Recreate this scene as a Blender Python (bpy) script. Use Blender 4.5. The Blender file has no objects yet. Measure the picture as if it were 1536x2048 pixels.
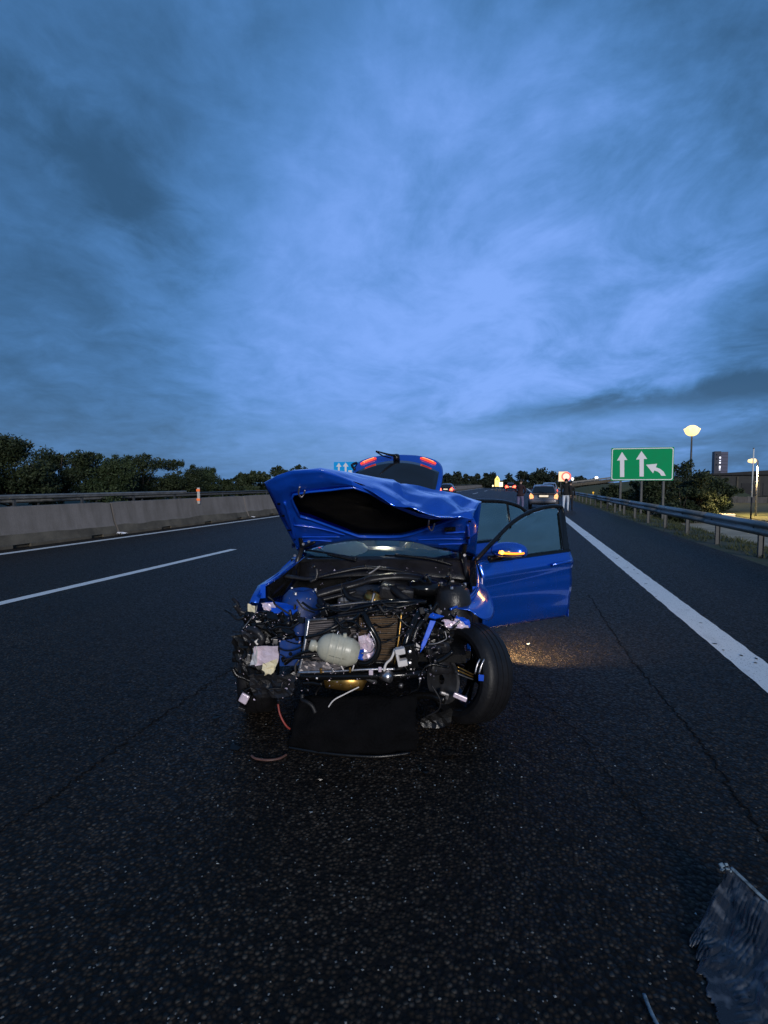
import bpy, bmesh, math, random
import numpy as np
from mathutils import Vector, Matrix, noise

random.seed(7)
R = math.radians
PI = math.pi
scene = bpy.context.scene
COL = scene.collection

# ------------------------------------------------------------------ camera
CAM_H = 1.58
YAW, PITCH = R(15.19), R(3.32)
FOC = 1000.0                       # focal length in pixels of the 1536 x 2048 photograph
cam_d = bpy.data.cameras.new('camera')
cam = bpy.data.objects.new('camera', cam_d)
COL.objects.link(cam)
cam.location = (0, 0, CAM_H)
cam.rotation_euler = (PI / 2 - PITCH, 0, YAW)
cam_d.sensor_fit = 'VERTICAL'
cam_d.sensor_height = 24.0
cam_d.lens = 24.0 * FOC / 2048.0
cam_d.clip_start = 0.05
cam_d.clip_end = 8000
scene.camera = cam

# ------------------------------------------------------------------ world
world = bpy.data.worlds.new('World')
scene.world = world
world.use_nodes = True
wt = world.node_tree
wt.nodes.clear()


def wn(t, **kw):
    n = wt.nodes.new(t)
    for k, v in kw.items():
        if k.startswith('i_'):
            n.inputs[k[2:].replace('_', ' ')].default_value = v
        else:
            setattr(n, k, v)
    return n


def wl(a, b):
    wt.links.new(a, b)


def wmath(op, a, b=None, c=None, clamp=False):
    n = wt.nodes.new('ShaderNodeMath')
    n.operation = op
    n.use_clamp = clamp
    for i, v in enumerate((a, b, c)):
        if v is None:
            continue
        if isinstance(v, (int, float)):
            n.inputs[i].default_value = v
        else:
            wl(v, n.inputs[i])
    return n.outputs[0]


def wvec(op, a, b):
    n = wt.nodes.new('ShaderNodeVectorMath')
    n.operation = op
    for i, v in enumerate((a, b)):
        if isinstance(v, (tuple, list)):
            n.inputs[i].default_value = v
        else:
            wl(v, n.inputs[i])
    return n.outputs['Value'] if op == 'DOT_PRODUCT' else n.outputs[0]


def wrange(v, a, b, c=0.0, d=1.0):
    n = wt.nodes.new('ShaderNodeMapRange')
    n.interpolation_type = 'SMOOTHSTEP'
    n.clamp = True
    wl(v, n.inputs[0])
    for i, x in enumerate((a, b, c, d)):
        n.inputs[i + 1].default_value = x
    return n.outputs[0]


def sky_dir(az_deg, el_deg):       # azimuth from the road direction (+Y), positive to the right
    a, e = R(az_deg), R(el_deg)
    return (math.sin(a) * math.cos(e), math.cos(a) * math.cos(e), math.sin(e))


tc = wn('ShaderNodeTexCoord')
D = tc.outputs['Generated']
sep = wn('ShaderNodeSeparateXYZ')
wl(D, sep.inputs[0])
zz = wmath('MAXIMUM', sep.outputs[2], 0.0)
den = wmath('ADD', zz, 0.22)
px_ = wmath('DIVIDE', sep.outputs[0], den)
py_ = wmath('DIVIDE', sep.outputs[1], den)
cmb = wn('ShaderNodeCombineXYZ')
wl(px_, cmb.inputs[0])
wl(py_, cmb.inputs[1])
plane = cmb.outputs[0]


def wnoise(vec, scale, detail, rough, dist, off=(0, 0, 0), stretch=(1, 1, 1)):
    m = wn('ShaderNodeMapping')
    wl(vec, m.inputs[0])
    m.inputs['Location'].default_value = off
    m.inputs['Scale'].default_value = stretch
    n = wn('ShaderNodeTexNoise')
    wl(m.outputs[0], n.inputs['Vector'])
    n.inputs['Scale'].default_value = scale
    n.inputs['Detail'].default_value = detail
    n.inputs['Roughness'].default_value = rough
    n.inputs['Distortion'].default_value = dist
    return n.outputs['Fac']


rotm = wn('ShaderNodeMapping')
wl(plane, rotm.inputs[0])
rotm.inputs['Rotation'].default_value = (0, 0, R(-19))
streak_v = rotm.outputs[0]
big = wnoise(plane, 0.6, 3.0, 0.5, 0.5, (3.1, 1.7, 0))
mid = wnoise(streak_v, 2.3, 8.0, 0.60, 0.55, (8.3, 2.2, 4.0), (1.0, 0.85, 1.0))
streak = wnoise(streak_v, 3.4, 7.0, 0.60, 0.35, (2.3, 9.2, 1.0), (1.0, 0.58, 1.0))
fine = wnoise(plane, 7.0, 7.0, 0.62, 0.5, (1.3, 7.2, 2.0))
# broad glow of the overcast ahead of the camera
lobe = wrange(wvec('DOT_PRODUCT', D, sky_dir(-8, 14)), 0.81, 1.0)
lobe = wmath('MULTIPLY', lobe, wrange(sep.outputs[2], 0.0, 0.24, 0.62, 1.0))
k = wmath('MULTIPLY_ADD', lobe, 0.63, 0.255)
k = wmath('ADD', k, wmath('MULTIPLY', wmath('SUBTRACT', big, 0.5), 0.34))
rightness = wrange(wvec('DOT_PRODUCT', D, sky_dir(14, 20)), 0.80, 0.99, 0.55, 1.25)
k = wmath('ADD', k, wmath('MULTIPLY', wmath('MULTIPLY', wmath('SUBTRACT', mid, 0.5), 1.08), rightness))
k = wmath('ADD', k, wmath('MULTIPLY', wmath('SUBTRACT', fine, 0.5), 0.34))
k = wmath('ADD', k, wmath('MULTIPLY', wmath('MULTIPLY', wmath('SUBTRACT', streak, 0.5), 0.38), wrange(sep.outputs[2], 0.15, 0.55, 0.15, 1.0)))
# a dark ragged cloud high on the left and a long low bank on the right
c0 = Vector(sky_dir(-44.0, 28.6))
c1 = Vector(sky_dir(-39.6, 25.2))
tu = (c1 - c0).normalized()
tv = c0.cross(tu).normalized()
du = wmath('DIVIDE', wmath('SUBTRACT', wvec('DOT_PRODUCT', D, tuple(tu)), c0.dot(tu)), 0.165)
dv = wmath('DIVIDE', wmath('SUBTRACT', wvec('DOT_PRODUCT', D, tuple(tv)), c0.dot(tv)), 0.062)
rad = wmath('SQRT', wmath('ADD', wmath('MULTIPLY', du, du), wmath('MULTIPLY', dv, dv)))
rad = wmath('ADD', rad, wmath('ADD', wmath('MULTIPLY', wmath('SUBTRACT', mid, 0.5), 2.2), wmath('MULTIPLY', wmath('SUBTRACT', fine, 0.5), 1.0)))
blob = wmath('MULTIPLY', wrange(rad, 0.15, 1.35, 0.20, 0.0), wrange(wvec('DOT_PRODUCT', D, tuple(c0)), 0.5, 0.8))
k = wmath('SUBTRACT', k, blob)
el = wmath('ADD', sep.outputs[2], wmath('MULTIPLY', wmath('SUBTRACT', mid, 0.5), 0.045))
azx = sep.outputs[0]
bank_c = wmath('MULTIPLY_ADD', azx, 0.085, 0.126)
bank_d = wmath('ABSOLUTE', wmath('SUBTRACT', el, bank_c))
bank = wmath('MULTIPLY', wrange(bank_d, 0.0, 0.034, 0.46, 0.0), wrange(azx, -0.26, 0.16, 0.0, 1.0))
k = wmath('SUBTRACT', k, bank)
ramp = wn('ShaderNodeValToRGB')
wl(k, ramp.inputs[0])
cr = ramp.color_ramp
cr.interpolation = 'B_SPLINE'
cr.elements[0].position = 0.0
cr.elements[0].color = (0.022, 0.070, 0.150, 1)
cr.elements[1].position = 1.0
cr.elements[1].color = (0.190, 0.350, 0.800, 1)
for p_, c_ in ((0.25, (0.038, 0.115, 0.255)), (0.5, (0.066, 0.190, 0.440)), (0.75, (0.118, 0.265, 0.630))):
    e_ = cr.elements.new(p_)
    e_.color = (*c_, 1)
# paler, greyer air close to the horizon
hz = wmath('MULTIPLY', wrange(sep.outputs[2], 0.0, 0.20, 0.65, 0.0), wmath('MULTIPLY_ADD', lobe, 0.85, 0.15))
mixh = wn('ShaderNodeMixRGB')
wl(hz, mixh.inputs[0])
wl(ramp.outputs[0], mixh.inputs[1])
mixh.inputs[2].default_value = (0.130, 0.255, 0.480, 1)
below = wn('ShaderNodeMixRGB')
wl(wrange(sep.outputs[2], -0.08, -0.01, 1.0, 0.0), below.inputs[0])
wl(mixh.outputs[0], below.inputs[1])
below.inputs[2].default_value = (0.02, 0.025, 0.035, 1)
bg_cloud = wn('ShaderNodeBackground')
wl(below.outputs[0], bg_cloud.inputs[0])
bg_cloud.inputs[1].default_value = 1.2
SUN_EL, SUN_AZ = R(16), R(152)     # soft brighter part of the overcast, behind the camera
nis = wn('ShaderNodeTexSky')
nis.sky_type = 'NISHITA'
nis.sun_disc = False
nis.sun_elevation = SUN_EL
nis.sun_rotation = SUN_AZ
bg_sky = wn('ShaderNodeBackground')
wl(nis.outputs[0], bg_sky.inputs[0])
bg_sky.inputs[1].default_value = 0.004
add = wn('ShaderNodeAddShader')
wl(bg_cloud.outputs[0], add.inputs[0])
wl(bg_sky.outputs[0], add.inputs[1])
wout = wn('ShaderNodeOutputWorld')
wl(add.outputs[0], wout.inputs[0])

# ------------------------------------------------------------------ sun (overcast, soft and weak)
sun_d = bpy.data.lights.new('sun', 'SUN')
sun_d.energy = 1.9
sun_d.angle = R(13)
sun_d.color = (1.0, 0.95, 0.90)
sun = bpy.data.objects.new('sun', sun_d)
COL.objects.link(sun)
sv = Vector(sky_dir(152, 16))
sun.rotation_euler = sv.to_track_quat('Z', 'Y').to_euler()

vs = scene.view_settings
vs.view_transform = 'Standard'
vs.look = 'None'
vs.exposure = 0.0
vs.gamma = 1.0
vs.use_curve_mapping = False

# ------------------------------------------------------------------ rays: photograph pixel -> place
CP, SP, CY, SY = math.cos(PITCH), math.sin(PITCH), math.cos(YAW), math.sin(YAW)


def ray_h(px, py):                  # heading frame: right, forward, up
    cx, cy = (px - 768) / FOC, (1024 - py) / FOC
    return (cx, CP + cy * SP, -SP + cy * CP)


def h2w(a, d, z):
    return Vector((a * CY - d * SY, a * SY + d * CY, z))


def rayw(px, py):
    return h2w(*ray_h(px, py))


def at_d(px, py, d):
    r = ray_h(px, py)
    t = d / r[1]
    return h2w(r[0] * t, d, CAM_H + r[2] * t)


def at_Y(px, py, Y):
    r = rayw(px, py)
    t = Y / r.y
    return Vector((r.x * t, Y, CAM_H + r.z * t))


def at_X(px, py, X):
    r = rayw(px, py)
    t = X / r.x
    return Vector((X, r.y * t, CAM_H + r.z * t))


def at_Z(px, py, z=0.0):
    r = rayw(px, py)
    t = (z - CAM_H) / r.z
    return Vector((r.x * t, r.y * t, z))


# frame of the wrecked car: origin on the road under the front axle, +y to its tail, +x to its left side
CAR_A, CAR_D, CAR_ROT = -0.127, 3.31, R(4.9)
CC, CS = math.cos(CAR_ROT), math.sin(CAR_ROT)


def L(px, py, y):                   # point of the plane y = const of the car
    r = ray_h(px, py)
    yo = (0 - CAR_A) * CS + (0 - CAR_D) * CC
    yr = r[0] * CS + r[1] * CC
    t = (y - yo) / yr
    a, d = r[0] * t - CAR_A, r[1] * t - CAR_D
    return Vector((a * CC - d * CS, y, CAM_H + r[2] * t))


def Lpl(px, py, p0, n):             # point of a plane given in the car's frame
    r = ray_h(px, py)
    o = Vector(((0 - CAR_A) * CC - (0 - CAR_D) * CS, (0 - CAR_A) * CS + (0 - CAR_D) * CC, CAM_H))
    dr = Vector((r[0] * CC - r[1] * CS, r[0] * CS + r[1] * CC, r[2]))
    n = Vector(n)
    t = (Vector(p0) - o).dot(n) / dr.dot(n)
    return o + dr * t


# ------------------------------------------------------------------ materials
MATS = {}


def mat(name, col, rough=0.5, metal=0.0, var=0.0, vscale=8.0, bump=0.0, bscale=60.0, coat=0.0, emit=None,
        estr=0.0, spec=0.5, col2=None, trans=0.0, alpha=1.0, ior=1.45, detail=6.0):
    if name in MATS:
        return MATS[name]
    m = bpy.data.materials.new(name)
    m.use_nodes = True
    nt = m.node_tree
    b = nt.nodes['Principled BSDF']
    b.inputs['Base Color'].default_value = (*col, 1)
    b.inputs['Roughness'].default_value = rough
    b.inputs['Metallic'].default_value = metal
    b.inputs['Coat Weight'].default_value = coat
    b.inputs['Coat Roughness'].default_value = 0.05
    b.inputs['Coat IOR'].default_value = 1.75
    b.inputs['Specular IOR Level'].default_value = spec
    b.inputs['Transmission Weight'].default_value = trans
    b.inputs['Alpha'].default_value = alpha
    b.inputs['IOR'].default_value = ior
    if emit:
        b.inputs['Emission Color'].default_value = (*emit, 1)
        b.inputs['Emission Strength'].default_value = estr
    tcn = nt.nodes.new('ShaderNodeTexCoord')
    if var > 0 or col2:
        n = nt.nodes.new('ShaderNodeTexNoise')
        n.inputs['Scale'].default_value = vscale
        n.inputs['Detail'].default_value = detail
        n.inputs['Roughness'].default_value = 0.62
        nt.links.new(tcn.outputs['Object'], n.inputs['Vector'])
        rp = nt.nodes.new('ShaderNodeValToRGB')
        c2 = col2 or tuple(min(1, c * (1 + var)) for c in col)
        c1 = tuple(c * (1 - var) for c in col) if not col2 else col
        rp.color_ramp.elements[0].position = 0.32
        rp.color_ramp.elements[1].position = 0.68
        rp.color_ramp.elements[0].color = (*c1, 1)
        rp.color_ramp.elements[1].color = (*c2, 1)
        nt.links.new(n.outputs['Fac'], rp.inputs[0])
        nt.links.new(rp.outputs[0], b.inputs['Base Color'])
        mr = nt.nodes.new('ShaderNodeMapRange')
        mr.inputs[3].default_value = max(0.02, rough - 0.12)
        mr.inputs[4].default_value = min(1.0, rough + 0.15)
        nt.links.new(n.outputs['Fac'], mr.inputs[0])
        nt.links.new(mr.outputs[0], b.inputs['Roughness'])
    if bump > 0:
        n2 = nt.nodes.new('ShaderNodeTexNoise')
        n2.inputs['Scale'].default_value = bscale
        n2.inputs['Detail'].default_value = 5
        nt.links.new(tcn.outputs['Object'], n2.inputs['Vector'])
        bp = nt.nodes.new('ShaderNodeBump')
        bp.inputs['Strength'].default_value = bump
        bp.inputs['Distance'].default_value = 0.02
        nt.links.new(n2.outputs['Fac'], bp.inputs['Height'])
        nt.links.new(bp.outputs[0], b.inputs['Normal'])
    MATS[name] = m
    return m


def asphalt(name, dark, light, stone, scale=85.0):
    m = bpy.data.materials.new(name)
    m.use_nodes = True
    nt = m.node_tree
    b = nt.nodes['Principled BSDF']
    N = nt.nodes.new
    lk = nt.links.new
    t = N('ShaderNodeTexCoord')
    v = N('ShaderNodeTexVoronoi')
    v.inputs['Scale'].default_value = scale
    v.inputs['Randomness'].default_value = 1.0
    lk(t.outputs['Object'], v.inputs['Vector'])
    sepc = N('ShaderNodeSeparateColor')
    lk(v.outputs['Color'], sepc.inputs[0])
    rp = N('ShaderNodeValToRGB')
    e = rp.color_ramp.elements
    e[0].position = 0.0
    e[0].color = (*dark, 1)
    e[1].position = 1.0
    e[1].color = (*stone, 1)
    x = e.new(0.70)
    x.color = (*light, 1)
    x = e.new(0.90)
    x.color = tuple(a * 0.55 + b_ * 0.45 for a, b_ in zip(light, stone)) + (1,)
    lk(sepc.outputs[0], rp.inputs[0])
    # stones sit in dark binder: fade the cell borders
    gap = N('ShaderNodeMapRange')
    gap.inputs[1].default_value = 0.25
    gap.inputs[2].default_value = 0.62
    gap.inputs[3].default_value = 0.0
    gap.inputs[4].default_value = 1.0
    lk(v.outputs['Distance'], gap.inputs[0])
    mx = N('ShaderNodeMixRGB')
    lk(gap.outputs[0], mx.inputs[0])
    lk(rp.outputs[0], mx.inputs[1])
    mx.inputs[2].default_value = (*tuple(d * 0.5 for d in dark), 1)
    # wear and traffic film at metre scale, stretched along the lanes
    mp = N('ShaderNodeMapping')
    mp.inputs['Scale'].default_value = (0.9, 0.10, 1)
    lk(t.outputs['Object'], mp.inputs[0])
    n = N('ShaderNodeTexNoise')
    n.inputs['Scale'].default_value = 1.4
    n.inputs['Detail'].default_value = 6
    lk(mp.outputs[0], n.inputs['Vector'])
    n3 = N('ShaderNodeTexNoise')
    n3.inputs['Scale'].default_value = 9.0
    n3.inputs['Detail'].default_value = 8
    lk(t.outputs['Object'], n3.inputs['Vector'])
    ad = N('ShaderNodeMath')
    ad.operation = 'ADD'
    lk(n.outputs['Fac'], ad.inputs[0])
    lk(n3.outputs['Fac'], ad.inputs[1])
    sc = N('ShaderNodeMapRange')
    sc.inputs[1].default_value = 0.6
    sc.inputs[2].default_value = 1.4
    sc.inputs[3].default_value = 0.45
    sc.inputs[4].default_value = 1.6
    lk(ad.outputs[0], sc.inputs[0])
    mul = N('ShaderNodeMixRGB')
    mul.blend_type = 'MULTIPLY'
    mul.inputs[0].default_value = 1.0
    lk(mx.outputs[0], mul.inputs[1])
    lk(sc.outputs[0], mul.inputs[2])
    lk(mul.outputs[0], b.inputs['Base Color'])
    rr = N('ShaderNodeMapRange')
    rr.inputs[3].default_value = 0.46
    rr.inputs[4].default_value = 0.82
    lk(sepc.outputs[1], rr.inputs[0])
    lk(rr.outputs[0], b.inputs['Roughness'])
    b.inputs['Specular IOR Level'].default_value = 0.22
    inv = N('ShaderNodeMath')
    inv.operation = 'MULTIPLY'
    inv.inputs[1].default_value = -1.0
    lk(v.outputs['Distance'], inv.inputs[0])
    jit = N('ShaderNodeMath')
    jit.operation = 'MULTIPLY_ADD'
    jit.inputs[1].default_value = 0.8
    lk(sepc.outputs[2], jit.inputs[0])
    lk(inv.outputs[0], jit.inputs[2])
    bp = N('ShaderNodeBump')
    bp.inputs['Strength'].default_value = 0.85
    bp.inputs['Distance'].default_value = 0.006
    lk(jit.outputs[0], bp.inputs['Height'])
    lk(bp.outputs[0], b.inputs['Normal'])
    return m


M_ASPH = asphalt('asphalt', (0.0080, 0.0054, 0.0034), (0.040, 0.0270, 0.0168), (0.092, 0.074, 0.056), 58.0)
M_ASPH2 = asphalt('far asphalt', (0.014, 0.0125, 0.011), (0.055, 0.050, 0.043), (0.14, 0.13, 0.11), 60)
def two_tone(name, a, b, layers, rough=(0.5, 0.7), metal=0.0, coat=0.0, bump=0.0):
    """material a with material colour b showing through where any of the noise layers passes its threshold"""
    m = bpy.data.materials.new(name)
    m.use_nodes = True
    nt = m.node_tree
    pb = nt.nodes['Principled BSDF']
    pb.inputs['Metallic'].default_value = metal
    pb.inputs['Coat Weight'].default_value = coat
    pb.inputs['Coat Roughness'].default_value = 0.05
    pb.inputs['Coat IOR'].default_value = 1.75
    t = nt.nodes.new('ShaderNodeTexCoord')
    total = None
    for (scale, stretch, lo, hi, amt) in layers:
        mp = nt.nodes.new('ShaderNodeMapping')
        mp.inputs['Scale'].default_value = stretch
        nt.links.new(t.outputs['Object'], mp.inputs[0])
        n = nt.nodes.new('ShaderNodeTexNoise')
        n.inputs['Scale'].default_value = scale
        n.inputs['Detail'].default_value = 8
        n.inputs['Roughness'].default_value = 0.65
        nt.links.new(mp.outputs[0], n.inputs['Vector'])
        mr = nt.nodes.new('ShaderNodeMapRange')
        mr.inputs[1].default_value = lo
        mr.inputs[2].default_value = hi
        mr.inputs[4].default_value = amt
        nt.links.new(n.outputs['Fac'], mr.inputs[0])
        if total is None:
            total = mr.outputs[0]
        else:
            mxm = nt.nodes.new('ShaderNodeMath')
            mxm.operation = 'MAXIMUM'
            nt.links.new(total, mxm.inputs[0])
            nt.links.new(mr.outputs[0], mxm.inputs[1])
            total = mxm.outputs[0]
    mx = nt.nodes.new('ShaderNodeMixRGB')
    nt.links.new(total, mx.inputs[0])
    mx.inputs[1].default_value = (*a, 1)
    mx.inputs[2].default_value = (*b, 1)
    nt.links.new(mx.outputs[0], pb.inputs['Base Color'])
    rr = nt.nodes.new('ShaderNodeMapRange')
    rr.inputs[3].default_value = rough[0]
    rr.inputs[4].default_value = rough[1]
    nt.links.new(total, rr.inputs[0])
    nt.links.new(rr.outputs[0], pb.inputs['Roughness'])
    if coat:
        cw = nt.nodes.new('ShaderNodeMapRange')
        cw.inputs[3].default_value = coat
        cw.inputs[4].default_value = coat * 0.35
        nt.links.new(total, cw.inputs[0])
        nt.links.new(cw.outputs[0], pb.inputs['Coat Weight'])
    if bump:
        bp = nt.nodes.new('ShaderNodeBump')
        bp.inputs['Strength'].default_value = bump
        bp.inputs['Distance'].default_value = 0.01
        nt.links.new(n.outputs['Fac'], bp.inputs['Height'])
        nt.links.new(bp.outputs[0], pb.inputs['Normal'])
    MATS[name] = m
    return m


M_LINE = two_tone('road paint', (0.85, 0.83, 0.79), (0.12, 0.105, 0.085), [(70, (1, 1, 1), 0.57, 0.66, 0.85), (6, (1, 0.4, 1), 0.55, 0.80, 0.45)], (0.55, 0.8), bump=0.5)
M_TAR = mat('bitumen', (0.0065, 0.0050, 0.0038), 0.85, spec=0.2, var=0.4, vscale=30)
def stained_concrete(name, base, dark):
    m = bpy.data.materials.new(name)
    m.use_nodes = True
    nt = m.node_tree
    b = nt.nodes['Principled BSDF']
    b.inputs['Roughness'].default_value = 0.88
    t = nt.nodes.new('ShaderNodeTexCoord')
    geo = nt.nodes.new('ShaderNodeNewGeometry')
    prev = None
    for (sx, sy, sz, sc_, amt, lo, hi) in ((1, 1.0, 0.10, 3.0, 0.75, 0.42, 0.70), (1, 0.35, 0.6, 1.1, 0.6, 0.40, 0.72), (1, 1, 1, 26.0, 0.35, 0.35, 0.75)):
        mp = nt.nodes.new('ShaderNodeMapping')
        mp.inputs['Scale'].default_value = (sx, sy, sz)
        nt.links.new(geo.outputs['Position'], mp.inputs[0])
        n = nt.nodes.new('ShaderNodeTexNoise')
        n.inputs['Scale'].default_value = sc_
        n.inputs['Detail'].default_value = 9
        n.inputs['Roughness'].default_value = 0.65
        nt.links.new(mp.outputs[0], n.inputs['Vector'])
        mr = nt.nodes.new('ShaderNodeMapRange')
        mr.inputs[1].default_value = lo
        mr.inputs[2].default_value = hi
        mr.inputs[4].default_value = amt
        nt.links.new(n.outputs['Fac'], mr.inputs[0])
        mx = nt.nodes.new('ShaderNodeMixRGB')
        nt.links.new(mr.outputs[0], mx.inputs[0])
        if prev is None:
            mx.inputs[1].default_value = (*base, 1)
        else:
            nt.links.new(prev, mx.inputs[1])
        mx.inputs[2].default_value = (*dark, 1)
        prev = mx.outputs[0]
    nt.links.new(prev, b.inputs['Base Color'])
    bp = nt.nodes.new('ShaderNodeBump')
    bp.inputs['Strength'].default_value = 0.4
    bp.inputs['Distance'].default_value = 0.02
    nt.links.new(n.outputs['Fac'], bp.inputs['Height'])
    nt.links.new(bp.outputs[0], b.inputs['Normal'])
    MATS[name] = m
    return m


M_CONC = stained_concrete('concrete', (0.225, 0.200, 0.185), (0.105, 0.092, 0.078))
M_CONCD = mat('dirty concrete', (0.095, 0.083, 0.064), 0.9, var=0.4, vscale=2.2, bump=0.4, bscale=30, detail=10)
M_GALV = mat('galvanised steel', (0.24, 0.235, 0.225), 0.52, metal=0.45, var=0.25, vscale=5)
M_GALVD = mat('weathered steel', (0.085, 0.088, 0.09), 0.55, metal=0.5, var=0.3, vscale=5)
M_PAINT = two_tone('blue car paint', (0.004, 0.098, 0.640), (0.050, 0.085, 0.230), [(3.2, (1, 1, 1), 0.50, 0.78, 0.42), (38, (1, 1, 1), 0.60, 0.74, 0.35), (30, (1, 1, 0.07), 0.64, 0.70, 0.30)], (0.22, 0.55), metal=0.62, coat=1.0)
M_DUSTB = two_tone('dusty dark blue paint', (0.004, 0.045, 0.240), (0.035, 0.045, 0.085), [(9, (1, 1, 1), 0.42, 0.70, 0.8), (60, (1, 1, 1), 0.55, 0.7, 0.5)], (0.38, 0.7))
M_PAINTI = mat('blue inner panel paint', (0.003, 0.085, 0.640), 0.42, metal=0.1, coat=0.5, var=0.16, vscale=7, bump=0.08, bscale=25)
M_BLACK = mat('black plastic', (0.0065, 0.0063, 0.0065), 0.27, var=0.3, vscale=20, bump=0.1, bscale=120)
M_BLACKG = mat('glossy black plastic', (0.006, 0.006, 0.0065), 0.12, var=0.2, vscale=12)
M_DARKG = mat('dark grey plastic', (0.017, 0.0165, 0.0185), 0.30, var=0.3, vscale=10, bump=0.15, bscale=80)
M_RUB = mat('rubber', (0.0075, 0.0072, 0.0085), 0.50, var=0.25, vscale=16, bump=0.15, bscale=60)
M_FELT = mat('hood liner felt', (0.010, 0.009, 0.008), 0.95, var=0.3, vscale=12, bump=0.5, bscale=90, spec=0.1)
M_ALU = mat('aluminium', (0.62, 0.60, 0.62), 0.30, metal=0.95, var=0.15, vscale=20, bump=0.1, bscale=50)
M_ALUD = mat('dull metal', (0.20, 0.195, 0.20), 0.42, metal=0.8, var=0.35, vscale=15)
M_BARE = mat('bare crumpled metal', (0.84, 0.70, 0.80), 0.28, metal=0.25, var=0.15, vscale=14, bump=0.25, bscale=25)
M_FIN = mat('radiator fins', (0.20, 0.18, 0.185), 0.45, metal=0.6, var=0.25, vscale=14)
M_FINB = mat('dusty condenser fins', (0.125, 0.078, 0.042), 0.60, metal=0.35, var=0.3, vscale=10)
M_TANK = two_tone('milky white plastic', (0.47, 0.46, 0.37), (0.20, 0.18, 0.13), [(16, (1, 1, 1), 0.48, 0.80, 0.6), (55, (1, 1, 1), 0.60, 0.72, 0.5)], (0.30, 0.55))
M_WHITEP = mat('pale plastic', (0.72, 0.68, 0.66), 0.4, var=0.1, vscale=20)
M_BRASS = mat('oily brass metal', (0.45, 0.26, 0.07), 0.3, metal=0.9, var=0.3, vscale=20)
M_RED = mat('red cable', (0.30, 0.05, 0.04), 0.45, var=0.2, vscale=20)
M_BROWN = mat('brown rubber strip', (0.11, 0.055, 0.045), 0.45, var=0.3, vscale=20)
def thin_glass(name, tint, refl):
    m = bpy.data.materials.new(name)
    m.use_nodes = True
    nt = m.node_tree
    nt.nodes.clear()
    out = nt.nodes.new('ShaderNodeOutputMaterial')
    tr = nt.nodes.new('ShaderNodeBsdfTransparent')
    tr.inputs[0].default_value = (*tint, 1)
    gl = nt.nodes.new('ShaderNodeBsdfGlossy')
    gl.inputs['Roughness'].default_value = 0.04
    gl.inputs[0].default_value = (0.95, 1.0, 0.90, 1)
    fr_ = nt.nodes.new('ShaderNodeFresnel')
    fr_.inputs['IOR'].default_value = 1.52
    mu = nt.nodes.new('ShaderNodeMath')
    mu.operation = 'MULTIPLY_ADD'
    mu.inputs[1].default_value = 1.6
    mu.inputs[2].default_value = refl
    mu.use_clamp = True
    nt.links.new(fr_.outputs[0], mu.inputs[0])
    mx = nt.nodes.new('ShaderNodeMixShader')
    nt.links.new(mu.outputs[0], mx.inputs[0])
    nt.links.new(tr.outputs[0], mx.inputs[1])
    nt.links.new(gl.outputs[0], mx.inputs[2])
    nt.links.new(mx.outputs[0], out.inputs[0])
    return m


M_GLASS = thin_glass('tinted glass', (0.84, 0.95, 0.93), 0.30)
M_SCREEN = thin_glass('windscreen glass', (0.86, 0.95, 0.93), 0.10)
M_TRAY = mat('dirty felt underbody panel', (0.0035, 0.0035, 0.0042), 0.95, spec=0.1, var=0.4, vscale=9, bump=0.5, bscale=60)
M_DGLASS = mat('dark glass', (0.012, 0.014, 0.018), 0.06, spec=0.8)
def translucent_cloth(name, col):
    m = bpy.data.materials.new(name)
    m.use_nodes = True
    nt = m.node_tree
    nt.nodes.clear()
    out = nt.nodes.new('ShaderNodeOutputMaterial')
    df = nt.nodes.new('ShaderNodeBsdfDiffuse')
    df.inputs[0].default_value = (*col, 1)
    tl = nt.nodes.new('ShaderNodeBsdfTranslucent')
    tl.inputs[0].default_value = (*col, 1)
    mx = nt.nodes.new('ShaderNodeMixShader')
    mx.inputs[0].default_value = 0.55
    nt.links.new(df.outputs[0], mx.inputs[1])
    nt.links.new(tl.outputs[0], mx.inputs[2])
    nt.links.new(mx.outputs[0], out.inputs[0])
    return m


M_FABRIC = translucent_cloth('airbag fabric', (0.88, 0.92, 0.95))
M_CREAM = mat('cream trim', (0.75, 0.66, 0.44), 0.6, var=0.1, vscale=8)
M_PAPER = translucent_cloth('cream lining', (0.92, 0.82, 0.58))
M_SEAT = mat('seat cloth', (0.02, 0.02, 0.022), 0.85, var=0.3, vscale=30)
M_AMBER = mat('lit amber lens', (0.8, 0.25, 0.02), 0.3, emit=(1.0, 0.25, 0.008), estr=2.3)
M_AMBERC = mat('bright amber bulb', (0.9, 0.5, 0.1), 0.3, emit=(1.0, 0.55, 0.08), estr=3.0)
M_TAIL = mat('lit red lens', (0.7, 0.05, 0.02), 0.3, emit=(1.0, 0.055, 0.02), estr=1.3)
M_TAILC = mat('lit orange lamp core', (0.9, 0.3, 0.1), 0.3, emit=(1.0, 0.28, 0.10), estr=2.0)
M_TAILB = mat('bright brake lens', (0.7, 0.05, 0.02), 0.3, emit=(1.0, 0.07, 0.05), estr=4.0)
M_TAILO = mat('lit orange tail lens', (0.8, 0.25, 0.08), 0.3, emit=(1.0, 0.42, 0.16), estr=1.6)
M_LAMP = mat('lit sodium lamp', (1.0, 0.8, 0.4), 0.3, emit=(1.0, 0.66, 0.24), estr=1.9)
M_LAMPW = mat('lit white lamp', (1.0, 1.0, 0.95), 0.3, emit=(1.0, 0.95, 0.85), estr=5.0)
M_PLATE = mat('lit number plate', (0.8, 0.75, 0.62), 0.4, emit=(1.0, 0.80, 0.55), estr=0.75)
M_SIGNG = mat('green sign face', (0.0005, 0.31, 0.11), 0.6, spec=0.12, var=0.05, vscale=2)
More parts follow.
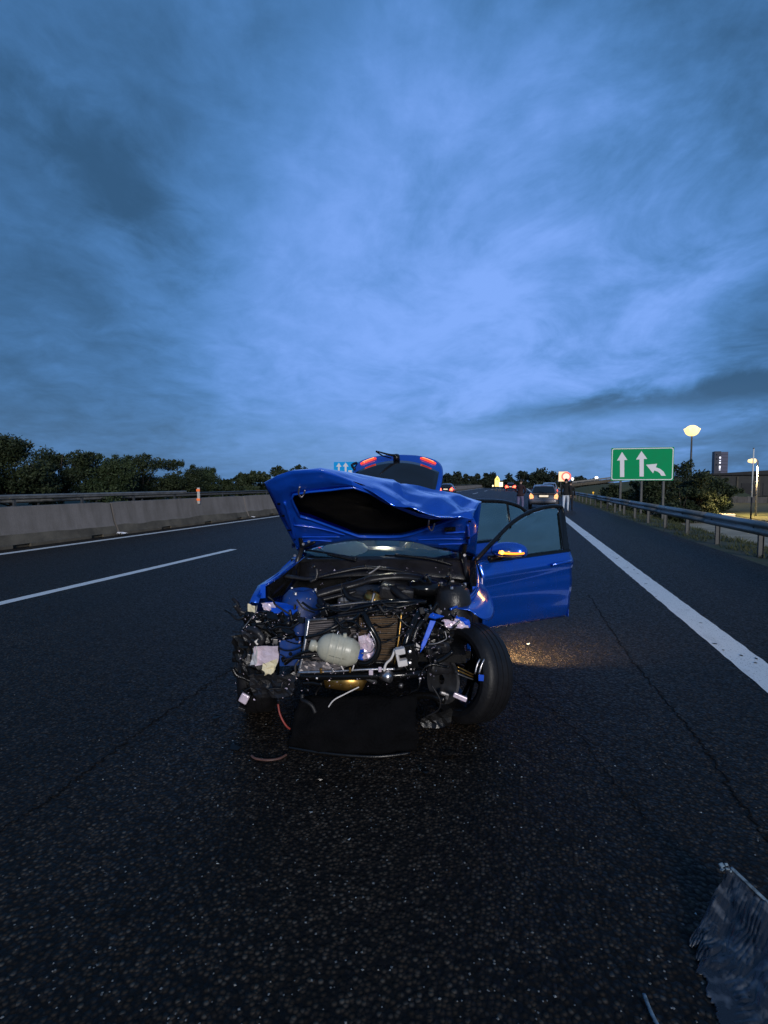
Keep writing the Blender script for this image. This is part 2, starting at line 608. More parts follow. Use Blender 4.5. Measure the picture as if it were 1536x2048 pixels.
M_SIGNB = mat('blue sign face', (0.008, 0.38, 0.88), 0.6, spec=0.2, var=0.05, vscale=2)
M_SIGNW = mat('white reflective sheeting', (0.80, 0.79, 0.83), 0.4)
M_ORANGE = mat('orange reflector', (0.95, 0.22, 0.06), 0.3, emit=(1.0, 0.2, 0.05), estr=0.22)  # emission stands in for light thrown back
M_YELREF = mat('yellow reflector', (0.95, 0.55, 0.05), 0.3, emit=(1.0, 0.55, 0.05), estr=0.7)  # glows by emission instead of returning light
M_BARK = mat('bark', (0.05, 0.04, 0.03), 0.9, var=0.4, vscale=10, bump=0.5, bscale=20)
M_TWIN = mat('tower cladding', (0.10, 0.10, 0.16), 0.6, var=0.15, vscale=0.4)
M_TWIND = mat('tower dark face', (0.045, 0.05, 0.075), 0.6, var=0.15, vscale=0.4)
M_WINLIT = mat('lit window', (0.9, 0.9, 1.0), 0.4, emit=(0.85, 0.85, 1.0), estr=1.1)
M_SHED = mat('dark sheet cladding', (0.045, 0.045, 0.045), 0.75, var=0.3, vscale=0.5)
M_SHEDR = mat('shed roof', (0.03, 0.03, 0.032), 0.8, var=0.3, vscale=0.4)
M_SOIL = mat('verge soil', (0.055, 0.050, 0.035), 0.95, col2=(0.035, 0.055, 0.022), vscale=1.3, bump=0.6, bscale=14)
M_FIELD = mat('field grass', (0.040, 0.055, 0.016), 0.95, col2=(0.075, 0.070, 0.028), vscale=0.35, bump=0.5, bscale=4)
M_SAND = mat('gravel track', (0.33, 0.28, 0.20), 0.95, var=0.3, vscale=0.9, bump=0.5, bscale=9)
M_GRASS = mat('grass blades', (0.035, 0.055, 0.018), 0.8, col2=(0.075, 0.075, 0.03), vscale=3)
M_SKIN = mat('skin', (0.42, 0.27, 0.20), 0.55)
M_HAIR = mat('dark hair', (0.012, 0.010, 0.009), 0.6)
M_JACKET = mat('black jacket', (0.008, 0.008, 0.009), 0.8, var=0.3, vscale=12)
M_MAROON = mat('dark maroon top', (0.030, 0.014, 0.018), 0.85, var=0.3, vscale=12)
M_JEANW = mat('pale blue jeans', (0.58, 0.64, 0.74), 0.85, var=0.15, vscale=14)
M_JEANP = mat('violet grey trousers', (0.14, 0.13, 0.24), 0.85, var=0.2, vscale=14)
M_DARKT = mat('dark trousers', (0.012, 0.013, 0.02), 0.85)
M_SHOE = mat('white shoe', (0.70, 0.70, 0.72), 0.5)
M_GREY = mat('grey car paint', (0.17, 0.165, 0.185), 0.35, metal=0.4, coat=0.6, var=0.08, vscale=2)
M_SILVER = mat('silver car paint', (0.42, 0.46, 0.52), 0.30, metal=0.5, coat=0.7)
M_DARKCAR = mat('dark car paint', (0.025, 0.020, 0.026), 0.3, metal=0.3, coat=0.7)
M_REDCAR = mat('dark red car paint', (0.10, 0.015, 0.018), 0.3, metal=0.3, coat=0.7)


def leaf_mat(name, a, b):
    m = mat(name, a, 0.6, col2=b, vscale=0.9, spec=0.3)
    return m


M_LEAF1 = leaf_mat('dark leaves', (0.012, 0.021, 0.009), (0.045, 0.062, 0.027))
M_LEAF2 = leaf_mat('mid green leaves', (0.016, 0.030, 0.012), (0.055, 0.080, 0.034))
M_LEAF3 = leaf_mat('far leaves', (0.013, 0.021, 0.014), (0.036, 0.049, 0.032))


def net_plastic():
    m = bpy.data.materials.new('scratched clear plastic')
    m.use_nodes = True
    nt = m.node_tree
    b = nt.nodes['Principled BSDF']
    b.inputs['Base Color'].default_value = (0.030, 0.038, 0.052, 1)
    b.inputs['Roughness'].default_value = 0.34
    t = nt.nodes.new('ShaderNodeTexCoord')
    n = nt.nodes.new('ShaderNodeTexNoise')
    n.inputs['Scale'].default_value = 22
    n.inputs['Detail'].default_value = 8
    nt.links.new(t.outputs['Object'], n.inputs['Vector'])
    rp = nt.nodes.new('ShaderNodeValToRGB')
    rp.color_ramp.elements[0].position = 0.5
    rp.color_ramp.elements[0].color = (0.022, 0.025, 0.034, 1)
    rp.color_ramp.elements[1].position = 0.72
    rp.color_ramp.elements[1].color = (0.13, 0.14, 0.16, 1)
    nt.links.new(n.outputs['Fac'], rp.inputs[0])
    nt.links.new(rp.outputs[0], b.inputs['Base Color'])
    b.inputs['Alpha'].default_value = 0.80
    return m


M_NET = net_plastic()


# ------------------------------------------------------------------ mesh helpers
class MB:
    def __init__(s):
        s.v, s.f = [], []

    def add(s, vs_, fs_):
        o = len(s.v)
        s.v += [tuple(v) for v in vs_]
        s.f += [tuple(i + o for i in f) for f in fs_]
        return s

    def box(s, c, size, rot=None):
        hx, hy, hz = size[0] / 2, size[1] / 2, size[2] / 2
        pts = [Vector((x, y, z)) for x in (-hx, hx) for y in (-hy, hy) for z in (-hz, hz)]
        if rot is not None:
            pts = [rot @ p for p in pts]
        c = Vector(c)
        return s.add([p + c for p in pts],
                     [(0, 1, 3, 2), (4, 6, 7, 5), (0, 4, 5, 1), (2, 3, 7, 6), (0, 2, 6, 4), (1, 5, 7, 3)])

    def tube(s, pts, r, n=8, cap=True, flat=1.0):
        pts = [Vector(p) for p in pts]
        rs = r if isinstance(r, (list, tuple)) else [r] * len(pts)
        rings, up = [], None
        for i, p in enumerate(pts):
            t = (pts[min(i + 1, len(pts) - 1)] - pts[max(i - 1, 0)])
            if t.length < 1e-9:
                t = Vector((0, 0, 1))
            t.normalize()
            if up is None:
                up = Vector((0, 0, 1)) if abs(t.z) < 0.9 else Vector((1, 0, 0))
            a = t.cross(up)
            if a.length < 1e-6:
                a = t.cross(Vector((0, 1, 0.01)))
            a.normalize()
            b = a.cross(t).normalized()
            up = b
            rings.append([p + (a * math.cos(2 * PI * j / n) + b * flat * math.sin(2 * PI * j / n)) * rs[i] for j in range(n)])
        vs_ = [v for rg in rings for v in rg]
        fs_ = []
        for i in range(len(rings) - 1):
            for j in range(n):
                k2 = (j + 1) % n
                fs_.append((i * n + j, i * n + k2, (i + 1) * n + k2, (i + 1) * n + j))
        if cap:
            fs_.append(tuple(range(n))[::-1])
            fs_.append(tuple((len(rings) - 1) * n + j for j in range(n)))
        return s.add(vs_, fs_)

    def lathe(s, prof, n=32, mtx=None, closed=False):   # profile (x along axis, radius), axis = X
        vs_ = []
        for (x, r) in prof:
            for j in range(n):
                a = 2 * PI * j / n
                vs_.append(Vector((x, r * math.cos(a), r * math.sin(a))))
        if mtx is not None:
            vs_ = [mtx @ v for v in vs_]
        fs_ = []
        m = len(prof)
        for i in range(m if closed else m - 1):
            i2 = (i + 1) % m
            for j in range(n):
                k2 = (j + 1) % n
                fs_.append((i * n + j, i * n + k2, i2 * n + k2, i2 * n + j))
        return s.add(vs_, fs_)

    def grid(s, rows, close=False):
        nu = len(rows[0])
        vs_ = [v for r in rows for v in r]
        fs_ = []
        for i in range(len(rows) - 1):
            for j in range(nu - (0 if close else 1)):
                k2 = (j + 1) % nu
                fs_.append((i * nu + j, i * nu + k2, (i + 1) * nu + k2, (i + 1) * nu + j))
        return s.add(vs_, fs_)

    def prism(s, poly, ext):            # poly: list of 3-D points, ext: extrusion vector
        n = len(poly)
        ext = Vector(ext)
        vs_ = [Vector(p) for p in poly] + [Vector(p) + ext for p in poly]
        fs_ = [tuple(range(n)), tuple(range(2 * n - 1, n - 1, -1))]
        for i in range(n):
            j = (i + 1) % n
            fs_.append((i, i + n, j + n, j))
        return s.add(vs_, fs_)

    def build(s, name, m, parent=None, smooth=False, bevel=0.0, solid=0.0, sub=0, segs=2, fix=True, auto=None):
        me = bpy.data.meshes.new(name)
        me.from_pydata([tuple(v) for v in s.v], [], s.f)
        if fix:
            bm = bmesh.new()
            bm.from_mesh(me)
            bmesh.ops.recalc_face_normals(bm, faces=bm.faces)
            bm.to_mesh(me)
            bm.free()
        if isinstance(m, (list, tuple)):
            for q in m:
                me.materials.append(q)
        else:
            me.materials.append(m)
        o = bpy.data.objects.new(name, me)
        COL.objects.link(o)
        if parent is not None:
            o.parent = parent
        if smooth or sub:
            me.shade_smooth()
        if auto is not None:
            me.shade_smooth()
            bm = bmesh.new()
            bm.from_mesh(me)
            for e in bm.edges:
                if len(e.link_faces) == 2 and e.calc_face_angle(0) > R(auto):
                    e.smooth = False
            bm.to_mesh(me)
            bm.free()
        if sub:
            md = o.modifiers.new('subdivide', 'SUBSURF')
            md.levels = sub
            md.render_levels = sub
        if solid:
            md = o.modifiers.new('thickness', 'SOLIDIFY')
            md.thickness = solid
            md.offset = 0
        if bevel:
            md = o.modifiers.new('edges', 'BEVEL')
            md.width = bevel
            md.segments = segs
            md.limit_method = 'ANGLE'
            md.angle_limit = R(40)
        return o


def tag(o, label=None, cat=None, group=None, kind=None):
    if label:
        o['label'] = label
    if cat:
        o['category'] = cat
    if group:
        o['group'] = group
    if kind:
        o['kind'] = kind
    return o


def empty(name, loc=(0, 0, 0), rz=0.0):
    o = bpy.data.objects.new(name, None)
    COL.objects.link(o)
    o.location = loc
    o.rotation_euler = (0, 0, rz)
    o.empty_display_size = 0.2
    return o


def copy_tree(o, parent=None):
    c = o.copy()
    COL.objects.link(c)
    if parent is not None:
        c.parent = parent
    for ch in list(o.children):
        copy_tree(ch, c)
    return c


def smooth_path(pts, n=6):
    pts = [Vector(p) for p in pts]
    if len(pts) < 3:
        return pts
    out = []
    for i in range(len(pts) - 1):
        p0, p1, p2, p3 = pts[max(i - 1, 0)], pts[i], pts[i + 1], pts[min(i + 2, len(pts) - 1)]
        for q in range(n):
            t = q / n
            out.append(0.5 * ((2 * p1) + (-p0 + p2) * t + (2 * p0 - 5 * p1 + 4 * p2 - p3) * t * t + (-p0 + 3 * p1 - 3 * p2 + p3) * t ** 3))
    out.append(pts[-1])
    return out


# ================================================================== THE SETTING
# ground: one big sheet with the motorway on a low bank above the fields on the right
def ground_z(x, y):
    def st(a, b, t):
        t = max(0.0, min(1.0, (t - a) / (b - a)))
        return t * t * (3 - 2 * t)
    z = -0.03
    z -= 1.55 * st(5.7, 9.5, x)
    if x < -26:
        z += 0.25 * st(-26, -34, x)
    return z


xs = [-3000, -900, -300, -120, -60, -40, -34, -30, -26, -12.5, -5, 2, 4.4, 5.0, 5.7, 6.4, 7.1, 7.8, 8.6, 9.5, 11, 14, 18, 25, 40, 70, 140, 400, 1200, 3000]
ys = [-400, -60, -20, -8, 0, 4, 8, 12, 16, 20, 25, 30, 40, 55, 75, 100, 140, 220, 400, 900, 2000, 5000]
mb = MB()
mb.grid([[Vector((x, y, ground_z(x, y) - (0.04 if -13 < x < 4.4 else 0))) for x in xs] for y in ys])
ground = mb.build('ground', M_SOIL, smooth=True)
tag(ground, kind='structure')

# carriageway
def strip(x0, x1, y0, y1, z, n=40):
    m_ = MB()
    yy = [y0 + (y1 - y0) * (i / n) ** 1.6 for i in range(n + 1)]
    m_.grid([[Vector((x0, y, z)), Vector((x1, y, z))] for y in yy])
    return m_


road = strip(-12.6, 4.55, -15, 900, 0.0).build('road', M_ASPH)
tag(road, kind='structure')
road2 = strip(-25.5, -13.4, -15, 900, -0.004).build('opposite_road', M_ASPH2)
tag(road2, kind='structure')


def ragged_line(x0, x1, y0, y1, step, jit, z):
    m_ = MB()
    n = max(2, int((y1 - y0) / step))
    rows = []
    for i in range(n + 1):
        y = y0 + (y1 - y0) * i / n
        rows.append([Vector((x0 + random.uniform(-jit, jit), y, z)), Vector(((x0 + x1) / 2, y, z)), Vector((x1 + random.uniform(-jit, jit), y, z))])
    return m_.grid(rows)


X_R, X_D, X_L = 1.97, -6.56, -11.1
for nm, x, w in (('edge_line', X_R, 0.29), ('edge_line', X_L, 0.22)):
    m_ = ragged_line(x - w / 2, x + w / 2, -4, 60, 0.12, 0.006, 0.004)
    m_.grid([[Vector((x - w / 2, y, 0.004)), Vector((x + w / 2, y, 0.004))] for y in (60, 120, 300, 700)])
    m_.build(nm, M_LINE, road)
dash = None
for i in range(9):
    y1 = 10.5 + 24 * i
    if dash is None:
        dash = ragged_line(-0.09, 0.09, -9, 0, 0.12, 0.005, 0.004).build('lane_dash', M_LINE, road)
        o = dash
    else:
        o = dash.copy()
        COL.objects.link(o)
    o.location = (X_D, y1, 0)

# worn patches and chips where the paint has gone
m_ = MB()
for i in range(34):
    y = 3.5 + random.random() ** 1.7 * 22
    x = X_R + random.uniform(-0.13, 0.13)
    a = random.uniform(0, PI)
    n = random.randint(5, 7)
    rx, ry = random.uniform(0.006, 0.028), random.uniform(0.006, 0.018)
    poly = []
    for j in range(n):
        t = 2 * PI * j / n
        q = random.uniform(0.6, 1.1)
        poly.append((x + rx * q * math.cos(t), y + 2.2 * ry * q * math.sin(t), 0.008))
    m_.add(poly, [tuple(range(n))])
o = m_.build('worn_paint_chips', M_ASPH2, road)
o['kind'] = 'stuff'


def seam(pix, w0, seed):
    rnd = random.Random(seed)
    pts = smooth_path([at_Z(px, py, 0.0) for px, py in pix], 22)
    m2 = MB()
    rows = []
    for i, p in enumerate(pts):
        t = (pts[min(i + 1, len(pts) - 1)] - pts[max(i - 1, 0)]).normalized()
        nrm = Vector((-t.y, t.x, 0))
        c = p + nrm * rnd.uniform(-0.018, 0.018)
        w = w0 * rnd.uniform(0.25, 1.25)
        rows.append([Vector((*(c - nrm * w).xy, 0.003)), Vector((*c.xy, 0.005)), Vector((*(c + nrm * w).xy, 0.003))])
    return m2.grid(rows).build('tar_seam', M_TAR, road)


seam([(1178, 1190), (1215, 1250), (1262, 1318), (1330, 1400), (1404, 1490), (1470, 1590), (1560, 1710)], 0.0075, 3)
seam([(460, 1340), (380, 1395), (300, 1450), (210, 1515), (110, 1590), (20, 1650), (-90, 1720)], 0.006, 5)
seam([(1000, 1330), (1060, 1390), (1130, 1440), (1210, 1540), (1290, 1640)], 0.003, 8)

# ---- grit and loose stones on the surface close to the camera
m_ = MB()
rnd = random.Random(11)
for i in range(700):
    px, py = rnd.uniform(-40, 1576), 1240 + rnd.random() ** 0.8 * 840
    p = at_Z(px, py, 0)
    r = rnd.uniform(0.0025, 0.0060)
    q = [Vector((rnd.uniform(-1, 1), rnd.uniform(-1, 1), 0)).normalized() * r for _ in range(1)]
    a0 = rnd.uniform(0, PI)
    ring = [p + Vector((math.cos(a0 + t * PI / 2) * r * rnd.uniform(.7, 1.3), math.sin(a0 + t * PI / 2) * r * rnd.uniform(.7, 1.3), 0.0005)) for t in range(4)]
    top = p + Vector((rnd.uniform(-.3, .3) * r, rnd.uniform(-.3, .3) * r, r * rnd.uniform(.5, 1.0)))
    m_.add(ring + [top], [(0, 1, 4), (1, 2, 4), (2, 3, 4), (3, 0, 4)])
M_GRIT = mat('loose grit', (0.03, 0.032, 0.034), 0.5, col2=(0.17, 0.19, 0.20), vscale=40)
o = m_.build('loose_gravel', M_GRIT)
tag(o, kind='stuff')

# ---- verge grass along the right guardrail
rnd = np.random.default_rng(4)
N = 26000
yy = 2.0 + rnd.random(N) ** 1.6 * 80
xx = 4.52 + rnd.beta(1.4, 1.2, N) * 2.4
clump = np.array([noise.noise(Vector((x * 1.8, y * 0.9, 0))) for x, y in zip(xx, yy)])
keep = clump > -0.12 + 0.35 * (xx < 4.75)
xx, yy, clump = xx[keep], yy[keep], clump[keep]
N = len(xx)
h = (0.05 + 0.13 * rnd.random(N)) * (0.7 + 1.1 * np.clip(clump, 0, 1))
a = rnd.random(N) * 2 * PI
w = 0.006 + 0.008 * rnd.random(N)
zb = np.array([ground_z(x, 0) for x in xx])
V = np.empty((N * 3, 3))
V[0::3] = np.stack([xx - w * np.cos(a), yy - w * np.sin(a), zb], 1)
V[1::3] = np.stack([xx + w * np.cos(a), yy + w * np.sin(a), zb], 1)
V[2::3] = np.stack([xx + h * 0.5 * rnd.normal(size=N), yy + h * 0.5 * rnd.normal(size=N), zb + h], 1)
me = bpy.data.meshes.new('grass')
me.from_pydata(V.tolist(), [], np.arange(N * 3).reshape(-1, 3).tolist())
me.materials.append(M_GRASS)
o = bpy.data.objects.new('verge_grass', me)
COL.objects.link(o)
tag(o, kind='stuff')

# ---- lower ground on the right: gravel service track, field, bank of the slip road
m_ = MB()
zt = -1.58
track = [(1136, 1012), (1250, 1022)]
rows = []
for y in (2, 8, 14, 20, 28, 40, 60, 90):
    rows.append([Vector((9.2, y, zt + 0.03)), Vector((12 + 0.02 * y, y, zt + 0.035)), Vector((15.5 + 0.05 * y, y, zt + 0.03))])
m_.grid(rows)
o = m_.build('gravel_track', M_SAND, smooth=True)
tag(o, kind='structure')
m_ = MB()
rows = []
for i, y in enumerate((6, 20, 35, 50, 70, 100)):
    rows.append([Vector((17 + 0.055 * y, y, zt + 0.05)), Vector((22 + 0.06 * y, y, zt + 0.35)), Vector((40, y, zt + 0.5)), Vector((90, y, zt + 0.6))])
m_.grid(rows)
o = m_.build('field', M_FIELD, smooth=True)
tag(o, kind='structure')

# grassy bank that carries the slip road up
m_ = MB()
rows = []
A, B = at_d(1136, 972, 92), at_d(1420, 958, 100)
for i in range(13):
    t = i / 12
    c = A.lerp(B, t)
    topz = 0.4 + 3.0 * t ** 0.8
    foot = c + Vector((2.0 * t, -9 - 10 * t, 0))
    rows.append([Vector((foot.x, foot.y, -1.6)), Vector(((foot.x + c.x) / 2, (foot.y + c.y) / 2, topz * 0.35 - 0.5)), Vector((c.x, c.y, topz)),
                 Vector((c.x + 1, c.y + 8, topz)), Vector((c.x + 3, c.y + 24, -1.6))])
m_.grid(rows)
o = m_.build('embankment', M_FIELD, smooth=True)
tag(o, kind='structure')

# ================================================================== ROADSIDE
# ---- right guardrail
def w_beam(x, side, y0, y1, z0=0.44, h=0.31):
    prof = [(0.000, 0.0), (0.03, 0.02), (0.082, 0.06), (0.082, 0.10), (0.02, 0.145), (0.02, 0.165), (0.082, 0.21), (0.082, 0.25), (0.03, 0.29), (0.0, 0.31)]
    m2 = MB()
    m2.grid([[Vector((x - side * px2, y, z0 + pz)) for px2, pz in prof] for y in (y0, y1)])
    return m2


GX = 4.92
gr = empty('guardrail', (GX, 0, 0))
tag(gr, 'long galvanised steel guardrail on posts beside the right shoulder', 'guardrail')
rail0 = None
for i in range(34):
    y0 = 0.6 + 4.9 * i
    if rail0 is None:
        rail0 = w_beam(0, 1, 0, 4.95).build('rail', M_GALV, gr, smooth=True, solid=0.004)
        o = rail0
    else:
        o = rail0.copy()
        COL.objects.link(o)
    o.location = (0.0006 * (i % 2), y0, 0.03)
post0 = None
for i in range(66):
    y = 0.25 + 2.45 * i
    if post0 is None:
        m_ = MB()
        m_.box((0.12, 0, 0.33), (0.10, 0.012, 0.86))
        m_.box((0.07, 0, 0.33), (0.006, 0.07, 0.86))
        m_.box((0.17, 0, 0.33), (0.006, 0.07, 0.86))
        post0 = m_.build('post', M_GALVD, gr)
        m_ = MB()
        m_.box((0.025, 0, 0.63), (0.08, 0.16, 0.22))
        sp0 = m_.build('spacer', M_GALVD, gr, bevel=0.01)
        m_ = MB()
        m_.lathe([(-0.085, 0.0), (-0.085, 0.017), (-0.062, 0.019), (-0.062, 0.0)], 8)
        blt0 = m_.build('bolt', M_GALVD, gr)
        o, o2, o3 = post0, sp0, blt0
    else:
        o, o2, o3 = post0.copy(), sp0.copy(), blt0.copy()
        for q in (o, o2, o3):
            COL.objects.link(q)
    o.location = (0, y, 0)
    o2.location = (0, y, 0)
    o3.location = (0.04, y, 0.625)
for yy_ in (37.5, 70):
    m_ = MB()
    m_.box((0.02, yy_, 0.92), (0.10, 0.05, 0.09))
    m_.box((0.02, yy_ + 0.03, 0.83), (0.03, 0.01, 0.12))
    m_.build('reflector', M_YELREF, gr, bevel=0.006)

# ---- concrete median barrier with steel tube rail on top
bar = empty('concrete_barrier', (-11.75, 0, 0))
tag(bar, 'stained concrete median barrier of long segments left of the carriageway', 'barrier')
SEG = 7.6


def barrier_seg():
    prof = [(0.0, 0.085), (-0.02, 0.10), (-0.12, 0.34), (-0.15, 0.40), (-0.27, 0.99), (-0.29, 1.0), (-0.43, 1.0), (-0.45, 0.99), (-0.56, 0.40), (-0.60, 0.34), (-0.70, 0.10), (-0.72, 0.085)]
    m2 = MB()
    n = 24
    rows = []
    for i in range(n + 1):
        y = 0.03 + (SEG - 0.06) * i / n
        e = min(y - 0.03, SEG - 0.03 - y)
        cut = 0.0
        if e < 0.16:
            cut = 0.025
        rows.append([Vector((px2 + random.uniform(-0.004, 0.004), y, pz - (cut * max(0, (pz - 0.4) / 0.6) if pz > 0.5 else 0))) for px2, pz in prof])
    m2.grid(rows)
    m2.add(rows[0], [tuple(range(len(prof)))])
    m2.add(rows[-1], [tuple(range(len(prof)))])
    return m2


seg0 = None
for i in range(-1, 24):
    y = 12.5 - SEG + SEG * i
    if seg0 is None:
        seg0 = barrier_seg().build('barrier_segment', M_CONC, bar, auto=25)
        m_ = MB()
        for (ya, yb) in ((0.03, 1.9), (2.35, 4.3), (4.75, 6.6), (7.0, 7.57)):
            m_.box((-0.012, (ya + yb) / 2, 0.042), (0.06, yb - ya, 0.085))
        m_.box((-0.36, 3.8, 0.04), (0.55, SEG - 0.06, 0.08))
        foot0 = m_.build('barrier_foot', M_CONCD, seg0, bevel=0.01)
        m_ = MB()                                  # grimy lower skirt, 3 mm proud of the slope
        rows = []
        for k_ in range(25):
            yk = 0.05 + (SEG - 0.1) * k_ / 24
            hh = 0.20 + 0.05 * noise.noise(Vector((yk * 1.3, 0.3, 0)))
            rows.append([Vector((0.004, yk, 0.088)), Vector((-0.016, yk, 0.102)), Vector((-0.016 - 0.1 * (hh / 0.24), yk, 0.102 + hh))])
        m_.grid(rows)
        grime0 = m_.build('grime_band', M_CONCD, seg0)
        o = seg0
    else:
        o = copy_tree(seg0)
    o.location = (0, y, 0)
# steel rail on brackets over the barrier (near part)
for zc, nm in ((1.235, 'top_rail'),):
    m_ = MB()
    prof = [(0.0, -0.055), (0.03, -0.04), (0.035, -0.01), (0.015, 0.0), (0.035, 0.012), (0.03, 0.045), (0.0, 0.055), (-0.05, 0.055), (-0.05, -0.055)]
    m_.grid([[Vector((-0.36 + p[0], y, zc + p[1])) for p in prof] for y in (-6, 2, 9, 16.2)], close=True)
    m_.build(nm, M_GALV, bar, auto=40)
for y in (3.6, 5.6, 7.6, 9.6, 11.6, 13.6, 15.6):
    m_ = MB()
    m_.box((-0.40, y, 1.10), (0.05, 0.06, 0.21))
    m_.box((-0.37, y, 1.006), (0.14, 0.14, 0.012))
    m_.build('rail_bracket', M_GALVD, bar)
m_ = MB()
m_.tube([(-0.36, 16.2, 1.2), (-0.36, 60, 1.2), (-0.36, 150, 1.2)], 0.028, 8)
m_.build('thin_rail', M_GALVD, bar)
for k_ in range(30):
    m_ = MB()
    m_.box((-0.36, 18.6 + 3.8 * k_, 1.1), (0.04, 0.04, 0.2))
    m_.build('rail_bracket', M_GALVD, bar)

# delineator with orange reflectors clipped on the barrier
pd = at_X(393, 1003, -12.05)
de = empty('delineator', (-12.05 + 0.10, pd.y, 1.0))
tag(de, 'short white marker post with orange reflectors on the concrete barrier', 'delineator')
m_ = MB().box((0, 0, 0.09), (0.10, 0.05, 0.62))
m_.build('post', mat('marker post white', (0.55, 0.52, 0.48), 0.6, var=0.2), de, bevel=0.01)
for z in (0.30, -0.06):
    MB().box((0.0, -0.031, z), (0.155, 0.02, 0.09)).build('reflector', M_ORANGE, de, bevel=0.008)
for i, (px, py) in enumerate(((1, 1), (2, 2))):
    pass
for i, yb in enumerate((64, 76)):
    de2 = empty('delineator', (-11.95, yb, 1.0))
    tag(de2, ('small amber marker on the far barrier beside the dark car', 'small pale marker on the far barrier beyond the dark car')[i], 'delineator')
    MB().box((0, 0, 0.15), (0.08, 0.05, 0.3)).build('post', MATS['marker post white'], de2)
    MB().box((0, -0.03, 0.30), (0.22, 0.03, 0.4)).build('reflector', M_YELREF if i == 0 else M_SIGNW, de2, bevel=0.01)

# guardrail of the opposite carriageway
gr2 = empty('guardrail', (-26.0, 0, 0))
tag(gr2, 'distant dark guardrail below the trees beyond the concrete barrier', 'guardrail')
m_ = w_beam(0, -1, -4, 160, 0.5, 0.31)
m_.build('rail', M_GALVD, gr2, smooth=True, solid=0.004)
for k_ in range(40):
    MB().box((-0.1, -2 + 4 * k_, 0.35), (0.1, 0.06, 0.9)).build('post', M_GALVD, gr2)


# ---- green direction sign with arrows
def sign(name, label, cat, Y, px0, px1, py0l, py1l, face, arrows, posts, groundz, thick=0.05, border=True):
    tl, br = at_Y(px0, py0l, Y), at_Y(px1, py1l, Y)
    x0, x1, z0, z1 = tl.x, br.x, br.z, tl.z
    root = empty(name, ((x0 + x1) / 2, Y, groundz))
    tag(root, label, cat)
    ox, oz = root.location.x, groundz

    def rr(x0, x1, z0, z1, r, y, n=5):
        pts = []
        for cx, cz, a0 in ((x1 - r, z0 + r, -90), (x1 - r, z1 - r, 0), (x0 + r, z1 - r, 90), (x0 + r, z0 + r, 180)):
            for i in range(n + 1):
                a = R(a0 + 90 * i / n)
                pts.append(Vector((cx + r * math.cos(a) - ox, y, cz + r * math.sin(a) - oz)))
        return pts
    MB().prism(rr(x0, x1, z0, z1, 0.05, 0), (0, thick, 0)).build('sign_panel', face, root)
    if border:
        o_ = rr(x0 + 0.03, x1 - 0.03, z0 + 0.03, z1 - 0.03, 0.12, -0.004)
        i_ = rr(x0 + 0.075, x1 - 0.075, z0 + 0.075, z1 - 0.075, 0.09, -0.004)
        m2 = MB()
        m2.grid([o_, i_], close=True)
        m2.build('border', M_SIGNW, root)
    for poly in arrows:
        pts = []
        for px, py in poly:
            q = at_Y(px, py, Y)
            pts.append(Vector((q.x - ox, -0.005, q.z - oz)))
        m2 = MB()
        m2.prism(pts, (0, 0.004, 0))
        m2.build('arrow', M_SIGNW, root)
    for px in posts:
        xq = at_Y(px, 1000, Y).x - ox
        m2 = MB()
        m2.box((xq, thick + 0.07, (z1 - oz - 0.1) / 2), (0.11, 0.11, z1 - oz - 0.1))
        m2.box((xq, thick + 0.07, 0.02), (0.3, 0.3, 0.04))
        m2.build('post', M_GALVD, root, bevel=0.008)
    for zz_ in (0.25, 0.75):
        m2 = MB().box(((x0 + x1) / 2 - ox, thick + 0.012, z0 + (z1 - z0) * zz_ - oz), (x1 - x0 - 0.2, 0.022, 0.07))
        m2.build('bracket_rail', M_GALVD, root)
    return root


g_arrows = [
    [(1240, 954), (1240, 921), (1234, 921), (1244, 904), (1255, 920), (1248.5, 920), (1248.5, 954)],
    [(1279, 953), (1279, 919), (1272, 919), (1283, 902), (1294.5, 918), (1287.5, 918), (1287.5, 953)],
    [(1292, 929.5), (1314.5, 927.5), (1311.5, 934.5), (1320, 937.5), (1327, 943), (1331.5, 951.5), (1322.5, 951.5), (1319.5, 946.5), (1315, 943), (1308.5, 941), (1306, 946.5)],
]
sign('direction_sign', 'large green road sign with three white arrows on steel posts', 'road sign', 31.0, 1223, 1346.5, 896, 961,
     M_SIGNG, g_arrows, (1241, 1283, 1327), -0.95)
b_arrows = [
    [(676, 952), (676, 933.5), (672.5, 933.5), (677.8, 925.5), (683, 933.5), (679.5, 933.5), (679.5, 952)],
    [(689.5, 955), (689.5, 933), (685.5, 933), (691.3, 925), (697, 933), (693.2, 933), (693.2, 955)],
    [(696, 941), (704.5, 940.5), (703, 943.5), (710, 948), (716, 955), (711, 955), (706, 949.5), (701, 946.5), (700, 949.5)],
]
sign('direction_sign', 'bright blue road sign with white arrows behind the raised hood', 'road sign', 37.0, 667.5, 722, 924, 962,
     M_SIGNB, b_arrows, (674, 716), 0.0, border=False)


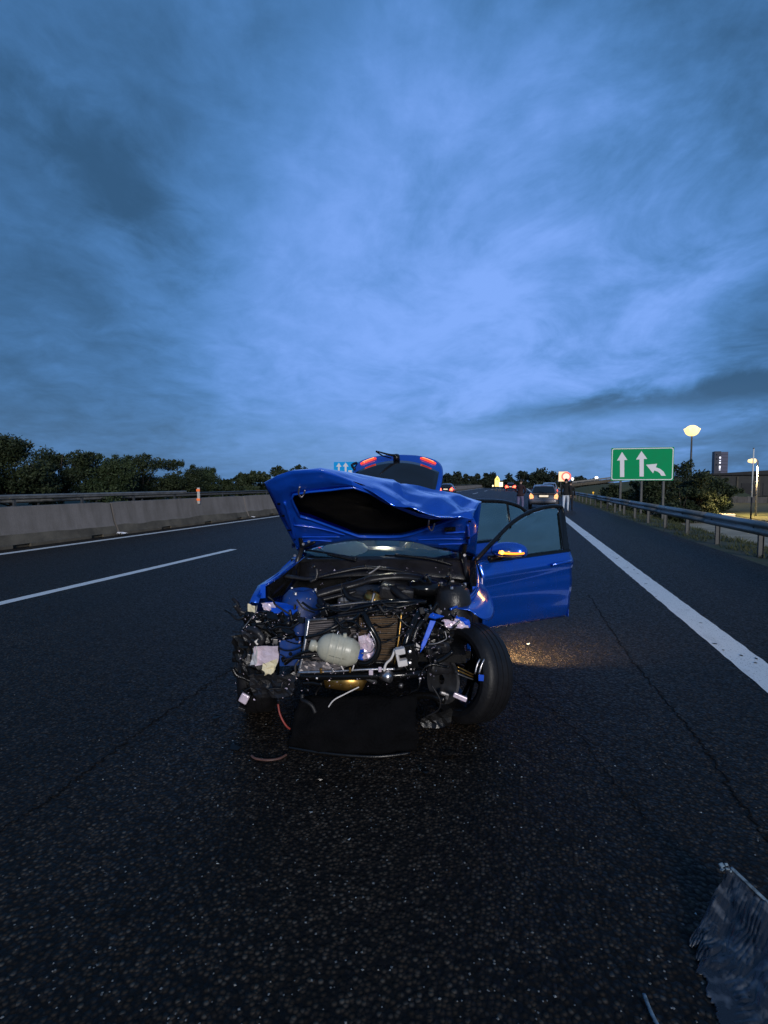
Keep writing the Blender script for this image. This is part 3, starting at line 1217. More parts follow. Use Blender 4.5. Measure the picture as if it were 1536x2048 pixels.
# ---- lit roadworks panel, far right
def lit_panel():
    Y = 72
    c = at_Y(1129, 953, Y)
    rt = empty('warning_sign', (c.x, Y, -0.1))
    tag(rt, 'glowing cream sign panel with a red ring above the walking man', 'warning sign')
    wv, hv = 0.85, 0.66
    M_C = mat('lit cream panel', (0.9, 0.7, 0.45), 0.4, emit=(1.0, 0.62, 0.34), estr=0.85)
    M_R = mat('lit red ring', (0.8, 0.1, 0.08), 0.4, emit=(1.0, 0.14, 0.10), estr=1.2)
    z = c.z + 0.1
    MB().box((-0.18, 0.04, z), (1.15, 0.08, 1.32)).build('sign_panel', M_C, rt, bevel=0.02)
    m2 = MB()
    m2.lathe([(0.0, 0.43), (0.0, 0.62), (0.05, 0.62), (0.05, 0.43)], 28, Matrix.Translation((0.22, -0.045, z)) @ Matrix.Rotation(-PI / 2, 4, 'Z') @ Matrix.Scale(-1, 4), closed=True)
    m2.build('red_ring', M_R, rt)
    m2 = MB()
    m2.lathe([(0.0, 0.0), (0.0, 0.43), (0.04, 0.43), (0.04, 0.0)], 28, Matrix.Translation((0.22, -0.04, z)) @ Matrix.Rotation(-PI / 2, 4, 'Z') @ Matrix.Scale(-1, 4))
    m2.build('ring_centre', mat('lit ring centre', (0.9, 0.6, 0.5), 0.4, emit=(1.0, 0.60, 0.45), estr=1.0), rt)
    for x in (-0.45, 0.25):
        MB().box((x, 0.12, z / 2), (0.08, 0.08, z)).build('post', M_GALVD, rt)


lit_panel()


def arrow_trailer():
    Y = 128
    c = at_Y(994.5, 961, Y)
    rt = empty('warning_sign', (c.x, Y, 0.0))
    tag(rt, 'yellow glowing roadworks sign with pointed top by the far barrier', 'warning sign')
    M_Y = mat('lit yellow panel', (0.95, 0.75, 0.2), 0.4, emit=(1.0, 0.70, 0.20), estr=1.3)
    z0, z1 = 0.4, 3.4
    pts = [(-0.6, 0, z0 + 0.3), (0.6, 0, z0 + 0.3), (0.6, 0, z1 - 0.9), (0, 0, z1), (-0.6, 0, z1 - 0.9)]
    MB().prism([Vector(p) for p in pts], (0, 0.1, 0)).build('sign_panel', M_Y, rt, bevel=0.02)
    MB().lathe([(0, 0), (0, 0.24), (0.06, 0.24), (0.06, 0)], 16, Matrix.Translation((0, -0.06, z1 - 0.85)) @ Matrix.Rotation(PI / 2, 4, 'Z')).build('beacon', M_AMBER, rt)
    for x in (-0.5, 0.5):
        MB().box((x, 0.15, 0.4), (0.1, 0.1, 0.8)).build('leg', M_GALVD, rt)
    for i, (px, zz_) in enumerate(((986, 0.8), (1002, 0.9))):
        c2 = at_Y(px, 961, Y - 4)
        r2 = empty('warning_lamp', (c2.x, Y - 4, 0))
        tag(r2, ('white warning lamp on a stand left of the yellow roadworks sign', 'broad cream lamp board right of the yellow roadworks sign')[i], 'lamp')
        MB().box((0, 0, 0.35), (0.1, 0.1, 0.7)).build('stand', M_GALVD, r2)
        w_ = (0.4, 1.1)[i]
        MB().box((0, -0.02, 0.7 + w_ * 0.5), (w_ * 0.8, 0.1, w_)).build('lens', mat('lit pale lamp', (1, .9, .6), 0.3, emit=(1.0, 0.84, 0.50), estr=1.6), r2, bevel=0.03)


arrow_trailer()


# ---- lamps
def mast(px, py_head, d, label, glow_w, glow_h, zfoot):
    c = at_d(px, py_head, d)
    rt = empty('lamp_mast', (c.x, c.y, zfoot))
    tag(rt, label, 'street lamp')
    H = c.z - zfoot
    MB().tube([(0, 0, 0), (0, 0, H * 0.5), (0, 0, H)], [0.22, 0.16, 0.10], 10).build('pole', M_GALVD, rt, smooth=True)
    MB().lathe([(-0.15, 0.05), (-0.15, 0.55), (0.1, 0.6), (0.1, 0.05)], 20, Matrix.Translation((0, 0, H)) @ Matrix.Rotation(PI / 2, 4, 'Y')).build('lamp_ring', M_GALVD, rt)
    MB().lathe([(-glow_h * .46 * math.cos(t), glow_w * 0.44 * math.sin(t)) for t in np.linspace(0, PI, 11)], 20, Matrix.Translation((0, 0, H + 0.05)) @ Matrix.Rotation(PI / 2, 4, 'Y')).build('glow_ball', M_LAMP, rt, smooth=True)  # emissive ellipsoid standing in for the oval glow round the lamps
    for i in range(8):  # floodlights scaled up to fill the same glow
        a = 2 * PI * i / 8
        cc = Vector((math.cos(a) * glow_w * 0.34, math.sin(a) * glow_w * 0.34, H + 0.1))
        m2 = MB()
        m2.box(cc, (glow_w * 0.24, glow_w * 0.18, glow_h * 0.40), Matrix.Rotation(a, 3, 'Z') @ Matrix.Rotation(R(25), 3, 'Y'))
        m2.build('floodlight', M_LAMP, rt, bevel=0.06, segs=3)
    ld = bpy.data.lights.new('mast_light', 'SPOT')
    ld.spot_size = R(72)
    ld.spot_blend = 0.7
    ld.energy = 5000
    ld.color = (1.0, 0.72, 0.36)
    ld.shadow_soft_size = 0.8
    lo = bpy.data.objects.new('mast_light', ld)
    COL.objects.link(lo)
    lo.parent = rt
    lo.location = (0, -1.1, H - 0.3)
    lo.rotation_euler = (R(-40), 0, 0)


mast(1384, 862, 80, 'tall floodlight mast glowing yellow behind the green sign', 2.3, 1.9, -1.58)


def lamp_post():
    d = 46
    c = at_d(1516, 921, d)
    rt = empty('street_lamp', (c.x, c.y, -1.55))
    tag(rt, 'street lamp with glowing yellow head at the right edge beyond the guardrail', 'street lamp')
    H = c.z + 1.55
    MB().tube([(0, 0, 0), (0, 0, H)], [0.085, 0.055], 10).build('pole', M_GALV, rt, smooth=True)
    MB().tube(smooth_path([(0, 0, H - 0.02), (-0.10, 0, H + 0.06), (-0.35, 0, H + 0.08)], 4), 0.035, 8).build('arm', M_GALV, rt, smooth=True)
    MB().lathe([(-0.45, 0.0), (-0.40, 0.14), (-0.1, 0.24), (0.15, 0.22), (0.22, 0.0)], 16, Matrix.Translation((-0.36, 0, H - 0.03)) @ Matrix.Scale(0.9, 4, (0, 0, 1))).build('lamp_head', M_LAMP, rt, smooth=True)
    ld = bpy.data.lights.new('street_light', 'SPOT')
    ld.spot_size = R(122)
    ld.spot_blend = 0.7
    ld.energy = 6000
    ld.color = (1.0, 0.68, 0.30)
    ld.shadow_soft_size = 0.25
    lo = bpy.data.objects.new('street_light', ld)
    COL.objects.link(lo)
    lo.parent = rt
    lo.location = (-0.36, -0.1, H - 0.45)
    # slim pole in front; lamp light painted as a white shaft over a dark base
    c2 = at_d(1507.5, 897, 40)
    r2 = empty('slim_pole', (c2.x, c2.y, -1.55))
    tag(r2, 'slim bare pole standing just left of the glowing street lamp', 'pole')
    H2 = c2.z + 1.55
    MB().tube([(0, 0, 0), (0, 0, 2.0)], 0.055, 10).build('pole_base', M_RUB, r2, smooth=True)
    MB().tube([(0, 0, 2.0), (0, 0, H2)], 0.048, 10).build('pole_shaft', mat('lit pole white', (0.75, 0.74, 0.70), 0.4), r2, smooth=True)
    MB().lathe([(-0.02, 0.0), (-0.02, 0.07), (0.04, 0.06), (0.05, 0.0)], 10, Matrix.Translation((0, 0, H2)) @ Matrix.Rotation(-PI / 2, 4, 'Y')).build('pole_cap', M_GALVD, r2)
    MB().box((0.14, 0, 2.75 + 0.4), (0.22, 0.15, 0.34)).build('junction_box', M_BLACK, r2, bevel=0.01)


lamp_post()
for i, (px, py, d, lab) in enumerate(((1145, 958, 118, 'small white road lamp on the slip road beside the red ring sign'),
                                      (1193, 955.5, 105, 'small white road lamp on the slip road left of the green sign'))):
    c = at_d(px, py, d)
    zf = 0.4 if i == 0 else 1.2
    rt = empty('road_lamp', (c.x, c.y, zf))
    tag(rt, lab, 'street lamp')
    Hh = c.z - zf
    MB().tube([(0, 0, 0), (0, 0, Hh)], [0.07, 0.05], 8).build('pole', M_GALVD, rt)
    MB().lathe([(-0.3, 0.0), (-0.22, 0.22), (0.0, 0.3), (0.22, 0.22), (0.3, 0.0)], 12, Matrix.Translation((0, 0, Hh))).build('lamp_head', M_LAMPW, rt, smooth=True)

# ---- slip road bridge
m_root = empty('overpass', at_d(1225, 972, 96).to_tuple())
tag(m_root, 'low concrete slip road bridge with parapet behind the green sign', 'bridge')
inv = m_root.matrix_basis.inverted()
mw = Matrix.Translation(-Vector(m_root.location))
pA, pB, pC = at_d(1140, 968, 97), at_d(1230, 957.5, 100), at_d(1345, 948, 106)
m_ = MB()
rows = []
for p in (pA, pA.lerp(pB, .5), pB, pB.lerp(pC, .5), pC):
    rows.append([mw @ (p + Vector((0, 0, -0.55))), mw @ (p + Vector((0, -0.05, -0.25))), mw @ (p + Vector((0, 0, 0))), mw @ (p + Vector((0.3, 7, 0))), mw @ (p + Vector((0.3, 7, -0.55)))])
m_.grid(rows, close=True)
m_.build('deck', M_CONCD, m_root)
m_ = MB()
rows = []
for p in (pA, pA.lerp(pB, .5), pB, pB.lerp(pC, .5), pC):
    q = p + Vector((0, -0.1, 0))
    rows.append([mw @ (q + Vector((0, 0, 0.15))), mw @ (q + Vector((0, 0, 0.45))), mw @ (q + Vector((0, 0.1, 0.45))), mw @ (q + Vector((0, 0.1, 0.15)))])
m_.grid(rows, close=True)
m_.build('parapet_rail', M_GALV, m_root)
for t in np.linspace(0.0, 1.0, 16):
    p = pA.lerp(pB, t * 2) if t < 0.5 else pB.lerp(pC, t * 2 - 1)
    MB().box(mw @ (p + Vector((0, 0.02, 0.2))), (0.12, 0.12, 0.5)).build('parapet_post', M_GALVD, m_root)
for px in (1205, 1222):
    p = at_d(px, 972, 101)
    MB().box(mw @ Vector((p.x, p.y + 2, 0.4)), (0.9, 4.5, 2.6)).build('pier', M_CONC, m_root)

# ---- tower block and shed
tw = at_d(1438.5, 945, 600)
zt_ = 1.58 + 0.0625 * 600
rt = empty('tower_block', (tw.x, tw.y, -1.6))
rt.rotation_euler = (0, 0, R(-6))
tag(rt, 'tall dark tower block with a column of lit windows on the horizon', 'tower')
MB().box((-3.4, 0, (zt_ + 1.6) / 2), (6.6, 12, zt_ + 1.6)).build('dark_wing', M_TWIND, rt)
MB().box((3.5, 1.0, (zt_ + 1.6) / 2 - 0.4), (7.2, 13, zt_ + 0.8)).build('wall', M_TWIN, rt)
for k_ in range(9):
    MB().box((3.5, -5.55, 5 + 4.0 * k_), (6.6, 0.2, 0.5)).build('floor_band', M_TWIND, rt)
for z, hh in ((zt_ - 7.5, 2.2), (zt_ - 10.8, 0.9), (zt_ - 13.5, 2.0), (zt_ - 18.8, 3.4), (zt_ - 22, 0.8)):
    MB().box((-1.0, -6.06, z + 1.6), (1.6, 0.12, hh)).build('window', M_WINLIT, rt)
for z in (zt_ - 4, zt_ - 9, zt_ - 16):
    MB().box((-4.6, -6.06, z + 1.6), (1.4, 0.12, 1.6)).build('window', M_DGLASS, rt)

sh = at_d(1520, 950, 118)
rt = empty('warehouse', (sh.x, sh.y, -1.5))
rt.rotation_euler = (0, 0, R(-14))
tag(rt, 'long low dark warehouse with shallow roof at the right horizon', 'warehouse')
MB().box((2.5, 8, 2.5), (26, 16, 5.0)).build('wall', M_SHED, rt)
m_ = MB()
m_.prism([Vector((-11, -0.6, 5.0)), Vector((16.4, -0.6, 5.0)), Vector((16.4, -0.6, 6.1)), Vector((4, -0.6, 6.2)), Vector((-11, -0.6, 5.25))], (0, 17, 0))
m_.build('roof', M_SHEDR, rt)
for k_ in range(6):
    MB().box((-8.5 + 4.2 * k_, -0.08, 2.3), (0.35, 0.2, 4.6)).build('column', M_CONCD, rt)
    MB().box((-6.4 + 4.2 * k_, -0.05, 1.6), (2.6, 0.1, 2.9)).build('roller_door', M_SHEDR if k_ % 2 else M_SHED, rt)
# low wall, white blocks near the lamp
wl_ = empty('low_wall', at_d(1440, 1000, 70).to_tuple())
tag(wl_, 'pale low wall across the dark yard below the tower', 'wall')
pw0, pw1 = at_d(1436, 996, 72), at_d(1580, 997, 66)
m_ = MB()
dv = (pw1 - pw0)
for i in range(7):
    c = pw0.lerp(pw1, (i + .5) / 7) - Vector(wl_.location)
    o = MB().box((c.x, c.y, -0.1), (dv.length / 7 - 0.05, 0.3, 1.1 + 0.15 * (i % 2)), Matrix.Rotation(math.atan2(dv.y, dv.x), 3, 'Z')).build('wall_panel', M_CONC, wl_)
for i, (px, py, d, w_, lab) in enumerate(((1454, 1036, 47, 1.15, 'pale concrete block on the gravel track beyond the guardrail'), (1483, 1041, 46, 1.2, 'low pale kerb stone right of the concrete block beyond the guardrail'))):
    c = at_d(px, py, d)
    o = MB().box((0, 0, 0.24 - 0.1 * i), (w_, 0.6, 0.55 - 0.26 * i)).build('concrete_block', mat('pale concrete', (0.6, 0.55, 0.48), 0.8, var=0.15), bevel=0.04)
    o.location = (c.x, c.y, c.z - 0.12)
    o.rotation_euler = (0, 0, R(8))
    tag(o, lab, 'concrete block')


# ================================================================== TREES
def leaf_cloud(rnd, lobes, n, size):
    cs = np.array([l[0] for l in lobes])
    rs = np.array([l[1] for l in lobes])
    wgt = rs.prod(axis=1) ** 0.66
    idx = rnd.choice(len(lobes), n, p=wgt / wgt.sum())
    u = rnd.normal(size=(n, 3))
    u /= np.linalg.norm(u, axis=1)[:, None]
    rad = rnd.random(n) ** 0.45
    c = cs[idx] + u * rs[idx] * rad[:, None] * (1 + 0.12 * rnd.normal(size=(n, 1)))
    a = rnd.normal(size=(n, 3))
    a /= np.linalg.norm(a, axis=1)[:, None]
    b = np.cross(a, rnd.normal(size=(n, 3)))
    b /= np.linalg.norm(b, axis=1)[:, None] + 1e-9
    s = size * (0.55 + 0.9 * rnd.random(n))[:, None]
    V = np.empty((n * 4, 3))
    V[0::4] = c - a * s
    V[1::4] = c + b * s * 0.45
    V[2::4] = c + a * s
    V[3::4] = c - b * s * 0.45
    return V


def tree(base, H, W, seed, label, cat='tree', leaf=M_LEAF1, n=5000, ls=0.09, trunk=0.22, name='tree', group=None, depth=None):
    rnd = np.random.default_rng(seed)
    rr_ = random.Random(seed)
    rt = empty(name, base)
    tag(rt, label, cat, group)
    Dp = depth or W
    # trunk and limbs
    m2 = MB()
    th = H * trunk
    r0 = max(0.05, H * 0.022)
    m2.tube(smooth_path([(0, 0, -0.2), (rr_.uniform(-.1, .1), 0, th * 0.5), (rr_.uniform(-.2, .2), rr_.uniform(-.2, .2), th), (rr_.uniform(-.3, .3), rr_.uniform(-.2, .2), H * 0.75)], 3),
            [r0 * (1 - 0.085 * i) for i in range(10)], 7)
    lobes = []
    nl = 9 + int(W * 1.5)
    for i in range(nl):
        a = rr_.uniform(0, 2 * PI)
        q = math.sqrt(rr_.random())
        x, y = math.cos(a) * q * W * 0.40, math.sin(a) * q * Dp * 0.40
        zmax = H * (0.97 - 0.34 * q * q) - 0.12 * H * rr_.random()
        zmin = th * 0.5 - 0.10 * H
        z = zmin + (zmax - zmin) * (0.25 + 0.75 * rr_.random())
        r = (0.14 + 0.13 * rr_.random()) * min(W, H)
        lobes.append((Vector((x, y, z - r * 0.3)), (r, r, r * rr_.uniform(0.55, 0.9))))
        m2.tube(smooth_path([(0, 0, th * rr_.uniform(.6, 1)), (x * .5, y * .5, th + (z - th) * .6), (x, y, z)], 3), [r0 * .5 * (1 - .12 * j) for j in range(7)], 5)
    # thin sprays that break the outline
    for i in range(nl * 2):
        c, r = rr_.choice(lobes[:nl])
        u = Vector((rr_.gauss(0, 1), rr_.gauss(0, 1), abs(rr_.gauss(0.5, 1)))).normalized()
        p = c + Vector((u.x * r[0], u.y * r[1], u.z * r[2])) * 1.05
        rs = r[0] * rr_.uniform(0.18, 0.38)
        lobes.append((p, (rs, rs, rs * 0.9)))
    m2.build('trunk', M_BARK, rt, smooth=True)
    V = leaf_cloud(rnd, [(tuple(c), r) for c, r in lobes], n, ls)
    me = bpy.data.meshes.new('crown')
    me.vertices.add(len(V))
    me.vertices.foreach_set('co', V.ravel())
    nf = len(V) // 4
    me.loops.add(nf * 4)
    me.loops.foreach_set('vertex_index', np.arange(nf * 4))
    me.polygons.add(nf)
    me.polygons.foreach_set('loop_start', np.arange(nf) * 4)
    me.polygons.foreach_set('loop_total', np.full(nf, 4))
    me.update(calc_edges=True)
    me.materials.append(leaf)
    o = bpy.data.objects.new('crown', me)
    COL.objects.link(o)
    o.parent = rt
    return rt


def tree_px(px0, px1, pytop, X, seed, label, **kw):
    pc = (px0 + px1) / 2
    p = at_X(pc, pytop, X)
    d = math.hypot(p.x, p.y)
    dd = (-p.x * SY + p.y * CY)
    W = (px1 - px0) / FOC * dd
    zf = ground_z(p.x, p.y)
    return tree((p.x, p.y, zf), (p.z - zf) * 1.03, W, seed, label, **kw)


LEFT = [(-190, -30, 850, -27.5, 'bushy dark tree at the far left edge behind the barrier'),
        (-60, 92, 853, -27.0, 'leftmost tall bushy tree above the concrete barrier'),
        (70, 170, 880, -28.5, 'low rounded tree second from the left behind the barrier'),
        (135, 250, 884, -27.5, 'wide bushy tree in the middle of the left tree row'),
        (235, 330, 893, -28.5, 'tree with loose twigs right of the left tree row'),
        (315, 392, 902, -27.5, 'thin leaning tree with open branches above the barrier'),
        (375, 432, 925, -28.5, 'small sparse tree beside the orange marker post')]
for i, (a_, b_, t_, X_, lab) in enumerate(LEFT):
    tree_px(a_ - 8, b_ + 8, t_ - 2, X_, 20 + i, lab, n=19000, ls=0.08, trunk=0.10, leaf=M_LEAF1 if i % 3 else M_LEAF2, group='trees behind the concrete barrier')
for i, (a_, b_, t_, lab) in enumerate(((425, 480, 957, 'low dark shrub between the sparse tree and the far grove'), (470, 530, 931, 'left half of the dark rounded grove left of the hood'), (515, 588, 930, 'right half of the dark rounded grove left of the hood'), (560, 640, 934, 'dark tree just above the raised hood corner'), (640, 690, 944, 'dark tree top left of the blue sign'))):
    tree_px(a_ - 6, b_ + 6, t_ - 1, -29.5, 40 + i, lab, n=4200, ls=0.20, trunk=0.10, leaf=M_LEAF1, group='far trees left of the wreck')
for i, (x_, y_, H_, W_, lab) in enumerate(((-28.5, 14, 4.6, 7.0, 'broad bush beyond the barrier, left of the whole tree row'), (-29.5, 7, 5.2, 8.0, 'second bush beyond the barrier, left of the whole tree row'), (-28.0, -1, 4.4, 7.5, 'third bush beyond the barrier, left of the whole tree row'))):
    tree((x_, y_, ground_z(x_, y_)), H_, W_, 300 + i, lab, n=7000, ls=0.12, trunk=0.08, leaf=M_LEAF1, group='trees behind the concrete barrier')
FAR = [(880, 915, 944, 'low dark tree right of the tailgate on the horizon'), (908, 932, 938, 'rounded taller tree on the horizon above the dark car'), (930, 950, 941, 'narrow pointed tree on the horizon right of the dark car'),
       (945, 962, 943, 'second narrow tree on the horizon right of the dark car'), (958, 976, 941, 'third narrow pointed tree on the horizon'), (970, 996, 942, 'wide low tree on the horizon left of the yellow sign'),
       (1003, 1036, 946, 'low rounded tree above the glowing red car'), (1032, 1074, 933, 'left half of the big rounded tree above the grey car'), (1058, 1100, 929, 'middle of the big rounded tree above the grey car'),
       (1084, 1117, 937, 'right half of the big rounded tree above the grey car'), (1146, 1176, 948, 'small dark tree on the slip road horizon right of the ring sign'), (1170, 1198, 954, 'low shrub on the slip road horizon beside the white lamp')]
for i, (a_, b_, t_, lab) in enumerate(FAR):
    d_ = 165 if i < 6 else 150
    p = at_d((a_ + b_) / 2, t_, d_)
    W = (b_ - a_ + 6) / FOC * d_
    tree((p.x, p.y, -0.3), p.z + 0.3, W, 70 + i, lab, n=2600, ls=0.34, trunk=0.08, leaf=M_LEAF3, group='trees on the horizon')
p0 = at_d(850, 966, 185)
FARPOS = ['hidden end behind the blue sign', 'behind the raised tailgate', 'second one behind the tailgate', 'third one behind the tailgate', 'fourth one behind the tailgate', 'behind the tailgate corner', 'behind the dark car', 'above the dark car', 'left of the yellow sign', 'behind the yellow sign', 'above the red car', 'left of the grey car', 'above the grey car', 'right of the ring sign']
for i in range(14):
    px = 700 + i * 34 + random.uniform(-8, 8)
    p = at_d(px, 958 + random.uniform(-2, 3), 200)
    tree((p.x, p.y, -0.3), p.z + 0.3, 9.0, 120 + i, 'low dark tree on the far horizon, ' + FARPOS[i], n=900, ls=0.5, trunk=0.06, leaf=M_LEAF3, group='trees on the horizon')
RIGHT = [(1350, 1405, 908, 52, 'tall leafy bush rising behind the right edge of the green sign'), (1380, 1432, 928, 50, 'sloping dark bush right of the green sign below the mast'),
         (1405, 1450, 944, 55, 'low dark bush at the foot of the tower'), (1300, 1365, 930, 48, 'dense dark bush directly behind the green sign posts'),
         (1240, 1310, 955, 50, 'dark bush behind the left posts of the green sign'), (1205, 1262, 962, 60, 'low bush on the slope left of the green sign'),
         (1330, 1392, 962, 40, 'low dense bush below the right part of the green sign')]
for i, (a_, b_, t_, d_, lab) in enumerate(RIGHT):
    p = at_d((a_ + b_) / 2, t_, d_)
    W = (b_ - a_ + 26) / FOC * d_
    tree((p.x, p.y, -1.6), p.z + 1.6, W, 150 + i, lab, n=8500, ls=0.12, trunk=0.06, leaf=M_LEAF1, name='bush', cat='bush', group='bushes behind the green sign')


# ================================================================== VEHICLES
def wheel_parts(parent, loc, R_=0.31, W_=0.205, rim=M_ALUD, n=28, spokes=5, mtx=None):
    """wheel with its axle along the local X axis, outer face at +X"""
    wh = MB()
    prof = []
    h_ = W_ / 2
    ri = R_ * 0.70
    prof = [(-h_ * 0.80, ri), (-h_ * 0.98, ri + 0.018), (-h_ * 1.02, ri + (R_ - ri) * 0.5), (-h_ * 0.90, R_ - 0.020), (-h_ * 0.78, R_ - 0.006), (-h_ * 0.62, R_),
            (-h_ * 0.44, R_ + 0.001), (-h_ * 0.43, R_ - 0.003), (-h_ * 0.36, R_ - 0.003), (-h_ * 0.35, R_ + 0.001), (-h_ * 0.10, R_ + 0.001), (-h_ * 0.09, R_ - 0.003), (h_ * 0.0, R_ - 0.003),
            (h_ * 0.01, R_ + 0.001), (h_ * 0.30, R_ + 0.001), (h_ * 0.31, R_ - 0.003), (h_ * 0.38, R_ - 0.003), (h_ * 0.39, R_ + 0.001), (h_ * 0.62, R_), (h_ * 0.78, R_ - 0.006),
            (h_ * 0.90, R_ - 0.020), (h_ * 1.02, ri + (R_ - ri) * 0.5), (h_ * 0.98, ri + 0.018), (h_ * 0.80, ri)]
    wh.lathe(prof, n)
    w0 = wh.build('wheel', M_RUB, parent, auto=35)
    w0.location = loc
    if mtx is not None:
        w0.matrix_local = Matrix.Translation(loc) @ mtx
    m2 = MB()
    m2.lathe([(-h_ * 0.95, ri + 0.016), (-h_ * 0.9, ri - 0.004), (-h_ * 0.75, ri - 0.014), (-h_ * 0.4, ri - 0.035), (h_ * 0.5, ri - 0.040), (h_ * 0.82, ri - 0.012), (h_ * 0.92, ri + 0.002), (h_ * 0.96, ri + 0.016)], n)
    m2.build('rim', rim, w0, smooth=True)
    m2 = MB()
    for i in range(spokes):
        for s_ in (-1, 1):
            a = 2 * PI * i / spokes
            a1, a2 = a + s_ * 0.30, a + s_ * 0.14
            p0 = Vector((h_ * 0.55, math.cos(a1) * 0.045, math.sin(a1) * 0.045))
            p1 = Vector((h_ * 0.66, math.cos(a2) * ri * 0.55, math.sin(a2) * ri * 0.55))
            p2 = Vector((h_ * 0.74, math.cos(a2) * (ri - 0.012), math.sin(a2) * (ri - 0.012)))
            m2.tube([p0, p1, p2], [0.020, 0.013, 0.015], 6)
    m2.lathe([(h_ * 0.35, 0.02), (h_ * 0.35, 0.075), (h_ * 0.62, 0.070), (h_ * 0.70, 0.03), (h_ * 0.70, 0.0)], 16)
    m2.build('spokes', rim, w0, smooth=True)
    return w0


def car(label, base, rz, paint, lamp, lamp_on=True, L_=4.0, W_=1.70, H_=1.46, group='cars ahead on the motorway', lamp_w=0.16, lamp_h=0.34, lamp_z=0.78, plate=True, rails=False, detailed=True, lampx=None, core=None):
    """hatchback, tail at local y = 0 towards -y, nose at +y"""
    rt = empty('hatchback_car', base, rz)
    tag(rt, label, 'car', group)
    hw = W_ / 2
    ys_ = [0.0, 0.06, 0.22, 0.9, 1.5, 2.2, 2.8, 3.25, L_ - 0.35, L_ - 0.08, L_]
    zt2 = [0.60, 0.86, 0.94, 0.95, 0.95, 0.94, 0.93, 0.90, 0.78, 0.66, 0.45]
    ww = [0.80, 0.90, 0.96, 1.0, 1.0, 1.0, 1.0, 0.985, 0.93, 0.84, 0.72]
    m2 = MB()
    rows = []
    for y, z, w_ in zip(ys_, zt2, ww):
        a = hw * w_
        zb_ = 0.24 if 0.2 < y < L_ - 0.3 else 0.34
        rows.append([Vector((-a * 0.90, y, zb_)), Vector((-a * 0.985, y, zb_ + 0.12)), Vector((-a, y, min(z, 0.62))), Vector((-a * 0.97, y, z - 0.06)), Vector((-a * 0.88, y, z)),
                     Vector((0, y, z + 0.02)),
                     Vector((a * 0.88, y, z)), Vector((a * 0.97, y, z - 0.06)), Vector((a, y, min(z, 0.62))), Vector((a * 0.985, y, zb_ + 0.12)), Vector((a * 0.90, y, zb_))])
    m2.grid(rows, close=True)
    m2.add(rows[0], [tuple(range(11))])
    m2.add(rows[-1], [tuple(range(11))])
    m2.build('body', paint, rt, sub=1)
    # greenhouse
    m2 = MB()
    gy = [0.05, 0.20, 0.48, 1.0, 1.7, 2.15, 2.95]
    gz = [0.92, 1.10, H_ - 0.06, H_ - 0.01, H_, H_ - 0.03, 0.93]
    gw = [0.80, 0.76, 0.665, 0.655, 0.655, 0.65, 0.82]
    rows = []
    for y, z, w_ in zip(gy, gz, gw):
        a = hw * w_
        b_ = hw * 0.88
        rows.append([Vector((-b_, y, 0.90)), Vector((-(a + (b_ - a) * 0.45), y, 0.90 + (z - 0.90) * 0.55)), Vector((-a, y, z - 0.025)), Vector((-a * 0.9, y, z)), Vector((0, y, z + 0.012)), Vector((a * 0.9, y, z)), Vector((a, y, z - 0.025)),
                     Vector((a + (b_ - a) * 0.45, y, 0.90 + (z - 0.90) * 0.55)), Vector((b_, y, 0.90))])
    m2.grid(rows)
    m2.build('roof', paint, rt, sub=1)
    # glass, a little proud of the shell
    def quad(name, pts, m_, off=(0, 0, 0), t=0.012):
        pts = [Vector(p) + Vector(off) for p in pts]
        nrm = (pts[1] - pts[0]).cross(pts[2] - pts[0]).normalized()
        return MB().prism([p for p in pts], nrm * t).build(name, m_, rt, bevel=0.01)
    rw = hw * 0.70
    quad('rear_window', [(-rw * 1.02, -0.005 + 0.06, 0.98), (rw * 1.02, 0.055, 0.98), (rw * 0.98, 0.20, 1.16), (rw * 0.86, 0.36, H_ - 0.13), (-rw * 0.86, 0.36, H_ - 0.13), (-rw * 0.98, 0.20, 1.16)], M_DGLASS, (0, -0.03, 0.01))
    quad('windscreen', [(-hw * 0.74, 2.86, 0.97), (hw * 0.74, 2.86, 0.97), (hw * 0.60, 2.24, H_ - 0.06), (-hw * 0.60, 2.24, H_ - 0.06)], M_DGLASS, (0, 0.03, 0.02))
    for s_ in (-1, 1):
        b_, a = hw * 0.88, hw * 0.67
        for (ya, yb, yc, yd) in ((0.42, 1.28, 1.28, 0.62), (1.36, 2.66, 2.12, 1.36)):
            def sx(z):
                return s_ * (b_ + (a - b_) * (z - 0.90) / (H_ - 0.90) + 0.035)
            z0, z1 = 0.97, H_ - 0.13
            quad('side_window', [(sx(z0), ya, z0), (sx(z0), yb, z0), (sx(z1), yc, z1), (sx(z1), yd, z1)], M_DGLASS, t=0.01 * s_)
        lx = (lampx or hw * 0.80) * s_
        m2 = MB()
        m2.add([(lx - s_ * lamp_w * 0.62, -0.012, lamp_z - lamp_h * 0.30), (lx + s_ * lamp_w * 0.42, 0.02, lamp_z - lamp_h * 0.45), (lx + s_ * lamp_w * 0.62, 0.10, lamp_z + lamp_h * 0.1), (lx + s_ * lamp_w * 0.25, 0.07, lamp_z + lamp_h * 0.55), (lx - s_ * lamp_w * 0.5, 0.0, lamp_z + lamp_h * 0.15),
                (lx - s_ * lamp_w * 0.62, 0.25, lamp_z - lamp_h * 0.30), (lx + s_ * lamp_w * 0.42, 0.25, lamp_z - lamp_h * 0.45), (lx + s_ * lamp_w * 0.62, 0.3, lamp_z + lamp_h * 0.1), (lx + s_ * lamp_w * 0.25, 0.3, lamp_z + lamp_h * 0.55), (lx - s_ * lamp_w * 0.5, 0.25, lamp_z + lamp_h * 0.15)],
               [(0, 1, 2, 3, 4), (5, 9, 8, 7, 6), (0, 5, 6, 1), (1, 6, 7, 2), (2, 7, 8, 3), (3, 8, 9, 4), (4, 9, 5, 0)])
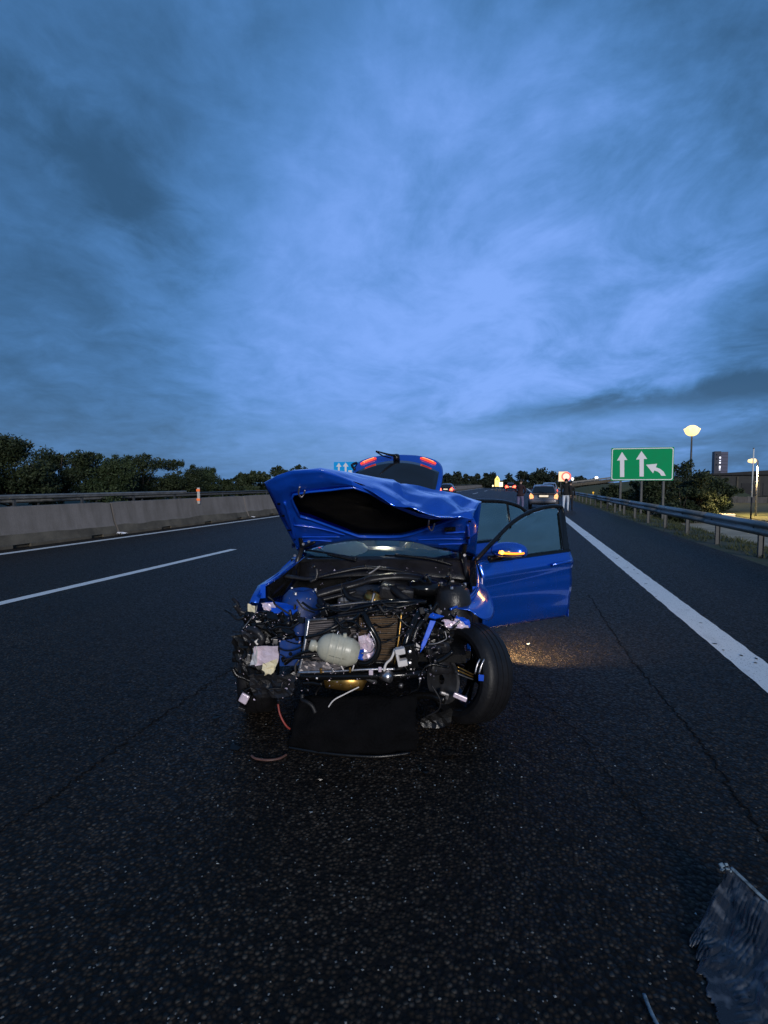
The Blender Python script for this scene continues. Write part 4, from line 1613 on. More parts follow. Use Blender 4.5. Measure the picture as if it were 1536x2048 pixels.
        tl_ = m2.build('tail_light', lamp, rt, bevel=0.012)
        if core:
            MB().lathe([(-0.03, 0.0), (-0.03, core), (0.04, core), (0.04, 0.0)], 14, Matrix.Translation((lx - s_ * 0.01, -0.01, lamp_z)) @ Matrix.Rotation(PI / 2, 4, 'Z')).build('lamp_core', M_TAILC, tl_)
        for y in (0.72, L_ - 0.78):
            wheel_parts(rt, (s_ * (hw - 0.08), y, 0.30), 0.30, 0.19, n=20) if detailed else MB().lathe([(-0.09, 0.0), (-0.09, 0.28), (-0.05, 0.3), (0.08, 0.3), (0.095, 0.26), (0.095, 0.0)], 16, Matrix.Translation((s_ * (hw - 0.08), y, 0.30))).build('wheel', M_RUB, rt)
        MB().box((s_ * (hw + 0.07), 2.55, 1.0), (0.18, 0.10, 0.13)).build('wing_mirror', paint, rt, bevel=0.03)
    m2 = MB()
    m2.grid([[Vector((x * hw, 0.02 - yq + abs(x) ** 3 * 0.10, z)) for x in np.linspace(-0.93, 0.93, 9)] for z, yq in ((0.30, 0.02), (0.36, 0.07), (0.52, 0.10), (0.585, 0.07), (0.60, 0.0))])
    m2.build('rear_bumper', paint, rt, smooth=True, solid=0.03)
    MB().box((0, -0.075, 0.36), (hw * 1.5, 0.05, 0.09)).build('bumper_strip', M_BLACK, rt, bevel=0.015)
    if plate:
        MB().box((0, -0.035, 0.80), (0.60, 0.05, 0.17)).build('plate_recess', M_BLACK, rt, bevel=0.01)
        MB().box((0, -0.068, 0.80), (0.52, 0.02, 0.115)).build('number_plate', M_PLATE, rt, bevel=0.005)
    if rails:
        for s_ in (-1, 1):
            MB().tube(smooth_path([(s_ * hw * 0.62, 0.5, H_ + 0.005), (s_ * hw * 0.62, 0.75, H_ + 0.055), (s_ * hw * 0.62, 1.9, H_ + 0.055), (s_ * hw * 0.62, 2.15, H_ + 0.01)], 4), 0.018, 6).build('roof_rail', M_ALUD, rt, smooth=True)
    MB().tube([(0.02, 0.02, 1.0), (-0.28, 0.05, 1.09)], 0.010, 5).build('rear_wiper', M_BLACK, rt)
    MB().box((0, 0.1, H_ - 0.075), (0.36, 0.03, 0.03)).build('brake_light', M_REDCAR, rt, bevel=0.005).location = (0, 0.22, 0)
    return rt


p = at_Z(1087, 1019, 0)
car('grey hatchback with lit orange tail lights stopped on the shoulder line', (p.x, p.y, 0), R(-2.0), M_GREY, M_TAILO, W_=1.76, H_=1.48, rails=True, lamp_w=0.20, lamp_h=0.36, core=0.055)
p = at_Z(1090, 1000, 0)
car('silver car parked in front of the grey hatchback, only its roof showing', (p.x + 0.6, p.y + 4, 0), R(-2.0), M_SILVER, M_TAIL, lamp_on=False, detailed=False, W_=1.8, H_=1.62, plate=False, rails=True)
car('dark car with round red tail light seen past the raised tailgate', (-9.05, 63, 0), 0, M_DARKCAR, M_TAILB, detailed=False, W_=1.78, H_=1.5, lamp_w=0.36, lamp_h=0.5, core=0.14)
p = at_d(1021, 975, 105)
car('far car with glowing red brake lights in the middle lane', (p.x, p.y, 0), 0, M_REDCAR, M_TAILB, detailed=False, W_=1.9, H_=1.6, lamp_w=0.62, lamp_h=0.70, plate=True, core=0.2)  # tail lights enlarged to take in their red glare


# ================================================================== PEOPLE
def person(base, face, label, top, legs, shoe, hairc=M_HAIR, pose=0, H_=1.76, lean=0.0, group=None, headdown=0.0, step=0.18):
    """walking figure; local +y is where it looks"""
    rt = empty('person', base, face)
    tag(rt, label, 'person', group)
    s = H_ / 1.76

    def V_(x, y, z):
        y += lean * max(0.0, z - 0.95)
        return Vector((x * s, y * s, z * s))
    st = step
    J = {
        'pelvis': (V_(0, 0, 0.97), 0.135), 'waist': (V_(0, 0.01, 1.12), 0.130), 'chest': (V_(0, 0.0, 1.33), 0.150), 'neckb': (V_(0, -0.01, 1.48), 0.075),
        'neck': (V_(0, 0.01, 1.545), 0.052), 'head1': (V_(0, 0.03 + headdown * .3, 1.62), 0.072), 'head2': (V_(0, 0.03 + headdown, 1.70 - headdown * .4), 0.078),
    }
    E = [('pelvis', 'waist'), ('waist', 'chest'), ('chest', 'neckb'), ('neckb', 'neck'), ('neck', 'head1'), ('head1', 'head2')]
    for sd, nm in ((-1, 'l'), (1, 'r')):
        f = sd * st
        J['hip' + nm] = (V_(sd * 0.095, 0.0, 0.92), 0.105)
        J['knee' + nm] = (V_(sd * 0.10, f * 0.75 + 0.04, 0.51), 0.066)
        J['ank' + nm] = (V_(sd * 0.10, f * 1.0 - 0.05, 0.10 + (0.05 if f < 0 else 0)), 0.045)
        J['toe' + nm] = (V_(sd * 0.115, f * 1.0 + 0.13, 0.035), 0.036)
        E += [('pelvis', 'hip' + nm), ('hip' + nm, 'knee' + nm), ('knee' + nm, 'ank' + nm), ('ank' + nm, 'toe' + nm)]
        J['sh' + nm] = (V_(sd * 0.175, -0.01, 1.435), 0.068)
        if pose == 0:
            J['el' + nm] = (V_(sd * 0.235, -f * 0.5 - 0.03, 1.15), 0.050)
            J['wr' + nm] = (V_(sd * 0.245, -f * 0.8 + 0.06, 0.91), 0.036)
        else:
            J['el' + nm] = (V_(sd * 0.27, 0.0, 1.17), 0.052)
            J['wr' + nm] = (V_(sd * 0.15, 0.20, 1.05), 0.036)
        w0 = J['wr' + nm][0]
        dirv = (w0 - J['el' + nm][0]).normalized()
        J['palm' + nm] = (w0 + dirv * 0.085 * s, 0.034)
        E += [('chest', 'sh' + nm), ('sh' + nm, 'el' + nm), ('el' + nm, 'wr' + nm), ('wr' + nm, 'palm' + nm)]
    names = list(J)
    me = bpy.data.meshes.new('person_body')
    me.from_pydata([tuple(J[n][0]) for n in names], [(names.index(a), names.index(b)) for a, b in E], [])
    o = bpy.data.objects.new('tmp', me)
    COL.objects.link(o)
    md = o.modifiers.new('skin', 'SKIN')
    sk = me.skin_vertices[0].data
    for i, n in enumerate(names):
        r = J[n][1] * s
        sk[i].radius = (r, r * (0.78 if n in ('pelvis', 'waist', 'chest') else 1.0))
        sk[i].use_root = (n == 'pelvis')
    o.modifiers.new('sub', 'SUBSURF').levels = 2
    dg = bpy.context.evaluated_depsgraph_get()
    nm_ = bpy.data.meshes.new_from_object(o.evaluated_get(dg))
    COL.objects.unlink(o)
    bpy.data.objects.remove(o)
    for q in (top, legs, shoe, M_SKIN):
        nm_.materials.append(q)
    for pl in nm_.polygons:
        c = pl.center
        z = c.z / s
        hand = min((c - J['palml'][0]).length, (c - J['palmr'][0]).length) < 0.085 * s
        arm = abs(c.x) / s > 0.20 and z > 0.86
        pl.material_index = 3 if (hand or z > 1.535) else (0 if (z > 0.93 or arm) else (1 if z > 0.095 else 2))
        pl.use_smooth = True
    nm_.name = 'body'
    bo = bpy.data.objects.new('body', nm_)
    COL.objects.link(bo)
    bo.parent = rt
    hd = J['head2'][0]
    hdc = hd * 0.6 + J['head1'][0] * 0.4
    m2 = MB()          # hair: shell over the back and top of the skull
    rows = []
    for i in range(8):
        th_ = PI * 0.62 * i / 7
        rows.append([hdc + Vector((math.sin(th_) * math.cos(a) * 0.092 * s, -0.006 + math.sin(th_) * math.sin(a) * (0.104 if math.sin(a) < 0 else 0.085) * s, (0.02 + math.cos(th_) * 0.110) * s)) for a in np.linspace(PI * 0.92, PI * 2.08, 13)])
    m2.grid(rows)
    rows = [[hdc + Vector((math.sin(th_) * math.cos(a) * 0.092 * s, math.sin(th_) * math.sin(a) * 0.085 * s, (0.02 + math.cos(th_) * 0.110) * s)) for a in np.linspace(0.08 * PI * -1, PI * 1.08, 9)] for th_ in np.linspace(0, PI * 0.36, 4)]
    m2.grid(rows)
    m2.build('hair', hairc, rt, smooth=True, solid=0.012)
    # face
    m2 = MB()
    m2.lathe([(-0.02, 0.0), (0.0, 0.011), (0.018, 0.008), (0.03, 0.0)], 8, Matrix.Translation(hdc + Vector((0, 0.092 * s, -0.02))) @ Matrix.Rotation(PI / 2, 4, 'Y'))
    for sd in (-1, 1):
        m2.lathe([(-0.012, 0.0), (-0.008, 0.026), (0.008, 0.026), (0.012, 0.0)], 10, Matrix.Translation(hdc + Vector((sd * 0.083 * s, 0.0, -0.02))))
    m2.build('nose_and_ears', M_SKIN, rt, smooth=True)
    m2 = MB()
    for sd in (-1, 1):
        m2.lathe([(-0.012, 0.0), (-0.008, 0.009), (0.008, 0.009), (0.012, 0.0)], 8, Matrix.Translation(hdc + Vector((sd * 0.032 * s, 0.078 * s, 0.01))))
    m2.box(hdc + Vector((0, 0.080 * s, -0.062)), (0.045, 0.012, 0.010))
    m2.build('eyes_and_mouth', M_HAIR, rt)
    # fingers
    m2 = MB()
    for nm in 'lr':
        pm, wr = J['palm' + nm][0], J['wr' + nm][0]
        dv_ = (pm - wr).normalized()
        side = Vector((0, 1, 0)) - dv_ * dv_.y
        side.normalize()
        inn = dv_.cross(side)
        for k_ in range(4):
            b0 = pm + side * (0.024 - 0.016 * k_) * s + dv_ * 0.02
            ln = (0.075, 0.083, 0.077, 0.060)[k_] * s
            m2.tube([b0, b0 + dv_ * ln * 0.5 + inn * 0.006, b0 + dv_ * ln * 0.92 + inn * 0.024], [0.0095, 0.0085, 0.0065], 6)
        b0 = pm + side * 0.026 * s - dv_ * 0.03
        m2.tube([b0, b0 + side * 0.028 + dv_ * 0.03, b0 + side * 0.034 + dv_ * 0.062], [0.011, 0.010, 0.007], 6)
    m2.build('fingers', M_SKIN, rt, smooth=True)
    # hem and collar of the jacket
    m2 = MB()
    rows = []
    for z, k_ in ((0.90, 1.16), (0.95, 1.17), (1.02, 1.10)):
        rows.append([V_(math.cos(a) * 0.155 * k_, math.sin(a) * 0.120 * k_ + 0.0, z) for a in np.linspace(0, 2 * PI, 20)[:-1]])
    m2.grid(rows, close=True)
    m2.build('jacket_hem', top, rt, smooth=True, solid=0.012)
    return rt


p = at_Z(1131, 1023.5, 0)
person((p.x, p.y, 0), R(-8), 'man in black jacket and pale jeans walking away beside the grey car', M_JACKET, M_JEANW, M_SHOE, lean=0.10, headdown=0.05, H_=1.80, step=0.16, group='people walking away on the shoulder')
p = at_Z(1141, 1022, 0)
person((p.x + 0.02, p.y + 0.5, 0), R(-6), 'person in all dark clothes half hidden right of the man in pale jeans', M_JACKET, M_DARKT, M_RUB, H_=1.66, step=-0.12, group='people walking away on the shoulder')
p = at_Z(1040, 1026, 0)
person((p.x, p.y, 0), R(-20), 'person in dark maroon top and violet grey trousers left of the grey car', M_MAROON, M_JEANP, M_RUB, pose=1, H_=1.76, step=0.08, lean=0.05)

# ================================================================== THE WRECK
WO = h2w(CAR_A, CAR_D, 0)
car_e = empty('wrecked_car', WO.to_tuple(), YAW - CAR_ROT)
tag(car_e, 'blue wrecked hatchback with smashed open front, raised hood and open doors', 'car')


def part(mb_, name, m, parent=None, **kw):
    return mb_.build(name, m, parent or car_e, **kw)


def poly_panel(name, pts, m, thick=0.004, parent=None, bevel=0.0):
    pts = [Vector(p) for p in pts]
    nrm = Vector((0, 0, 0))
    for i in range(len(pts)):
        nrm += pts[i].cross(pts[(i + 1) % len(pts)])
    nrm.normalize()
    return part(MB().prism([p_ - nrm * thick / 2 for p_ in pts], nrm * thick), name, m, parent, bevel=bevel)


def crumple(c00, c10, c11, c01, nu, nv, amp, seed, name, m, parent=None, thick=0.003, smooth=False, freq=9.0):
    c00, c10, c11, c01 = map(Vector, (c00, c10, c11, c01))
    nrm = (c10 - c00).cross(c01 - c00).normalized()
    rr_ = random.Random(seed)
    rows = []
    for j in range(nv + 1):
        v = j / nv
        row = []
        for i in range(nu + 1):
            u = i / nu
            p_ = (c00 * (1 - u) + c10 * u) * (1 - v) + (c01 * (1 - u) + c11 * u) * v
            dsp = noise.noise(p_ * freq + Vector((seed, 0, 0))) * amp * 1.6 + rr_.uniform(-amp, amp) * 0.5
            edge = 0.35 * amp
            row.append(p_ + nrm * dsp + Vector((rr_.uniform(-edge, edge), 0, rr_.uniform(-edge, edge))))
        rows.append(row)
    return part(MB().grid(rows), name, m, parent, smooth=smooth, solid=thick)


def hose(name, pts, r, m, parent=None, n=8, sm=6, ribs=False):
    p_ = smooth_path(pts, sm)
    if ribs:
        rs = [r * (1.0 if i % 2 else 0.84) for i in range(len(p_))]
    else:
        rs = r
    return part(MB().tube(p_, rs, n), name, m, parent, smooth=True)


# ---------- body shell behind the windscreen
rows = []
for y, hw_, z in ((1.36, 0.545, 1.345), (1.6, 0.555, 1.40), (2.1, 0.56, 1.425), (2.7, 0.555, 1.415), (3.22, 0.53, 1.375)):
    rows.append([Vector((x * hw_, y, z - 0.05 * abs(x) ** 3)) for x in np.linspace(-1, 1, 9)])
part(MB().grid(rows), 'roof', M_PAINT, solid=0.03, smooth=True)
for s_ in (-1, 1):
    part(MB().tube(smooth_path([(s_ * 0.625, 0.80, 0.99), (s_ * 0.60, 1.05, 1.18), (s_ * 0.555, 1.42, 1.35)], 4), 0.035, 8), 'windscreen_pillar', M_PAINT, smooth=True)
    part(MB().tube(smooth_path([(s_ * 0.555, 1.42, 1.35), (s_ * 0.575, 2.2, 1.40), (s_ * 0.55, 3.2, 1.355)], 4), 0.035, 8), 'roof_frame', M_PAINT, smooth=True)
    part(MB().tube(smooth_path([(s_ * 0.80, 1.86, 0.35), (s_ * 0.78, 1.90, 0.95), (s_ * 0.58, 1.98, 1.38)], 4), 0.05, 8), 'centre_pillar', M_BLACK, smooth=True)
    # rear quarter panel with wheel arch
    pts = []
    arch = [(2.69 + 0.36 * math.cos(a), 0.31 + 0.36 * math.sin(a)) for a in np.linspace(PI, 0, 14)]
    outline = [(2.42, 0.95), (2.36, 0.62), (2.30, 0.31)] + arch + [(3.40, 0.36), (3.50, 0.60), (3.46, 0.90), (3.30, 1.02), (3.22, 1.36), (2.95, 1.38), (2.62, 1.12)]
    xf = lambda z: s_ * (0.875 - 0.28 * max(0, z - 0.9) - 0.05 * max(0, 0.5 - z))
    part(MB().prism([Vector((xf(z), y, z)) for y, z in outline], (-s_ * 0.04, 0, 0)), 'quarter_panel', M_PAINT)
    part(MB().box((s_ * 0.80, 1.55, 0.28), (0.14, 1.7, 0.16)), 'sill', M_PAINT, bevel=0.03)
# closed doors on the far side
for (ya, yb, nm) in ((0.78, 1.86, 'door'), (1.88, 2.40, 'door')):
    rows = [[Vector((-(0.845 + 0.03 * math.sin((z - 0.3) / 0.65 * PI) - 0.16 * max(0, (z - 0.70) / 0.24) ** 1.6), y, z)) for z in np.linspace(0.33, 0.935, 8)] for y in np.linspace(ya, yb, 6)]
    dr = part(MB().grid(rows), nm, M_PAINT, solid=0.05, smooth=True)
    zt3 = 1.33
    MB().prism([Vector((-0.685, ya + (0.30 if ya < 1 else 0.02), 0.95)), Vector((-0.685, yb - 0.03, 0.95)), Vector((-0.575, yb - 0.03, zt3)), Vector((-0.575, ya + (0.62 if ya < 1 else 0.02), zt3))], (0.006, 0, 0.003)).build('side_window', M_GLASS, dr)
part(MB().box((0, 1.95, 0.22), (1.56, 2.6, 0.06)), 'floor_pan', M_BLACK)
rows = [[Vector((x * 0.86, 3.42 + 0.10 * (1 - abs(x) ** 2.5) + dy, z)) for x in np.linspace(-1, 1, 11)] for z, dy in ((0.28, -0.03), (0.36, 0.04), (0.56, 0.06), (0.68, 0.02))]
part(MB().grid(rows), 'rear_bumper', M_PAINT, solid=0.03, smooth=True)
for s_ in (-1, 1):
    part(MB().box((s_ * 0.70, 3.44, 0.84), (0.26, 0.12, 0.17)), 'tail_light', M_TAIL, bevel=0.03)
# interior
for s_ in (-1, 1):
    st = part(MB().box((s_ * 0.36, 1.62, 0.50), (0.50, 0.52, 0.16)), 'seat', M_SEAT, bevel=0.05)
    MB().box((s_ * 0.36, 1.95, 0.84), (0.48, 0.14, 0.66), Matrix.Rotation(R(-16), 3, 'X')).build('seat_back', M_SEAT, st, bevel=0.05)
    MB().box((s_ * 0.36, 2.06, 1.22), (0.26, 0.10, 0.17), Matrix.Rotation(R(-12), 3, 'X')).build('headrest', M_SEAT, st, bevel=0.04)
part(MB().box((0, 2.55, 0.62), (1.2, 0.6, 0.42)), 'rear_seat', M_SEAT, bevel=0.06)
rows = [[Vector((x * 0.68, y, z + 0.02 * math.cos(x * 3))) for x in np.linspace(-1, 1, 9)] for y, z in ((0.86, 0.955), (1.02, 1.00), (1.16, 0.985), (1.22, 0.90), (1.18, 0.66))]
part(MB().grid(rows), 'dashboard', M_DARKG, solid=0.02, smooth=True)
m_ = MB()
m_.tube([Vector((0.36 + 0.18 * math.cos(a), 1.33 + 0.05 * math.sin(a), 0.90 + 0.17 * math.sin(a))) for a in np.linspace(0, 2 * PI, 25)], 0.014, 8)
m_.tube([(0.36, 1.33, 0.90), (0.36, 1.20, 0.86)], 0.03, 8)
m_.box((0.36, 1.32, 0.90), (0.34, 0.03, 0.06))
part(m_, 'steering_wheel', M_BLACK, smooth=True)

# ---------- windscreen, airbag, trim
rows = []
for t in np.linspace(0, 1, 6):
    y, z = 0.74 + 0.64 * t, 0.985 + 0.355 * t
    hw_ = 0.66 - 0.11 * t
    rows.append([Vector((x * hw_, y - 0.09 * (1 - t * 0.4) * (1 - x * x) * 1.0, z)) for x in np.linspace(-1, 1, 11)])
part(MB().grid(rows), 'windscreen', M_SCREEN, smooth=True)
# cabin lamp, on because the doors stand open
part(MB().lathe([(-0.012, 0.0), (-0.012, 0.05), (0.0, 0.06), (0.008, 0.05), (0.008, 0.0)], 14, Matrix.Translation((0, 1.42, 1.325)) @ Matrix.Rotation(PI / 2, 4, 'Y')), 'cabin_lamp', mat('lit cabin lens', (1, .9, .75), 0.3, emit=(1.0, 0.86, 0.62), estr=3.0))
ld = bpy.data.lights.new('cabin_light', 'POINT')
ld.energy = 13
ld.color = (1.0, 0.88, 0.70)
ld.shadow_soft_size = 0.05
lo = bpy.data.objects.new('cabin_light', ld)
COL.objects.link(lo)
lo.parent = car_e
lo.location = (0, 1.40, 1.27)
# deployed passenger airbag pressed against the windscreen
m_ = MB()
rows = []
ab = L(690, 1098, 0.90)
for i in range(11):
    th_ = PI * i / 10
    rows.append([ab + Vector((0.185 * math.sin(th_) * math.cos(a) * (1 + .25 * noise.noise(Vector((math.cos(a) * 1.5, math.sin(a) * 1.5, i * .5)))), 0.10 * math.sin(th_) * math.sin(a), 0.075 * math.cos(th_) + 0.03 * noise.noise(Vector((math.cos(a) * 2, i * .6, math.sin(a) * 2 + 3))))) for a in np.linspace(0, 2 * PI, 21)[:-1]])
m_.grid(rows, close=True)
part(m_, 'airbag', M_FABRIC, smooth=True)
c0 = L(812, 1108, 1.0)
part(MB().prism([L(806, 1107, 0.98), L(812, 1107, 0.98), L(828, 1083, 1.05), L(815, 1083, 1.05)], (0, 0.02, 0.004)), 'torn_trim', M_PAPER)
# cowl panel under the windscreen
rows = []
for (pyo, y, dz) in ((1112, 0.66, 0), (1122, 0.62, 0), (1140, 0.56, 0.0), (1152, 0.50, -0.05)):
    rows.append([L(px, pyo + (abs(px - 770) / 170) ** 2 * 9 + random.uniform(-1.5, 1.5), y) for px in np.linspace(600, 945, 12)])
part(MB().grid(rows), 'cowl_panel', M_DARKG, solid=0.012, smooth=True)
rows = []
for (pyo, y) in ((1139, 0.575), (1144, 0.545), (1149, 0.56)):
    rows.append([L(px, pyo + (abs(px - 770) / 170) ** 2 * 10, y) for px in np.linspace(612, 930, 12)])
part(MB().grid(rows), 'cowl_seal', M_BLACKG, solid=0.012, smooth=True)
hose('wiper_arm', [L(655, 1108, 0.60), L(690, 1116, 0.58), L(712, 1121, 0.57)], 0.012, M_BLACK)
hose('wiper_blade', [L(612, 1100, 0.66), L(660, 1107, 0.62), L(715, 1117, 0.60)], 0.008, M_BLACKG)
hose('wiper_arm', [L(790, 1110, 0.60), L(860, 1118, 0.58), L(905, 1130, 0.57)], 0.011, M_BLACK)
hose('wiper_blade', [L(770, 1111, 0.64), L(830, 1113, 0.62), L(890, 1121, 0.60)], 0.008, M_BLACKG)

# ---------- hood: stamped inner frame with a big opening over felt, crumpled outer skin
HP0 = L(770, 1085, 0.66)
HP1 = L(745, 1000, 0.12)
hn = Vector((1, 0, 0)).cross(HP1 - HP0).normalized()


def Hp(px, py, off=0.0):
    p_ = Lpl(px, py, HP0, hn)
    if off:
        p_ = p_ + (hn if hn.y > 0 else -hn) * off
    return p_


outer = [(597, 1101), (578, 1055), (556, 1015), (540, 985), (530, 967), (552, 953), (580, 943), (610, 940), (640, 939), (672, 950), (703, 962), (738, 980), (772, 1000), (805, 1014), (838, 1027),
         (868, 1033), (905, 1031), (945, 1031), (954, 1050), (953, 1085), (950, 1113), (915, 1104), (870, 1096), (830, 1084), (790, 1081), (745, 1080), (705, 1079), (668, 1085), (640, 1090), (615, 1097)]
inner = [(600, 1030), (594, 1018), (588, 1006), (584, 994), (588, 986), (601, 984), (618, 981), (640, 979), (662, 977), (685, 974), (708, 972), (738, 982), (770, 1001), (802, 1015), (834, 1028),
         (862, 1034), (895, 1033), (917, 1033), (905, 1037), (888, 1044), (868, 1051), (845, 1059), (825, 1066), (803, 1071), (775, 1072), (745, 1072), (718, 1071), (690, 1061), (655, 1048), (622, 1036)]
NR = 6
rows = []
rr_ = random.Random(2)
for j in range(NR + 1):
    t = j / NR
    row = []
    for (ox_, oy_), (ix_, iy_) in zip(outer, inner):
        px, py = ox_ + (ix_ - ox_) * t, oy_ + (iy_ - oy_) * t
        rel = 0.0
        rel += 0.012 * math.sin(t * PI) ** 2
        rel += 0.010 * math.sin((py - 1040) * 0.16) * (1 if py > 1035 else 0.3) * math.sin(t * PI)
        rel += 0.008 * noise.noise(Vector((px * 0.02, py * 0.03, 1.0)))
        row.append(Hp(px, py, 0.0 - rel))
    rows.append(row)
hood = part(MB().grid(rows, close=True), 'hood', M_PAINTI, solid=0.004, auto=24)
# rolled rim round the opening
MB().tube([Hp(px, py, -0.012) for px, py in inner + inner[:1]], 0.008, 6).build('opening_rim', M_PAINTI, hood, smooth=True)
# felt
fc = Hp(745, 1020, 0.035)
frows = []
for t in (1.0, 0.75, 0.5, 0.25, 0.02):
    frows.append([Hp(745 + (ix_ * 1.0 - 745) * (0.985 + 0.03) * t, 1022 + (iy_ - 1022) * 1.03 * t, 0.03 + 0.012 * noise.noise(Vector((ix_ * .02, t * 3, 0)))) for ix_, iy_ in inner])
MB().grid(frows, close=True).build('hood_liner', M_FELT, hood, smooth=True, solid=0.004)
# outer skin behind, following the same crumple, then the lip folded towards the camera
SK = [  # hinge, middle, ridge, lip  (px, py, distance behind the frame / own y for the lip)
    [(596, 1102, .70), (560, 1034, .40), (528, 966, .07), (533, 969, .00)],
    [(618, 1098, .70), (585, 1030, .43), (555, 951, .09), (560, 958, .01)],
    [(650, 1090, .71), (620, 1025, .45), (588, 940, .12), (596, 949, .02)],
    [(690, 1083, .72), (665, 1022, .47), (637, 936.5, .14), (648, 946, .02)],
    [(735, 1081, .72), (718, 1020, .48), (692, 944.5, .24), (700, 967, -.01)],
    [(775, 1081, .72), (760, 1022, .50), (742, 952, .34), (745, 985, -.03)],
    [(805, 1082, .72), (795, 1025, .52), (786, 958, .42), (783, 1004, -.04)],
    [(838, 1086, .72), (832, 1028, .50), (800, 968, .30), (812, 1017, -.03)],
    [(868, 1096, .72), (862, 1032, .52), (838, 971, .42), (846, 1026, -.03)],
    [(900, 1102, .71), (900, 1040, .52), (888, 983, .44), (880, 1030, -.02)],
    [(932, 1107, .70), (935, 1048, .50), (925, 993, .44), (915, 1035, .00)],
    [(951, 1114, .70), (957, 1052, .46), (963, 1001, .40), (946, 1037, .02)],
]
rows = []
for ci, colm in enumerate(SK):
    a_, b_, c_, d_ = [L(*q) for q in colm]
    row = [a_, a_.lerp(b_, .5), b_, b_.lerp(c_, .55), c_]
    rnd_ = random.Random(100 + ci)
    for t in (0.22, 0.45, 0.68, 0.88):
        q = c_.lerp(d_, t)
        bulge = 0.016 * math.sin(t * PI) * min(1.0, ci / 4)
        q = q + Vector((rnd_.uniform(-.006, .006), rnd_.uniform(-.012, .012), bulge + rnd_.uniform(-.010, .010) * min(1, ci / 5)))
        row.append(q)
    row.append(d_)
    rows.append(row)
dense = []
nr, nc = len(rows), len(rows[0])


def tri(t):
    return abs((t % 1.0) - 0.5) * 2.0


DI, DJ = 6, 4
for i in range((nr - 1) * DI + 1):
    fi = i / DI
    i0 = min(int(fi), nr - 2)
    fa = fi - i0
    row = []
    for j in range((nc - 1) * DJ + 1):
        fj = j / DJ
        j0 = min(int(fj), nc - 2)
        fb = fj - j0
        p_ = (rows[i0][j0] * (1 - fb) + rows[i0][j0 + 1] * fb) * (1 - fa) + (rows[i0 + 1][j0] * (1 - fb) + rows[i0 + 1][j0 + 1] * fb) * fa
        wgt = max(0.0, min(1.0, (fj - 3.4) / 1.0)) * (0.12 + 0.88 * max(0.0, min(1, (fi - 3.5) / 3.0)))
        nz = noise.noise(Vector((fi * 0.5, fj * 0.4, 3.0)))
        f1 = tri(fi * 0.33 + fj * 0.16 + 0.35 * nz + 0.1)
        f2 = tri(fi * 0.21 - fj * 0.37 + 0.30 * nz + 0.62)
        f3 = noise.noise(Vector((p_.x * 26, p_.y * 22, p_.z * 12)))
        ds = 0.034 * (f1 - 0.55) + 0.018 * (f2 - 0.5) + 0.0025 * f3
        p_ = p_ + Vector((0, -0.30, 0.85)) * wgt * ds
        row.append(p_)
    dense.append(row)
MB().grid(dense).build('hood_skin', M_PAINT, hood, auto=20, solid=0.004)
# stamped ribs and slots of the frame
for pts_, r_ in (([(588, 1046), (640, 1053), (690, 1066)], .006), ([(604, 1070), (640, 1070), (680, 1070)], .005), ([(606, 1080), (632, 1077), (664, 1079)], .006),
                 ([(890, 1062), (915, 1061), (930, 1060)], .006), ([(835, 1076), (880, 1074), (926, 1074)], .005), ([(876, 1085), (905, 1084), (930, 1084)], .006), ([(570, 1000), (582, 1040), (590, 1075)], .009), ([(935, 1045), (937, 1070), (938, 1100)], .009)):
    MB().tube(smooth_path([Hp(px, py, -0.017) for px, py in pts_], 5), r_, 7).build('stamped_rib', M_PAINTI, hood, smooth=True)
for (px, py, w_, h_) in ((559, 1001, 6, 3.5), (567, 1025, 7, 3), (580, 1054, 8, 3), (936, 1069, 7, 4), (890, 1092, 7, 4), (939, 1036, 6, 3), (588, 1085, 6, 8)):
    MB().prism([Hp(px - w_ / 2, py - h_ / 2, -0.026), Hp(px + w_ / 2, py - h_ / 2, -0.026), Hp(px + w_ / 2, py + h_ / 2, -0.026), Hp(px - w_ / 2, py + h_ / 2, -0.026)], hn * 0.004).build('slot', M_BLACK, hood)
lab_ = MB().prism([Hp(889, 1049, -0.024), Hp(911, 1048, -0.024), Hp(911, 1056, -0.024), Hp(889, 1057, -0.024)], hn * 0.004).build('warning_label', M_BLACK, hood)
for a0, a1 in (((892, 1053), (898, 1053)), ((899.5, 1052.5), (904, 1052)), ((905, 1054), (909, 1054))):
    MB().prism([Hp(a0[0], a0[1] - 0.8, -0.030), Hp(a1[0], a1[1] - 0.8, -0.030), Hp(a1[0], a1[1] + 0.9, -0.030), Hp(a0[0], a0[1] + 0.9, -0.030)], hn * 0.002).build('label_mark', M_CREAM, lab_) if False else None
# striker loops
for (px, py, sgn) in ((604, 975, 1), (862, 1042, 1)):
    c_ = Hp(px, py, -0.03)
    MB().tube(smooth_path([Hp(px - 4, py - 7, -0.02), Hp(px - 5, py + 2, -0.045), Hp(px + 2, py + 8, -0.045), Hp(px + 7, py, -0.02)], 5), 0.006, 7).build('striker', M_ALU, hood, smooth=True)
# hinges and gas strut
for (a_, b_, c_) in (((600, 1072, .60), (604, 1096, .62), (588, 1140, .55)), ((930, 1088, .60), (927, 1110, .62), (936, 1165, .50))):
    part(MB().tube([L(*a_), L(*b_)], 0.018, 8), 'hood_hinge', M_BLACK)
    part(MB().tube([L(*b_), L(*c_)], 0.020, 8), 'gas_strut', M_DARKG, smooth=True)
hose('hinge_bracket', [L(604, 1094, .60), L(616, 1090, .58), L(630, 1084, .56)], 0.012, M_BLACK)
for (px, py) in ((607, 1088), (618, 1083), (590, 1111), (929, 1110)):
    part(MB().lathe([(-0.006, 0), (-0.006, 0.011), (0.006, 0.009), (0.008, 0)], 10, Matrix.Translation(L(px, py, 0.545)) @ Matrix.Rotation(PI / 2, 4, 'Z')), 'bolt', M_ALU)

